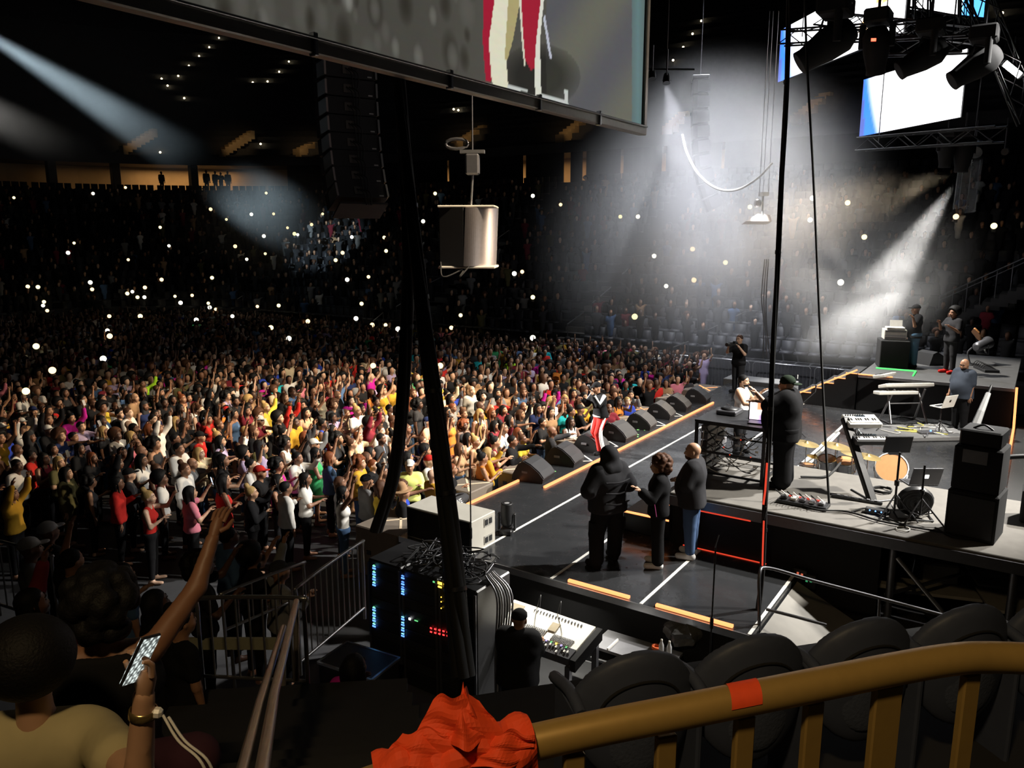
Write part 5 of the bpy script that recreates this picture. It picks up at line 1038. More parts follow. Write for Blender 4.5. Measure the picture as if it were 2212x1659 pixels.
# boy with curly hair
p = P(1418, 1222); J = skel(((.4, .35, -.75), (.65, .35, .6)), 'pocket', headturn=.15)
t = hero('boy with curly brown hair and glasses in loose black clothes and white shoes', (p.x, p.y, SZ), 112, J, SKIN[3], 'curly', HAIRBR, dict(name='sweatshirt', m=cBLACK, frac=1.7, ex=.035, hem=.86, loose=.015), dict(m=cBLACK, ex=.035, flare=.02), cSHOEW, scale=.98)
MB().tube([(.09, .27, 1.3), (.02, .26, .9)], .006, 4).build('side_stripe', glow('pink_trim_glow', (1, .15, .45), .25), t)  # cloth stripe given a faint glow of its own
g = MB()
for s in (-1, 1): MB().tube([(.115*1.1+.02, s*.036+.026*math.cos(a)*1.0, 1.642+.022*math.sin(a)) for a in [k*PI/4 for k in range(9)]], .003, 4).build('glasses_rim', BLK, t)
# bald man in dark shirt and jeans
p = (P(1470, 1200)+P(1510, 1205))/2; J = skel('fold', 'fold', headturn=.1)
hero('bald bearded man in a dark short sleeved shirt and blue jeans', (p.x, p.y, SZ), 100, J, SKIN[3], ['beard'], HAIRBR, dict(name='shirt', m=cCHAR, frac=.85, ex=.035, hem=.82, loose=.02, collar=True), dict(m=cJEAN, ex=.028), cSHOEW, w=1.15, belly=.04, scale=1.05)
# DJ
p = P(1688, 1050, RZ); J = skel(((.75, .35, -.25), (.9, .05, .95)), ((.8, .1, -.35), (1, -.1, -.02)), headturn=.05)
t = hero('big DJ in a black cap, black t-shirt and black trousers raising one hand', (p.x, p.y, RZ), 96, J, SKIN[3], ['capback'], cloth('cap_dark_green', (.02, .03, .02)), dict(name='t_shirt', m=cBLACK, frac=.9, ex=.05, hem=.78, loose=.03), dict(m=cBLACK, ex=.06, flare=.03), cBLACK, w=1.34, belly=.09, scale=1.06, curl=.25)
MB().box((-.12, -.05, 1.76), (.012, .05, .06), ch=.01).build('cap_logo', IVORY, t)
# second man with white tank top at the booth
p = P(1605, 815, 3.1); J = skel(('gest'), 'fwd'); 
hero('bearded man in a white tank top reaching over the DJ booth', (p.x, p.y, SZ), -95, J, SKIN[3], ['short', 'beard'], HAIRB, dict(name='tank_top', m=cWHITE, frac=0, ex=.016, hem=.88), dict(m=cBLACK, ex=.03), cBLACK, w=1.1, scale=1.05)
# performer
p = P(1296, 978); J = skel('phone' and ((.55, .3, -.35), (.35, -.35, .95)), ((.4, .35, -.7), (.85, -.35, .65)), lean=.18, legs={'L': ((.16, .11, .53), (.08, .13, .09)), 'R': ((.1, -.12, .52), (-.14, -.14, .09))}, headtilt=-.1)
t = hero('performer in a black and white track jacket with red striped trousers singing at the lip', (p.x, p.y, SZ), 152, J, SKIN[2], ['cap'], cBLACK, dict(name='track_jacket', m=cBLACK, frac=1.9, ex=.025, hem=.9, loose=.01), dict(m=cRED, ex=.025, flare=.01), cBLACK, scale=.96)
def stripe(a, b, c, off, m, nm, r=.018): MB().tube(bez([Vector(a)+Vector(off), Vector(b)+Vector(off), Vector(c)+Vector(off)], 5), r, 5).build(nm, m, t)
for s, n in ((1, 'L'), (-1, 'R')):
    stripe(J['hip'+n], J['kn'+n], J['an'+n], (.0, s*.105, .02), cWHITE, 'trouser_stripe', .03); stripe(J['hip'+n], J['kn'+n], J['an'+n], (-.09, s*.03, .02), cWHITE, 'trouser_stripe', .026); MB().tube([J['sh'+n]+Vector((0, s*.05, .05)), J['el'+n]+Vector((0, s*.04, .03)), J['wr'+n]+Vector((0, s*.04, .0))], [.05, .045, .038], 7).build('sleeve_panel', cWHITE, t)
MB().tube([(.17*math.cos(a), .2*math.sin(a), .93) for a in [k*2*PI/16 for k in range(17)]], .022, 6).build('waistband', cWHITE, t)
mt = thing('microphone', 'handheld microphone raised to the performer mouth', 'microphone', t.location, t.rotation_euler.z); hd = J['wrL']+J['hdL']*.1; MB().bar(hd-Vector((.05, 0, .1)), hd+Vector((.03, -.04, .05)), .016, 8, .022).build('handle', BLK, mt); MB().ball(hd+Vector((.04, -.05, .075)), .032, 8, 6).build('grille', DSTEEL, mt)
# cameraman
p = P(1592, 848); J = skel('lens', 'lens'); t = hero('cameraman in black with headphones filming at the far stage corner', (p.x, p.y, SZ), 165, J, SKIN[4], ['short'], HAIRBR, dict(name='t_shirt', m=cBLACK, frac=.7, ex=.025, hem=.86), dict(m=cCHAR, ex=.025), cBLACK, w=1.08, scale=1.06)
MB().tube([(.0, .1*math.cos(a), 1.65+.125*math.sin(a)) for a in [k*PI/8 for k in range(9)]], .012, 6).build('headphones', BLK, t)
ct = thing('video_camera', 'black video camera held up by the cameraman at the far corner', 'camera', (p.x, p.y, SZ), math.radians(165)); MB().box((.42, 0, 1.62), (.3, .12, .14), ch=.02).build('body', BLK, ct); MB().bar((.56, 0, 1.62), (.72, 0, 1.62), .05, 10, .06).build('lens', BLK, ct); MB().box((.42, .1, 1.68), (.12, .06, .08)).build('viewfinder', BLK, ct)
# two musicians on the far riser, keyboard player
p = P(1968, 793, FZ); J = skel('gest', 'down'); J['wrL'] = J['elL']+Vector((.3, .1, .9)).normalized()*.25
hero('man in a black t-shirt and blue jeans with dark cap behind the white rack', (p.x, p.y, FZ), 120, J, SKIN[2], ['cap'], cBLACK, dict(name='t_shirt', m=cBLACK, frac=.7, ex=.03, hem=.84), dict(m=cloth('light_jean', (.1, .2, .32)), ex=.03), cBLACK, w=1.15, belly=.04, scale=1.07)
p = P(2048, 806, FZ); J = skel('chest', 'mic'); hero('man in black with short hair and red shoes holding his hand to his mouth', (p.x, p.y, FZ), 140, J, SKIN[1], ['afro'], HAIRB, dict(name='t_shirt', m=cCHAR, frac=.75, ex=.025, hem=.86), dict(m=cCHAR, ex=.022), cRED, scale=1.07, w=1.05)
p = P(2070, 925, SZ+.12); J = skel('down', ((.1, .25, -.95), (.45, -.1, -.85)), headtilt=.25); hero('bald keyboard player in a dark blue t-shirt looking down', (p.x, p.y, SZ+.06), 150, J, SKIN[2], ['beard'], HAIRB, dict(name='t_shirt', m=cloth('slate', (.05, .06, .08)), frac=.75, ex=.03, hem=.82, loose=.015), dict(m=cBLACK, ex=.03), cBLACK, w=1.2, belly=.05, scale=1.05)
# sound engineer at the console (seated on a stool)
SIT = {'L': ((.42, .12, .88), (.4, .13, .45)), 'R': ((.42, -.12, .88), (.4, -.13, .45))}
p = A(1120, 1500, 9.2); J = skel('fwd', 'fwd', lean=.12); 
e0 = P(1118, 1335, 1.62); hero('sound engineer in black with a cap standing at the lit mixing console', (e0.x, e0.y, -.08), 20, J, SKIN[1], ['cap'], cBLACK, dict(name='t_shirt', m=cBLACK, frac=.9, ex=.035, hem=.84, loose=.02), dict(m=cBLACK, ex=.03), cBLACK, w=1.2, belly=.05)
# ---------------------------------------------------------------- the standing floor crowd
POSES = {'still': ('down', 'down'), 'phone': ('phone', 'chest'), 'film': ('high', 'chest'), 'both': ('high', 'high'), 'clap': ('clap', 'clap'), 'fold': ('fold', 'fold'), 'wave': ('wave', 'down'), 'hold': ('chest', 'down'), 'reach': ('reach', 'chest'), 'hip': ('hip', 'down')}
PTXT = {'still': 'arms at the sides', 'phone': 'filming with a phone', 'film': 'one arm up filming', 'both': 'both arms raised', 'clap': 'clapping hands', 'fold': 'arms folded', 'wave': 'one arm waving', 'hold': 'a hand at the chest', 'reach': 'reaching forward', 'hip': 'a hand on the hip'}
HC = .026; PM = {}
def pose_parts(pose):
    if pose in PM: return PM[pose]
    J = skel(*POSES[pose], headtilt=-.12); d = {'J': J, 'body': body_mesh(J, HC, .017, curl=.6), 'bodyf': body_mesh(J, HC, .017, .9, curl=.6, bust=1)}
    d['tee'] = top_mesh(J, HC, frac=.65); d['long'] = top_mesh(J, HC, frac=1.85, ex=.024); d['tank'] = top_mesh(J, HC, .9, frac=0, ex=.012, bust=1, hem=.95); d['teef'] = top_mesh(J, HC, .9, frac=.55, bust=1)
    d['trousers'] = pants_mesh(J, HC); d['dress'] = skirt_mesh(J, HC); PM[pose] = d; return d
CC = {'black': (.012, .012, .013), 'charcoal': (.035, .035, .038), 'white': (.62, .6, .56), 'cream': (.6, .5, .33), 'red': (.45, .025, .02), 'maroon': (.16, .02, .03), 'pink': (.62, .2, .26), 'magenta': (.5, .02, .27), 'orange': (.6, .2, .04), 'mustard': (.48, .27, .03), 'olive': (.1, .09, .04),
      'denim': (.07, .13, .25), 'royal blue': (.03, .06, .38), 'teal': (.02, .34, .38), 'green': (.04, .28, .1), 'neon green': (.42, .78, .04), 'lilac': (.4, .32, .48), 'grey': (.2, .2, .2), 'tan': (.36, .22, .12), 'navy': (.02, .03, .09), 'yellow': (.68, .5, .06), 'peach': (.66, .36, .22)}
CM = {k: cloth('crowd_'+k.replace(' ', '_'), v) for k, v in CC.items()}
WTS = [('black', 40), ('charcoal', 13), ('white', 15), ('cream', 5), ('red', 4), ('maroon', 4), ('pink', 2), ('magenta', 1), ('orange', 2), ('mustard', 2), ('olive', 3), ('denim', 5), ('royal blue', 2), ('teal', 1), ('green', 1), ('lilac', 2), ('grey', 5), ('tan', 4), ('navy', 4), ('yellow', 1), ('peach', 2)]
def wpick(r): return r.choices([a for a, _ in WTS], [b for _, b in WTS])[0]
HTXT = {'short': 'short hair', 'afro': 'an afro', 'long': 'long hair', 'bun': 'a top bun', 'curly': 'curly hair', 'braids': 'long braids', 'cap': 'a peaked cap', 'hat': 'a brimmed hat', 'scarf': 'a headscarf', 'bald': 'a shaved head'}
GTXT = {'tee': 't-shirt', 'long': 'long-sleeved top', 'tank': 'sleeveless top', 'teef': 'fitted t-shirt', 'dress': 'dress'}
HM = {'black hair': HAIRB, 'brown hair': HAIRBR, 'blonde hair': HAIRBL, 'auburn hair': HAIRAU}
FOCUS = Vector((16.5, 6.0, 0)); NPEOPLE = []; LABELS = {}
PHM = mat('phone_body', (.02, .02, .022), .3); PHS = glow('phone_screen', (.75, .85, 1.), 1.2); PHSW = glow('phone_screen_warm', (1., .85, .65), .7)
def crowd_person(x, y, pose, garment, colour, hair, skin, hairm, bottom='trousers', bcol='black', scale=1., z=0., az=None, hcol=None, label=None, zone='on the floor', phone=None, shoes=False):
    d = pose_parts(pose); J = d['J']; fem = garment in ('tank', 'teef', 'dress')
    az = math.atan2(FOCUS.y-y, FOCUS.x-x)+random.uniform(-.35, .35) if az is None else az
    if label is None: label = 'fan in %s %s, %s, %s, %s' % (colour, GTXT[garment], HTXT[hair].replace('a shaved', 'shaved'), PTXT[pose], zone)
    label = ' '.join(label.split()[:16]) if len(label.split()) > 16 else label
    t = thing('person', label, 'person', (x, y, z), az, group='standing floor crowd', scale=scale)
    mobj('body', d['bodyf' if fem else 'body'], SKIN[skin], t)
    if garment == 'dress': mobj('dress', d['dress'], CM[colour], t)
    else: mobj('top', d[garment], CM[colour], t); mobj('trousers', d['trousers'], CM[bcol], t)
    hx = head_xf(J)
    if hair != 'bald':
        o = mobj('cap' if hair == 'cap' else 'hat' if hair == 'hat' else 'headscarf' if hair == 'scarf' else 'hair', hair_mesh(hair, .019), CM[hcol] if hcol else hairm, t); o.matrix_local = hx
    for nm, me, m in (('eyes', EYES, EYEM), ('mouth', MOUTH, MOUTHM)): o = mobj(nm, me, m, t); o.matrix_local = hx
    if phone is None: phone = pose in ('phone', 'film') and random.random() < .75
    if phone: make_phone(t, J['wrL']+J['hdL']*.12+Vector((.03, 0, .04)), az, scale, lit=random.random() < .55)
    return t
PHP = None
def make_phone(t, off, az, scale, lit=True):
    global PHP
    if PHP is None:
        b = MB().box((0, 0, 0), (.012, .08, .16), ch=.005); s = MB().box((-.008, 0, 0), (.004, .07, .145)); PHP = []
        for mb, n in ((b, 'case'), (s, 'screen')): me = bpy.data.meshes.new(n); me.from_pydata(mb.v, [], mb.f); PHP.append(me)
    rm = Matrix.Rotation(az, 3, 'Z'); loc = Vector(t.location)+rm @ (off*scale)
    ph = thing('phone', 'phone held up by a fan in the standing crowd, %s' % ('its screen lit' if lit else 'its screen dark'), 'phone', loc, az, group='phones held up in the crowd'); ph.rotation_euler = (random.uniform(-.2, .2), -.2, az)
    mobj('case', PHP[0], PHM, ph); mobj('screen', PHP[1], (PHS if random.random() < .5 else PHSW) if lit else PHM, ph)
R_ = random.Random(21)
# people that stand out in the photograph: head pixel, look
NOTE = [((306, 826), 'wave', 'long', 'neon green', 'short', 1, 'neon green', 'person in a neon green outfit raising an arm mid crowd'),
 ((598, 1000), 'hold', 'dress', 'magenta', 'curly', 2, '', 'woman in a magenta dress with big curly hair'), ((622, 888), 'both', 'long', 'red', 'bun', 2, 'white', 'woman in a red long sleeved top filming with both arms raised'),
 ((660, 888), 'hold', 'tank', 'peach', 'long', 3, 'white', 'woman in a peach top and white bottoms holding a hand up'), ((1133, 778), 'fold', 'long', 'white', 'short', 1, 'denim', 'person in a white sweatshirt and blue jeans standing tall in the crowd'),
 ((1068, 916), 'phone', 'long', 'maroon', 'long', 2, 'maroon', 'person in a maroon sequinned suit filming near the pit'), ((152, 900), 'film', 'long', 'magenta', 'bun', 2, 'black', 'person in a magenta long sleeved top stretching one arm up'),
 ((292, 955), 'still', 'tee', 'pink', 'bald', 1, 'black', 'person in a pink jersey with white lettering'), ((396, 748), 'still', 'long', 'red', 'cap', 1, 'black', 'person in a red hoodie and pale cap at the back of the floor'),
 ((488, 852), 'phone', 'tank', 'lilac', 'curly', 3, 'black', 'woman in a lilac sleeveless top lifting a phone'), ((690, 775), 'still', 'tank', 'royal blue', 'short', 2, 'white', 'person in a royal blue vest over white at the back of the floor'),
 ((1045, 738), 'still', 'long', 'pink', 'short', 1, 'black', 'person in a pink jacket near the far aisle'), ((1205, 785), 'wave', 'tank', 'red', 'long', 2, 'denim', 'woman in a red crop top waving near the far barrier'),
 ((1104, 775), 'still', 'tee', 'neon green', 'long', 3, 'black', 'person in a neon top beside the tall white sweatshirt'), ((1176, 752), 'hold', 'long', 'teal', 'cap', 1, 'black', 'person in a teal and red jacket near the far aisle'),
 ((1362, 818), 'still', 'tee', 'teal', 'short', 1, 'black', 'person in a turquoise t-shirt behind the performer'), ((1394, 790), 'still', 'tank', 'royal blue', 'short', 2, 'yellow', 'person in a royal blue basketball vest near the far end of the lip'),
 ((680, 975), 'clap', 'dress', 'green', 'braids', 1, '', 'woman in a green strapless dress clapping'), ((716, 925), 'film', 'dress', 'red', 'long', 1, '', 'woman in a red dress with one arm up filming'),
 ((22, 1062), 'both', 'long', 'mustard', 'long', 2, 'black', 'person in a mustard jacket with both arms raised at the crowd edge'), ((250, 1040), 'hold', 'long', 'red', 'braids', 1, 'black', 'woman in a dark red blouse with long braids'),
 ((140, 1018), 'hold', 'long', 'olive', 'long', 3, 'olive', 'person in an olive padded jacket with long hair'), ((318, 1070), 'phone', 'tank', 'red', 'bun', 4, 'black', 'woman in a red strap top with blonde bun at the dark crowd edge'),
 ((345, 1030), 'still', 'tee', 'white', 'afro', 0, 'black', 'man in a white t-shirt seen from behind at the crowd edge'), ((428, 975), 'phone', 'long', 'cream', 'long', 4, 'denim', 'blonde woman in a cream jacket with a phone'),
 ((738, 1060), 'both', 'tank', 'white', 'braids', 1, 'denim', 'woman in a white top and blue jeans beside the barrier'), ((408, 1060), 'phone', 'tee', 'pink', 'long', 3, 'black', 'woman in a pink and black top filming at the crowd edge'),
 ((470, 985), 'clap', 'tank', 'black', 'long', 2, 'denim', 'woman in a black vest clapping with shorts'), ((640, 985), 'phone', 'long', 'white', 'bun', 1, 'black', 'woman in a white sweater filming beside the magenta dress'),
 ((615, 1050), 'hold', 'long', 'white', 'short', 1, 'black', 'man in a white shirt before the magenta dress'), ((657, 1030), 'clap', 'tee', 'white', 'braids', 1, 'black', 'woman in a white t-shirt singing near the barrier'),
 ((1300-60, 820), 'still', 'dress', 'yellow', 'long', 2, '', 'woman in a yellow dress behind the performer'), ((965, 850), 'film', 'long', 'cream', 'bun', 3, 'black', 'woman in cream with one arm up between the cable looms'),
 ((1170, 795), 'hold', 'dress', 'mustard', 'long', 3, '', 'woman in a mustard dress beside the red crop top'), ((1040, 985), 'reach', 'tank', 'orange', 'bun', 2, 'black', 'woman in an orange top leaning on the pit rail'), ((240, 700+60), 'hold', 'long', 'royal blue', 'scarf', 1, 'black', 'person in a royal blue coat and scarf at the back of the floor'),
 ((345, 845), 'both', 'tank', 'black', 'long', 2, 'black', 'woman in a black vest with both arms raised mid crowd'), ((430, 940), 'still', 'tee', 'red', 'cap', 2, 'black', 'man in a red t-shirt and cap mid crowd'), ((210, 815), 'still', 'tee', 'white', 'short', 3, 'black', 'man in a plain white t-shirt deep in the floor crowd'),
 ((790, 1035), 'still', 'long', 'grey', 'cap', 2, 'charcoal', 'man in a grey jacket and dark cap at the barrier'), ((560, 905), 'phone', 'tank', 'maroon', 'cap', 2, 'black', 'person in a maroon vest and white cap mid crowd'), ((540, 1000), 'film', 'tee', 'white', 'bun', 3, 'black', 'woman in a white t-shirt reaching up mid crowd')]
taken = []
for (px_, py_), pose, gar, colr, hair, sk, bcol, lab in NOTE:
    p = P(px_, py_, 1.68); taken.append((p.x, p.y)); crowd_person(p.x, p.y, pose, gar, colr, hair, sk, HAIRBL if 'blonde' in lab else HAIRB, bcol=bcol or 'black', label=lab, hcol='white' if 'pale cap' in lab or 'white cap' in lab else 'black' if hair == 'cap' else 'royal blue' if hair == 'scarf' else None)
# hi-vis steward by the first front fill, straw hat fan
HIV = mat('hi_vis_yellow', (.85, .92, .25), .7)
CM['hi vis'] = HIV; CC['hi vis'] = (.75, .85, .1); p = P(885, 1000, 1.7); taken.append((p.x, p.y)); crowd_person(p.x, p.y, 'hold', 'long', 'hi vis', 'cap', 2, HAIRB, label='steward in a blazing hi-vis yellow jacket by the front fill box', hcol='white', az=-2.4)
p = P(868, 1062, 1.66); taken.append((p.x, p.y)); crowd_person(p.x, p.y, 'still', 'tee', 'black', 'hat', 2, HAIRB, label='fan in a straw hat standing before the steward', hcol='tan')
# pit photographers and security leaning on the lip
for q, pose, gar, colr, hair, lab, az in (((1105, 945, 1.72), 'reach', 'long', 'black', 'short', 'security man in a black jacket crouching behind the first wedge', -1.2), ((1190, 918, 1.8), 'reach', 'long', 'charcoal', 'bald', 'security man in a dark jacket leaning over the lip by the wedges', -.9), ((1252, 872, 1.8), 'phone', 'tee', 'black', 'cap', 'photographer in black aiming a camera at the performer', -.7), ((1232, 880, 1.75), 'clap', 'tank', 'charcoal', 'bun', 'woman in a dark bandeau top leaning on the pit rail', -1.2), ((1500, 780, 1.85), 'still', 'long', 'charcoal', 'short', 'security man in a dark suit and white collar at the far end of the lip', -1.8)):
    p = P(*q); taken.append((p.x, max(p.y, 9.2))); crowd_person(p.x, max(p.y, 9.2), pose, gar, colr, hair, 1, HAIRB, label=lab, az=az)
cands = []
y = 9.75
while y < 49:
    x = 6.2+R_.uniform(0, .5)
    while x < 30.4:
        xx, yy = x+R_.uniform(-.16, .16), y+R_.uniform(-.2, .2)
        if not (yy < 11.2 and xx < 9.7) and not (xx < 8.4 and yy < 13.5) and not (xx < 7.4 and yy < 17) and bowl_off(xx, yy) < -.6 and all((xx-a)**2+(yy-b)**2 > .2 for a, b in taken) and R_.random() < .93:
            q = project((xx, yy, 1.6))
            if -140 < q[0] < 2000 and not (q[0] > 1530 and yy < 12): cands.append((q[2], xx, yy))
        x += R_.uniform(.56, .72)
    y += R_.uniform(.62, .76)
cands.sort(); NIND = 300-len(NOTE)-8
def rand_look(r):
    fem = r.random() < .62; gar = r.choice(['tank', 'teef', 'tank', 'dress', 'long', 'teef']) if fem else r.choice(['tee', 'tee', 'long']); hair = r.choice(['long', 'long', 'braids', 'bun', 'curly', 'afro', 'long', 'scarf' if r.random() < .2 else 'bun']) if fem else r.choice(['short', 'short', 'bald', 'cap', 'afro', 'braids', 'short'])
    pose = r.choices(list(POSES), [12, 18, 12, 7, 14, 5, 6, 14, 3, 4])[0]; return gar, wpick(r), hair, pose, r.choices(range(6), [16, 24, 24, 18, 8, 10])[0], r.choices(list(HM), [60, 22, 8, 10])[0]
def zone_of(x, y):
    if y < 12.5: return 'by the pit' if x > 12 else 'by the racks'
    if x < 9.5: return 'near the aisle'
    return 'behind front rows' if y < 16.5 else 'deep in crowd'
for dpt, x, y in cands[:NIND]:
    gar, colr, hair, pose, sk, hm = rand_look(R_)
    crowd_person(x, y, pose, gar, colr, hair, sk, HM[hm], bcol=R_.choice(['black', 'black', 'denim', 'charcoal']), scale=R_.uniform(.92, 1.05), hcol=R_.choice(['black', 'white', 'red', 'navy']) if hair == 'cap' else 'charcoal' if hair == 'scarf' else None, zone=zone_of(x, y))
# the rest of the crowd, too far to tell apart singly, as one stuff mesh
def lo_parts(pose, arm=True, ht=.085, hhd=.042):
    J = skel(*POSES[pose], headtilt=-.12); out = []; lo, hi = bounds(J)
    S = SDF(lo, hi, ht); torso(S, J, 1., 0., .016); arms(S, J, 1., .016, .6); S.cap(J['pel'], (0, 0, .55), .14, .12, .03); out.append((S.mesh(), 'top'))
    if arm: S = SDF(lo, hi, .062); arms(S, J, 1., .008); [S.cap(J['wr'+n], J['wr'+n]+J['hd'+n]*.12, .04, .035, .02) for n in 'LR']; out.append((S.mesh(), 'skin'))
    V, Q = head_mesh(hhd); out.append(((xf(V, head_xf(J)), Q), 'skin'))
    return out, head_xf(J)
def lo_hair(kind, h=.05):
    S = SDF((-.3, -.28, -.5), (.26, .28, .32), h)
    if kind == 'long': S.ell((-.03, 0, .03), (.115, .1, .11), .01); S.cap((-.08, 0, 0), (-.1, 0, -.33), .08, .07, .03)
    elif kind == 'afro': S.ell((-.045, 0, .05), (.15, .15, .14), .01)
    else: S.ell((-.025, 0, .04), (.11, .092, .1), .01)
    S.cut(lambda X, Y, Z: X*1.1-Z-.02); return S.mesh()
def stuff_crowd(name, spots, label, pal, arm=True, ht=.085, hhd=.042, hh=.05):
    keys = list(pal); protos = {p: lo_parts(p, arm, ht, hhd) for p in ('phone', 'film', 'both', 'clap', 'hold', 'still', 'wave')}; hairs = {k: lo_hair(k, hh) for k in ('long', 'afro', 'short')}
    Vs, Qs, Ms, n = [], [], [], 0; mats = [CM[k] for k in keys]+SKIN+[HAIRB, HAIRBR]; ns = len(keys); r = random.Random(4)
    for x, y, z, az, sit in spots:
        pose = r.choices(list(protos), [18, 12, 7, 14, 14, 12, 6])[0]; parts, hx = protos[pose]; sk = ns+r.randrange(6); tp = keys.index(r.choices(keys, [pal[k] for k in keys])[0]); s = r.uniform(.92, 1.05)
        M = Matrix.Translation((x, y, z-(.42 if sit else 0))) @ Matrix.Rotation(az, 4, 'Z') @ Matrix.Scale(s, 4)
        for (V, Q), k in parts+[((xf(hairs[hk][0], hx), hairs[hk][1]), 'hair') for hk in [r.choice(('long', 'long', 'afro', 'short', 'short'))]]:
            Vs.append(xf(V, M)); Qs.append(np.asarray(Q)+n); n += len(V); Ms.append(np.full(len(Q), tp if k == 'top' else sk if k == 'skin' else ns+6+(r.random() < .2), np.int32))
    me = npmesh(name, np.concatenate(Vs), np.concatenate(Qs), True, mi=np.concatenate(Ms))
    for m in mats: me.materials.append(m)
    return tag(mobj(name, me), label, 'crowd', kind='stuff')
rest = cands[NIND:]
stuff_crowd('distant_crowd', [(x, y, 0., math.atan2(FOCUS.y-y, FOCUS.x-x)+R_.uniform(-.4, .4), False) for d_, x, y in rest], 'packed standing crowd filling the back of the arena floor', dict(WTS))
# spectators and seats in the dark lower bowl
spots = []; AISY = [hit(925, 690).y, hit(1238, 735).y]; clear = lambda x, y: not (x > FX1 and any(abs(y-v) < .95 for v in AISY))
for i in range(NROW):
    d = (i+.55)*ROWD; pth = path(d, 14)
    for (ax_, ay_), (bx_, by_) in zip(pth, pth[1:]):
        L = math.hypot(bx_-ax_, by_-ay_); k = R_.uniform(0, .6)
        while k < L:
            x, y = ax_+(bx_-ax_)*k/L, ay_+(by_-ay_)*k/L; q = project((x, y, Z0+ROWH*i+1))
            if q[2] > 5 and -60 < q[0] < 2280 and i < 17 and clear(x, y) and R_.random() < .62: spots.append((x, y, Z0+ROWH*i, math.atan2(2-y, 14-x)+R_.uniform(-.3, .3), R_.random() < .35))
            k += .72
stuff_crowd('bowl_spectators', spots, 'rows of spectators in the dark lower bowl', {'black': 66, 'charcoal': 18, 'white': 2, 'grey': 4, 'maroon': 3, 'denim': 4, 'tan': 2, 'olive': 2}, False, .1, .06, .07)
sv = np.array([(x, y, z) for x in (-.05, .02) for y in (-.24, .24) for z in (.4, .85)]+[(x, y, z) for x in (-.02, .42) for y in (-.24, .24) for z in (.38, .46)]); sq = [(0, 1, 3, 2), (4, 6, 7, 5), (0, 4, 5, 1), (2, 3, 7, 6), (1, 5, 7, 3)]; sq = np.array(sq+[tuple(a+8 for a in f) for f in sq])
Vs, Qs, n = [], [], 0
for i in range(NROW):
    pth = path((i+.78)*ROWD, 14)
    for (ax_, ay_), (bx_, by_) in zip(pth, pth[1:]):
        L = math.hypot(bx_-ax_, by_-ay_); a_ = math.atan2(by_-ay_, bx_-ax_)+PI/2
        for k in range(int(L/.56)):
            x, y = ax_+(bx_-ax_)*(k+.5)*.56/L, ay_+(by_-ay_)*(k+.5)*.56/L; q = project((x, y, Z0+ROWH*i+1))
            if q[2] > 5 and -60 < q[0] < 2280 and clear(x, y): Vs.append(xf(sv, Matrix.Translation((x, y, Z0+ROWH*i)) @ Matrix.Rotation(a_, 4, 'Z'))); Qs.append(sq+n); n += 16
me = npmesh('bowl_seats', np.concatenate(Vs), np.concatenate(Qs), False); tag(mobj('bowl_seats', me, mat('dark_seat_plastic', (.02, .02, .025), .6)), 'rows of dark seats in the far lower bowl', 'seats', kind='stuff')
# phone torches glowing in the dark
TORCH = [glow('torch_warm', (1., .84, .42), 2.2), glow('torch_white', (1., .95, .75), 3.), glow('torch_amber', (1., .70, .36), 2.4)]
TPX = ((30, 427), (201, 418), (271, 405), (160, 525), (147, 546), (277, 561), (346, 491), (365, 531), (455, 452), (489, 474), (543, 463), (591, 462), (575, 417), (570, 510), (621, 492), (636, 505), (643, 507), (673, 485), (697, 462), (728, 439), (508, 532), (573, 548), (533, 560), (740, 546), (725, 562), (760, 512), (830, 513), (834, 542), (914, 478), (889, 525), (940, 418), (1151, 423), (1211, 442), (1340, 468), (1378, 468), (60, 619), (82, 620), (195, 610), (199, 625), (95, 652), (93, 660), (102, 671), (275, 634), (286, 630), (313, 621), (297, 642), (312, 642), (349, 604), (378, 640), (390, 654), (415, 638), (450, 655), (453, 664), (466, 668), (458, 600), (424, 691), (556, 662), (602, 660), (502, 683), (236, 683), (303, 683), (232, 714), (237, 726), (585, 708), (624, 731), (665, 694), (78, 748), (223, 775), (113, 800), (56, 845), (750, 604), (796, 598), (781, 656), (769, 688), (804, 702), (833, 702), (860, 711), (975, 708), (995, 681), (1111, 591), (1128, 587), (1151, 642), (1413, 553), (1496, 538), (1567, 567), (1439, 618), (1499, 605), (1371, 684), (1151, 730), (806, 790), (951, 790), (1755, 428), (1831, 438), (1867, 512), (1750, 475), (2065, 468), (2147, 488), (1816, 610), (1402, 306), (1620, 447), (1635, 443))
tb = MB().box((0, 0, -.05), (.012, .08, .16), ch=.004); tm = bpy.data.meshes.new('phone_case'); tm.from_pydata(tb.v, [], tb.f); lb = MB().ball((0, 0, 0), .062, 12, 8); lm = bpy.data.meshes.new('torch_lens'); lm.from_pydata(lb.v, [], lb.f)
for i, q in enumerate(TPX):
    p = hit(*q, 1.75); p = p-ray(*q)*.3; off = bowl_off(p.x, p.y)
    t = thing('phone_torch', 'glowing phone torch held up %s' % ('in the dark lower bowl' if off > -.3 else 'above the floor crowd'), 'phone', p, math.atan2(-p.y, -p.x), group='phone torches'); mobj('case', tm, PHM, t, (-.02, 0, 0)); mobj('torch_lens', lm, TORCH[i % 3], t); t.scale = (1.5+.6*R_.random(),)*3
# people silhouetted at the end concourse
for i, (px_, s) in enumerate(((350, .95), (447, 1.05), (466, 1.), (478, .95), (493, 1.))):
    p = hit_off(px_, 400, 19.8); crowd_person(p.x, p.y, ['still', 'still', 'hold', 'fold', 'still'][i], 'long', 'black', 'short', 5, HAIRB, z=ZC, scale=s, label='dark figure standing before the lit end concourse', phone=False)
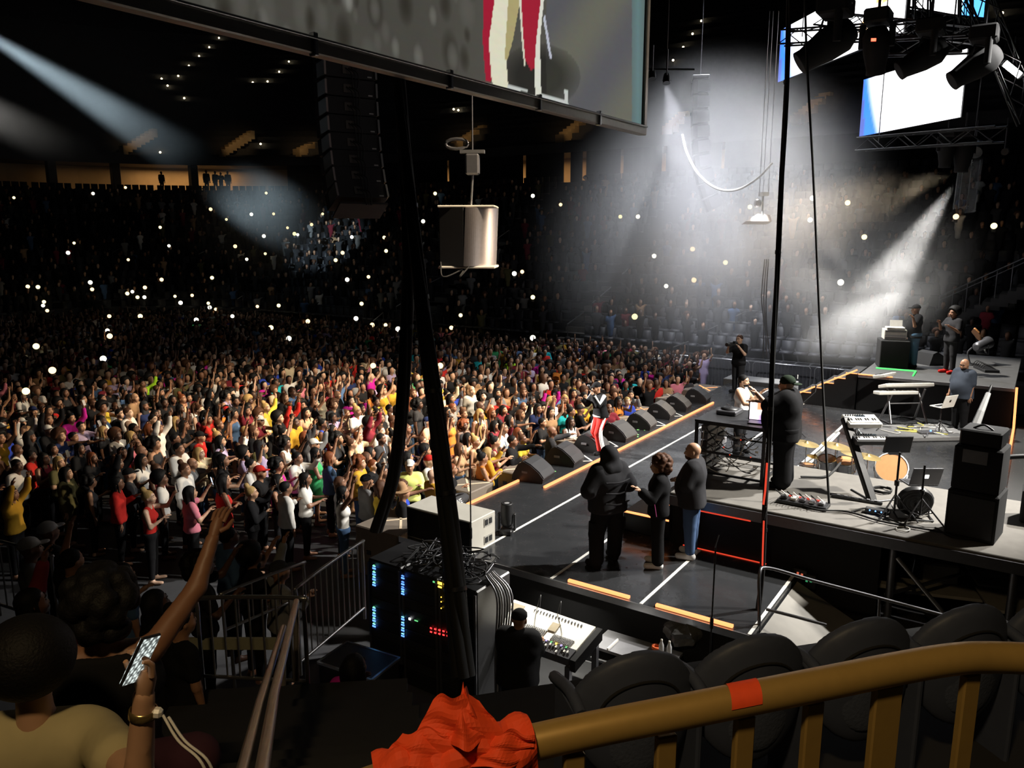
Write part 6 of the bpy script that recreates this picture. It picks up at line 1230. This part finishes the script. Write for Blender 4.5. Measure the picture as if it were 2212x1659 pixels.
# ---------------------------------------------------------------- amplifier racks and mixing position beside the stage
t0 = (7.95, 7.2); RKX = 7.55
rkb = P(800, 1162, 1.85); yl, yr = onX(790, 1165, RKX).y, onX(1030, 1240, RKX).y; RW = (yl-yr)/3
BLU = glow('rack_blue', (.08, .22, 1.), 3.2); CYA = glow('rack_cyan', (.2, .75, 1.), 2.6); GRN = glow('rack_green', (.2, .9, .3), .9); AMB = glow('rack_amber', (1., .6, .05), 4.); RDD = glow('rack_red', (1., .03, .03), 3.5); WHT = glow('rack_white', (1, 1, 1), 5.)
for k in range(3):
    yc = yl-RW*(k+.5); t = thing('amplifier_rack', ['tall black amplifier rack with two columns of blue displays', 'black amplifier rack with a blue display column and white lamp', 'black equipment rack with amber meter and red digits'][k], 'equipment rack', (RKX+.4, yc, 0)); zt = 1.75
    MB().box((0, 0, zt/2), (.78, RW*.96, zt), ch=.02).build('case', BLK, t)
    for i in range(10): MB().box((-.395, 0, .18+i*.155), (.015, RW*.84, .135), ch=.004).build('panel', MATTE if i % 2 else BLK, t)
    for s in (-1, 1): MB().box((-.4, s*RW*.45, zt/2), (.02, .03, zt-.1)).build('rail', DSTEEL, t)
    def disp(px_, py_, w_, h_, m):
        q = onX(px_, py_, RKX-.02); MB().box((q.x-t.location.x, q.y-yc, q.z), (.008, w_, h_)).build('display', m, t)
    if k == 0:
        for py in (1228, 1241, 1252, 1264, 1318, 1330, 1341, 1353): disp(808, py, .06, .022, BLU); disp(808, py-5, .05, .012, CYA); disp(808, py-7.5, .03, .008, GRN)
    if k == 1:
        for py in (1249, 1262, 1273, 1283, 1338, 1350, 1362, 1374): disp(870, py, .055, .02, BLU); disp(870, py-5, .045, .012, BLU if py < 1280 else CYA)
        disp(885, 1337, .03, .03, WHT); disp(899, 1341, .06, .014, GRN)
    if k == 2:
        disp(950, 1260, .07, .035, AMB); disp(950, 1268, .06, .02, AMB); disp(937, 1257, .03, .02, GRN); disp(960, 1262, .02, .02, AMB)
        for j, px_ in enumerate((931, 940, 949, 958, 967)): disp(px_, 1357+j*2.2, .03, .02, RDD); disp(px_, 1365+j*2.2, .03, .018, RDD)
        for py in (1290, 1300, 1314): disp(953, py, .012, .012, AMB)
t = thing('cable_heap', 'heap of thin black cables piled on top of the racks', 'cable', (RKX+.4, (yl+yr)/2, 1.76))
for k in range(46):
    a = R_.uniform(-.3, .3), R_.uniform(-.75, .3); pts = [(a[0]+R_.uniform(-.25, .25), a[1]+R_.uniform(-.3, .3), .02+R_.uniform(0, .2)) for _ in range(4)]; MB().tube(bez(pts, 4), .011, 5).build('cable', [RUBBER, DSTEEL, BLK][k % 3], t)
t = thing('cable_drop', 'grey cables falling down the side of the racks to the floor', 'cable', (RKX+.2, yr-.12, 0))
for k in range(7): MB().tube(bez([(.1+k*.03, .2, 1.85), (.05+k*.03, -.02-.02*k, 1.6), (-.05, -.06-.03*k, .9), (-.1-.03*k, -.1-.03*k, .02)], 6), .014, 5).build('cable', [DSTEEL, RUBBER, GREYP][k % 3], t)
# mixing console
ca, cb = P(1057, 1364, .95), P(1228, 1424, .95); cc, cdd = P(1111, 1295, 1.28), P(1287, 1354, 1.28)
t = thing('mixing_console', 'wide brightly lit white mixing console beside the stage', 'mixing console', (ca.x, (ca.y+cb.y)/2, 0)); PAN = mat('console_panel', (.8, .78, .7), .45)
m1, m2 = ca.lerp(cc, .28), cb.lerp(cdd, .28)
MB().prism([ca, cb, m2, m1], (0, 0, -.1)).build('fader_bed', DSTEEL, t, world=True); MB().prism([m1, m2, cdd, cc], (0, 0, -.1)).build('channel_panel', PAN, t, world=True)
def on(u, v, w_=0.0):
    a = m1.lerp(cc, v); b = m2.lerp(cdd, v); return a.lerp(b, u)+Vector((0, 0, w_))
dirx = (m2-m1).normalized(); diry = (cc-m1).normalized(); MM = Matrix((dirx, diry, dirx.cross(diry))).transposed()
for r_ in range(5):
    for c_ in range(14): MB().box(on(.3+.3*c_/14 if r_ < 5 else 0, .08+r_*.05, .008), (.012, .012, .012), M=MM).build('button', GREYP, t, world=True); MB().box(on(.68+.25*c_/14, .05+r_*.05, .008), (.012, .012, .012), M=MM).build('button', GREYP, t, world=True)
for c_ in range(16): MB().box(on(.3+.6*c_/16, .86, .008), (.012, .03, .012), M=MM).build('switch', DSTEEL, t, world=True)
for (u, v, du, dv) in ((.1, .75, .16, .2), (.62, .5, .1, .25)): MB().box(on(u, v, .006), (du*1.2, dv*.5, .01), M=MM).build('screen', mat('console_screen', (.35, .3, .22), .3), t, world=True)
for c_ in range(26):
    u = .02+.96*c_/26; a = ca.lerp(m1, .2).lerp(cb.lerp(m2, .2), u); b = ca.lerp(m1, .8).lerp(cb.lerp(m2, .8), u); k = R_.random(); MB().box((a+b)/2+Vector((0, 0, .003)), (.006, (b-a).length, .004), M=MM).build('fader_slot', BLK, t, world=True); MB().box(a.lerp(b, k)+Vector((0, 0, .014)), (.018, .03, .02), M=MM).build('fader_knob', [IVORY, WHITE, GREYP][c_ % 3], t, world=True)
for c_ in range(10): p = ca.lerp(m1, .9).lerp(cb.lerp(m2, .9), .35+.06*c_); MB().box(p+Vector((0, 0, .008)), (.02, .02, .01), M=MM).build('lit_button', [GRN, AMB, glow('violet_key', (.5, .4, 1), 1.5)][c_ % 3], t, world=True)
for u in (.3, .55): MB().tube(bez([on(u, .98), on(u+.05, .95, .22), on(u+.12, .6, .18)], 6), .006, 5).build('gooseneck_lamp', BLK, t, world=True)
for p in (ca, cb, cc, cdd): MB().box((p.x, p.y, (p.z-.1)/2), (.07, .07, p.z-.1)).build('leg', DSTEEL, t, world=True)
MB().prism([cb+dirx*.02, cdd+dirx*.02, cdd+dirx*.1, cb+dirx*.1], (0, 0, -.16)).build('end_cheek', BLK, t, world=True)
# flight cases and clutter right of the console
for q, z, sz, l in (((775, 1425), .7, (.6, .9, .7), 'dark metal edged flight case beside the racks and barrier'), ((1330, 1412), .75, (.5, .5, .75), 'open black flight case right of the mixing console'), ((1260, 1455), .6, (.6, .4, .6), 'black flight case with bright edge before the console end')):
    p = P(*q, z); t = thing('flight_case', l, 'flight case', (p.x, p.y, 0), .1); MB().box((0, 0, sz[2]/2), sz, ch=.02).build('body', BLK, t)
    for x in (-1, 1): MB().box((x*sz[0]/2, 0, sz[2]-.01), (.03, sz[1], .03)).build('edge', STEEL, t)
    for y in (-1, 1): MB().box((0, y*sz[1]/2, sz[2]-.01), (sz[0], .03, .03)).build('edge', STEEL, t)
p = P(1375, 1400, .9); t = thing('work_table', 'small work table holding bottles beside the stage skirt', 'table', (p.x, p.y, 0)); MB().box((0, 0, .87), (.5, 1.1, .04)).build('top', GREYP, t)
for x in (-.2, .2):
    for y in (-.5, .5): MB().box((x, y, .43), (.04, .04, .86)).build('leg', DSTEEL, t)
MB().box((-.1, .3, .905), (.3, .02, .03)).build('bright_rail', WHITE, t)
def bottle(q, l, m=None):
    p = P(*q, .9); t = thing('water_bottle', l, 'bottle', (p.x, p.y, .89)); MB().lathe([(.032, 0), (.034, .02), (.034, .13), (.02, .17), (.014, .19)], 12).build('body', mat('clear_bottle', (.7, .72, .74), .1), t); MB().lathe([(.016, .19), (.016, .215), (.001, .216)], 10).build('cap', WHITE, t)
bottle((1445, 1416), 'clear plastic water bottle beside the orange tape roll'); bottle((1428, 1412), 'second clear water bottle on the work table')
p = P(1418, 1398, .92); t = thing('orange_tape_roll', 'orange roll of tape lying on the work table', 'tape roll', (p.x, p.y, .9)); MB().lathe([(.04, 0), (.065, 0), (.065, .04), (.04, .04), (.04, 0)], 16, cap=False).build('roll', mat('orange_tape', (.75, .13, .03), .6), t)
p = P(1478, 1390, .9); t = thing('plastic_bag', 'crumpled shiny dark plastic bag on the work table', 'bag', (p.x, p.y, .89)); mb = MB(); rr = random.Random(8)
mb.grid(lambda u, v: Vector(((.2+.05*math.sin(9*u*PI+3*v)+.04*math.sin(17*v+5*u))*math.sin(PI*v)*math.cos(2*PI*u), (.26+.05*math.sin(7*u*PI+4*v))*math.sin(PI*v)*math.sin(2*PI*u), .16-.16*math.cos(PI*v)+.02*math.sin(11*u))), 24, 12, False); mb.build('film', mat('dark_film', (.1, .1, .1), .15), t)
# two thin black mic stands at the stage edge by the console
p = P(1548, 1355, SZ); mic_stand((X0-.25, p.y, 0), 2.5, 'pair of thin black poles standing at the stage edge above the cases', (.1, 0, .1), False, 'tripod')
# ---------------------------------------------------------------- near bowl section under the camera
TD = Vector((.755, -.656, 0)); ND = Vector((.656, .755, 0))   # row direction, facing direction
NT = mat('near_terrace', (.018, .018, .018), .85, scale=4, var=.25)
def nt(s, t_, z): v = ND*s+TD*t_; return Vector((v.x, v.y, z))
mb = MB()
for k in range(6):
    s0 = 2.15+.85*k; z = 3.72-.43*k; s1 = s0+.85
    if z < .1: break
    mb.prism([nt(s0, -1.2, 0), nt(s1, -1.2, 0), nt(s1, -1.2, z), nt(s0, -1.2, z)], TD*9.5)
mb.prism([nt(-2.5, -1.2, 0), nt(2.15, -1.2, 0), nt(2.15, -1.2, 4.15), nt(-2.5, -1.2, 4.15)], TD*9.5); struct('floor_near_terrace', mb, NT)
SEATF = mat('seat_fabric', (.06, .075, .12), .9, scale=60, bump=.3); SEATP = mat('seat_shell', (.058, .07, .11), .55)
def seat_proto():
    t = thing('arena_seat', 'black padded folding arena seat in the row before the gold railing', 'seat', (0, 0, 0), group='row of padded arena seats before the gold railing')
    S = SDF((-.2, -.42, .25), (.2, .42, 1.05), .018)
    S.ell((0, 0, .62), (.05, .275, .31), .02); S.ell((.0, 0, .66), (.042, .285, .25), .06)
    V, Q = S.mesh(); V[:, 0] += .9*V[:, 1]**2; mobj('back_shell', npmesh('back_shell', V, Q), SEATP, t)
    S = SDF((-.2, -.42, .25), (.2, .42, 1.05), .018)
    S.ell((-.03, 0, .6), (.032, .2, .23), .02)
    V, Q = S.mesh(); V[:, 0] += .9*V[:, 1]**2; mobj('back_panel', npmesh('back_panel', V, Q), SEATF, t)
    MB().tube([(-.052+.9*(math.cos(a)*.205)**2, math.cos(a)*.205, .6+.225*math.sin(a)**.8) for a in [PI*k/20 for k in range(21)]], .007, 5).build('piping', MATTE, t)
    MB().box((.28, 0, .45), (.42, .46, .09), ch=.03).build('seat_cushion', SEATF, t)
    for s in (-1, 1): MB().tube(bez([(-.05, s*.285, .72), (.1, s*.285, .74), (.32, s*.285, .68)], 5), .028, 8).build('armrest', SEATP, t); MB().box((.12, s*.285, .36), (.3, .03, .68), ch=.01).build('side_frame', SEATP, t)
    return t
sp = seat_proto(); az = math.atan2(ND.y, ND.x)
for i, (px_, py_) in enumerate(((1385, 1412), (1640, 1375), (1885, 1339), (2105, 1310), (2310, 1280))):
    p = A(px_, py_, 3.35+.12*i); o = sp if i == 0 else copy_thing(sp); o['label'] = 'black padded folding arena seat, %s in its row from the crumpled orange tape bundle' % ORD[i]; o.location = (p.x, p.y, p.z-.93); o.rotation_euler = (0, 0, az+PI)
    o.rotation_euler = (0, 0, az)
# gold railing with orange tape
GOLD = mat('gold_rail_paint', (.42, .27, .08), .38, .35, var=.08, scale=30)
rl = [A(x, y, d) for x, y, d in ((640, 1760, 1.62), (820, 1690, 1.66), (1000, 1640, 1.7), (1250, 1582, 1.75), (1500, 1532, 1.8), (1750, 1482, 1.86), (1950, 1442, 1.92), (2060, 1424, 1.95), (2140, 1420, 1.97), (2260, 1424, 1.98))]
t = thing('gold_railing', 'thick gold painted hand railing with flat balusters in the foreground', 'railing', (rl[4].x, rl[4].y, 4.2)); MB().tube(bez(rl, 8), .039, 20).build('handrail', GOLD, t, world=True)
def baluster(px_, py_, d, w_=.05):
    p = A(px_, py_, d); MB().box((p.x, p.y, (p.z-.03+4.15)/2), (.022, w_, p.z-.03-4.15), rz=math.atan2(TD.y, TD.x)+PI/2, ch=.004).build('baluster', GOLD, t, world=True)
for q in ((1240, 1600, 1.74), (1440, 1560, 1.79), (1610, 1520, 1.83), (1760, 1490, 1.87), (1920, 1455, 1.91), (2100, 1430, 1.96)): baluster(*q, .05 if q[0] != 1920 else .08)
for z in (4.3, 4.42): MB().bar((A(1250, 1590, 1.75).x, A(1250, 1590, 1.75).y, z), (A(2230, 1424, 1.98).x, A(2230, 1424, 1.98).y, z+.2), .008, 6).build('lower_wire', DSTEEL, t, world=True)
OT = mat('orange_gaffer', (.85, .075, .012), .75, scale=40, var=.1)
pr = bez(rl, 8)
def wrapped(px0, px1, r, seed, a0=0, a1=2*PI, crumple=.0, skew=0.):
    pts = [q for q in pr if px0-60 < project(q)[0] < px1+60]; mb = MB(); rr = random.Random(seed); ph = [rr.uniform(0, 6) for _ in range(6)]
    def fn(u, v):
        ang = a0+(a1-a0)*v; x = px0+(px1-px0)*u+skew*(v-.5); 
        for q0, q1 in zip(pr, pr[1:]):
            x0, x1 = project(q0)[0], project(q1)[0]
            if x0 <= x <= x1: c = q0.lerp(q1, (x-x0)/(x1-x0)); d = (q1-q0).normalized(); break
        else: c, d = pr[-1], (pr[-1]-pr[-2]).normalized()
        u_ = d.cross(Vector((0, 0, 1))).normalized(); w_ = u_.cross(d); rad = r+crumple*(.5+.25*math.sin(7*u*PI+ph[0]+2*ang)+.25*math.sin(13*u+ph[1]-3*ang)); return c+(u_*math.cos(ang)+w_*math.sin(ang))*rad
    mb.grid(fn, 28, 28, crumple == 0); return mb
tag(wrapped(1575, 1640, .0405, 1, 0.2, PI+.3, 0, 24).build('tape_strip', OT), 'orange square of tape stuck over the gold railing', 'tape')
ow = thing('tape_bundle', 'large crumpled bundle of orange tape knotted around the gold railing', 'tape', pr[14]); wrapped(815, 1150, .043, 3, 0, 2*PI, .03).build('wrap', OT, ow, world=True)
def tongue(base, tip, w0, w1, seed, nm):
    b, e = A(*base), A(*tip); rr = random.Random(seed); ph = rr.uniform(0, 6); mb = MB()
    def fn(u, v):
        c = b.lerp(e, v)+R*((u-.5)*(w0+(w1-w0)*v)); return c-F*(.04*math.sin(PI*u)*(1-.5*v)+.008*math.sin(9*u+ph+4*v)+.004*math.sin(17*v+6*u))+U*(.02*v*math.sin(PI*u)+.004*math.sin(12*u+ph))
    mb.grid(fn, 18, 16, False); mb.build(nm, OT, ow, world=True)
tongue((1000, 1640, 1.68), (985, 1512, 1.68), .27, .10, 2, 'standing_fold'); tongue((1010, 1600, 1.66), (1003, 1490, 1.69), .09, .012, 5, 'standing_fold'); tongue((1060, 1640, 1.67), (1105, 1590, 1.68), .18, .10, 7, 'side_fold'); tongue((900, 1670, 1.66), (930, 1585, 1.68), .2, .12, 9, 'side_fold')
# ---------------------------------------------------------------- left foreground: aisle rails, barriers, fans
SIL = mat('satin_rail', (.5, .45, .38), .28, .8)
rail('aisle_rail', 'long satin metal aisle handrail descending toward the floor', [A(560, 1700, 2.6), A(592, 1500, 4.2), A(640, 1300, 6.6)], .028, SIL, [(A(640, 1300, 6.6), A(640, 1470, 6.6))], 'handrail'); rail('aisle_rail', 'second satin metal handrail beside the descending aisle rail', [A(508, 1720, 2.5), A(560, 1520, 4.0), A(612, 1355, 6.0)], .024, SIL, [(A(612, 1355, 6.0), A(612, 1480, 6.0))], 'handrail')
def barrier_px(a, b, d0, d1, h_px, label, m=STEEL, n=9):
    p, q = A(*a, d0), A(*b, d1); zt = (p.z+q.z)/2; H_ = h_px; t = thing('crowd_barrier', label, 'barrier', (p.x, p.y, p.z-H_)); dn = Vector((0, 0, -H_))
    MB().tube(bez([p+dn, p+dn*.1, p.lerp(q, .05), p.lerp(q, .95), q+dn*.1, q+dn], 4), .02, 8).build('frame', m, t, world=True); MB().bar(p+dn*.85, q+dn*.85, .018, 6).build('bottom_rail', m, t, world=True)
    for k in range(1, n): MB().bar(p.lerp(q, k/n), p.lerp(q, k/n)+dn*.85, .01, 5).build('bar', m, t, world=True)
barrier_px((425, 1292), (655, 1292), 7.4, 6.9, .95, 'dark steel barrier with rounded corner at the foot of the aisle', STEEL, 8)
barrier_px((640, 1270), (782, 1170), 9.0, 10.3, 1.1, 'silver barrier leading from the aisle to the amplifier racks', STEEL, 12); barrier_px((480, 1282), (655, 1215), 8.4, 9.4, .5, 'low bright barrier behind the dark one', STEEL, 6)
barrier_px((-20, 1165), (110, 1200), 9.5, 9.0, 1.0, 'dim barrier at the edge of the dark side stand', STEEL, 7)
t = thing('safety_sign', 'pale strip board behind the dark barrier', 'sign', A(500, 1390, 8.2)); MB().box((0, 0, 0), (1.0, .03, .13), rz=math.atan2(R.y, R.x)).build('board', mat('pale_strip', (.3, .29, .2), .7), t); MB().bar((0, 0, -.06), (0, 0, -.9), .02, 6).build('post', DSTEEL, t)
# steps of the aisle at left, dark
mb = MB()
for k in range(8):
    c = A(560-14*k, 1480+40*k, 5.6-.45*k); mb.box((c.x, c.y, c.z-1.0), (2.6, 2.0, .4), rz=math.radians(40))
struct('floor_left_terrace', mb, NT)
# standing fans in the dark left stand (backs to us, lit faintly)
R3 = random.Random(33); LB = []
for k, (px_, py_, d, hair, colr, pose, lab) in enumerate(((60, 1175, 8.8, 'cap', 'grey', 'still', 'fan in grey and a pale cap in the dark side stand'), (100, 1140, 9.6, 'cap', 'charcoal', 'hold', 'fan with a white cap at the dark crowd edge'), (260, 1230, 8.6, 'long', 'denim', 'hold', 'fan in a dim denim jacket in the dark side stand'), (490, 1150, 9.6, 'short', 'denim', 'still', 'person in a blue denim shirt seen from behind near the barriers'), (540, 1190, 9.4, 'afro', 'black', 'phone', 'dark fan with an afro behind the barriers'), (600, 1225, 9.4, 'cap', 'grey', 'film', 'fan in grey raising an arm behind the low barrier'),
      (430, 1210, 8.2, 'curly', 'black', 'phone', 'dark curly haired fan before the blue shirt'), (330, 1290, 7.4, 'long', 'black', 'hold', 'dark long haired fan in the side stand'), (200, 1330, 6.6, 'short', 'charcoal', 'clap', 'dark fan clapping in the side stand'), (60, 1290, 6.4, 'braids', 'maroon', 'film', 'dark braided fan with a raised arm in the side stand'), (150, 1200, 8.2, 'short', 'black', 'film', 'dark fan with raised arm in the side stand'), (150, 1430, 5.0, 'short', 'grey', 'still', 'fan in dim grey further down the side stand'), (385, 1330, 6.6, 'bun', 'black', 'still', 'dark fan with a bun by the aisle barrier'))):
    p = A(px_, py_, d); crowd_person(p.x, p.y, pose, 'long' if k % 2 else 'tee', colr, hair, R3.choice([0, 1, 2, 5]), HAIRB, z=p.z-1.7, label=lab, hcol=('white' if 'white cap' in lab or 'pale cap' in lab else 'charcoal') if hair == 'cap' else None, phone=False)
# woman in pink beside the racks, in the dark
p = A(762, 1430, 7.2); crowd_person(p.x, p.y, 'hold', 'long', 'magenta', 'long', 1, HAIRB, z=p.z-1.7, label='dark figure with a magenta scarf walking beside the aisle', phone=False)
# near fan filming: cream t-shirt, raised forearm with watch and phone
cCREAM = cloth('cream_tee', (.42, .36, .2)); p = A(85, 1590, 2.75)
wr = A(312, 1500, 2.3); el = A(298, 1690, 2.35)
nf = thing('person', 'fan in a cream t-shirt filming with a phone, gold watch on the wrist', 'person', (p.x, p.y, p.z-1.36)); O = Vector(nf.location)
S = SDF((-.75, -.75, .6), (.75, .75, 2.1), .018); azf = math.radians(42); fx, fy = Vector((math.cos(azf), math.sin(azf), 0)), Vector((-math.sin(azf), math.cos(azf), 0))
sh = Vector((0, 0, 1.33))-fy*.2; shl = Vector((0, 0, 1.33))+fy*.2; e_, w_ = el-O, wr-O; hdv = (w_-e_).normalized()
for c, hw, r_ in ((1.3, .12, .1), (1.12, .09, .115), (.95, .08, .12), (1.36, .15, .065)): S.cap(Vector((0, 0, c))-fy*hw, Vector((0, 0, c))+fy*hw, r_, r_, .06)
S.cap(sh, e_, .058, .045, .04); S.cap(e_, w_, .045, .031, .02); S.cap(shl, shl+Vector((.1, .1, -.28)), .058, .045, .04); S.cap((0, 0, 1.38), (.0, 0, 1.5), .06, .055, .04)
V, Q = S.mesh(); hv, hq = head_mesh(.012); HX = Matrix.Translation((fx.x*.02, fx.y*.02, 1.62)) @ Matrix.Rotation(azf, 4, 'Z')
mobj('body', joinmesh('body', [(V, Q), (xf(hv, HX), hq), hand_mesh(w_, hdv, 1, .9, 8)]), SKIN[3], nf)
S = SDF((-.75, -.75, .6), (.75, .75, 2.1), .018)
for c, hw, r_ in ((1.3, .12, .1), (1.12, .09, .115), (.95, .08, .12), (1.36, .15, .065)): S.cap(Vector((0, 0, c))-fy*hw, Vector((0, 0, c))+fy*hw, r_+.022, r_+.022, .06)
S.cap(sh, sh.lerp(e_, .5), .085, .085, .04); S.cap(shl, shl+Vector((.05, .05, -.17)), .085, .085, .04); V, Q = S.mesh(); mobj('t_shirt', npmesh('t_shirt', V, Q), cCREAM, nf); o = mobj('hair', hair_mesh('afro'), HAIRB, nf); o.matrix_local = HX
wt = thing('wristwatch', 'gold wristwatch on the filming fan', 'watch', wr-hdv*.06); MW = hdv.to_track_quat('Z', 'Y').to_matrix().to_4x4(); MB().lathe([(.036, -.014), (.04, -.012), (.04, .012), (.036, .014)], 18, MW, cap=False).build('strap', mat('gold_watch', (.7, .5, .2), .25, .9), wt); MB().box(tuple(R*.042), (.03, .03, .03), M=MW.to_3x3(), ch=.008).build('watch_case', IVORY, wt)
pc = A(303, 1425, 2.25); MP = Matrix.Rotation(0, 3, 'Z'); ax1 = (R*.42+U*.9).normalized(); ax2 = (R*.28-U*.1+F*.95).normalized(); ax2 = (ax2-ax1*ax2.dot(ax1)).normalized(); ax3 = ax1.cross(ax2); MP = Matrix((ax2, ax3, ax1)).transposed()
ph = thing('phone', 'phone with a bright mottled screen held by the near filming fan', 'phone', pc); MB().box((0, 0, 0), (.075, .01, .155), M=MP, ch=.004).build('case', BLK, ph)
me = picture('near_phone_picture', lambda u, v: [(.1+1.0*(math.sin(23*u+9*v)*math.sin(31*v-7*u) > .25))*c for c in (.9, 1, .95)], 1.1, (10, 26)); o = mobj('screen', me, None, ph); o.matrix_local = Matrix.Translation(MP @ Vector((-.035, .006, -.072))) @ (MP.to_4x4() @ Matrix.Diagonal((.07, 1, .145, 1)))
o2 = mobj('screen_edge', me, None, ph); o2.matrix_local = Matrix.Translation(MP @ Vector((-.035, -.006, -.072))) @ (MP.to_4x4() @ Matrix.Diagonal((.07, 1, .145, 1)))
# long raised arm of another fan, dark, ending in a hand high in the picture
p = A(355, 1560, 3.3); rf = thing('person', 'dark fan with one bare arm stretched high toward the stage', 'person', (p.x, p.y, p.z-1.2)); O = Vector(rf.location); sh = A(330, 1400, 3.3)-O; e_ = A(425, 1268, 3.5)-O; w_ = A(460, 1160, 3.6)-O
S = SDF((-.8, -.8, .0), (.9, .9, 2.6), .02); J = skel(); az_ = math.radians(48); fy = Vector((-math.sin(az_), math.cos(az_), 0)); ch = sh+fy*.18+Vector((0, 0, -.02))
for dz_, hw, r_ in ((0, .12, .07), (-.12, .1, .1), (-.32, .07, .1), (-.5, .07, .12)): S.cap(ch+Vector((0, 0, dz_))-fy*hw, ch+Vector((0, 0, dz_))+fy*hw, r_, r_, .06)
S.cap(sh, e_, .055, .043, .03); S.cap(e_, w_, .043, .03, .02); S.cap(ch+fy*.18, ch+fy*.25+Vector((.1, .1, -.3)), .055, .04, .03); S.cap(ch, ch+Vector((0, 0, .12)), .06, .055, .03)
V, Q = S.mesh(); HX = Matrix.Translation(ch+Vector((.02, .02, .24))) @ Matrix.Rotation(az_, 4, 'Z'); mobj('body', joinmesh('body', [(V, Q), (xf(hv, HX), hq), hand_mesh(w_, (w_-e_).normalized(), 1, .5, 8)]), SKIN[1], rf)
S = SDF((-.8, -.8, .0), (.9, .9, 2.6), .022)
for dz_, hw, r_ in ((0, .1, .07), (-.12, .1, .1), (-.32, .07, .1), (-.5, .07, .12)): S.cap(ch+Vector((0, 0, dz_))-fy*hw, ch+Vector((0, 0, dz_))+fy*hw, r_+.02, r_+.02, .06)
S.cut(lambda X, Y, Z: Z-(ch.z+.04)); V, Q = S.mesh(); mobj('sleeveless_top', npmesh('top', V, Q), cBLACK, rf); o = mobj('hair', hair_mesh('curly'), HAIRB, rf); o.matrix_local = HX
for k in range(2): MB().tube(bez([A(352+k*12, 1545+k*4, 3.0)-O, A(385+k*14, 1600, 2.95)-O, A(430+k*16, 1640, 2.9)-O, A(455+k*14, 1690, 2.9)-O], 5), .006, 5).build('jacket_stripe', WHITE, rf)
S = SDF((-1.2, -1.2, -.6), (1.2, 1.2, 2.6), .03); S.cap(ch+Vector((0, 0, -.55)), A(420, 1640, 3.0)-O, .12, .1, .05); V, Q = S.mesh(); mobj('tied_jacket', npmesh('tied_jacket', V, Q), cloth('dark_plum', (.05, .02, .03)), rf)
# ---------------------------------------------------------------- stage smoke and the thin haze the lamps shine through
def smoke(name, c, d, label, dens, scale, lo, hi, fall=1.0, warp=.8, col=(1, 1, 1)):
    o = MB().box((0, 0, 0), d).build(name, None); o.location = c
    m = bpy.data.materials.new(name); m.use_nodes = True; nt = m.node_tree; nt.nodes.clear(); out = nt.nodes.new('ShaderNodeOutputMaterial'); vs = nt.nodes.new('ShaderNodeVolumeScatter'); vs.inputs['Color'].default_value = (*col, 1); vs.inputs['Anisotropy'].default_value = .25
    tc = nt.nodes.new('ShaderNodeTexCoord'); no = nt.nodes.new('ShaderNodeTexNoise'); no.inputs['Scale'].default_value = scale; no.inputs['Detail'].default_value = 3; no.inputs['Distortion'].default_value = warp
    mr = nt.nodes.new('ShaderNodeMapRange'); mr.inputs[1].default_value = lo; mr.inputs[2].default_value = hi; mr.clamp = True; nt.links.new(tc.outputs['Object'], no.inputs['Vector']); nt.links.new(no.outputs['Fac'], mr.inputs[0])
    # fade to nothing towards the borders of the cloud (ellipsoid)
    mp = nt.nodes.new('ShaderNodeMapping'); mp.inputs['Scale'].default_value = (2/d[0], 2/d[1], 2/d[2]); nt.links.new(tc.outputs['Object'], mp.inputs['Vector']); ln = nt.nodes.new('ShaderNodeVectorMath'); ln.operation = 'LENGTH'; nt.links.new(mp.outputs[0], ln.inputs[0])
    f = nt.nodes.new('ShaderNodeMapRange'); f.inputs[1].default_value = 1.0; f.inputs[2].default_value = 1.0-fall; f.inputs[3].default_value = 0; f.inputs[4].default_value = 1; f.interpolation_type = 'SMOOTHSTEP'; nt.links.new(ln.outputs['Value'], f.inputs[0])
    a = nt.nodes.new('ShaderNodeMath'); a.operation = 'MULTIPLY'; nt.links.new(mr.outputs[0], a.inputs[0]); nt.links.new(f.outputs[0], a.inputs[1]); b = nt.nodes.new('ShaderNodeMath'); b.operation = 'MULTIPLY'; b.inputs[1].default_value = dens; nt.links.new(a.outputs[0], b.inputs[0])
    nt.links.new(b.outputs[0], vs.inputs['Density']); nt.links.new(vs.outputs[0], out.inputs['Volume']); o.data.materials.append(m); tag(o, label, 'smoke', kind='stuff'); return o
sc = A(1510, 545, 29)
smoke('stage_smoke', (sc.x, sc.y, 6.6), (13.5, 14.5, 13), 'pale stage smoke drifting above the far end of the stage', .25, .22, .12, .75, .9)
sc = A(1835, 640, 25.5); smoke('riser_smoke', (sc.x, sc.y, sc.z-.1), (7.5, 7.5, 5), 'bright smoke puff rolling off the far riser', .3, .45, .4, .7, .8)
sc = A(1985, 530, 24.8); smoke('lamp_haze', (sc.x, sc.y, sc.z), (5, 5, 4.6), 'thin haze in the lamp beam above the far riser', .05, .3, .2, .6, .8)
hz = A(130, 190, 27); smoke('beam_haze', (hz.x, hz.y, hz.z), (16, 16, 9), 'thin haze hanging in the upper air above the side stand', .03, .16, .2, .6, .8)
hz = A(595, 470, 43); smoke('end_haze', (hz.x, hz.y, hz.z), (12, 12, 7.5), 'soft haze cloud glowing before the end bowl', .14, .2, .25, .65, .9)
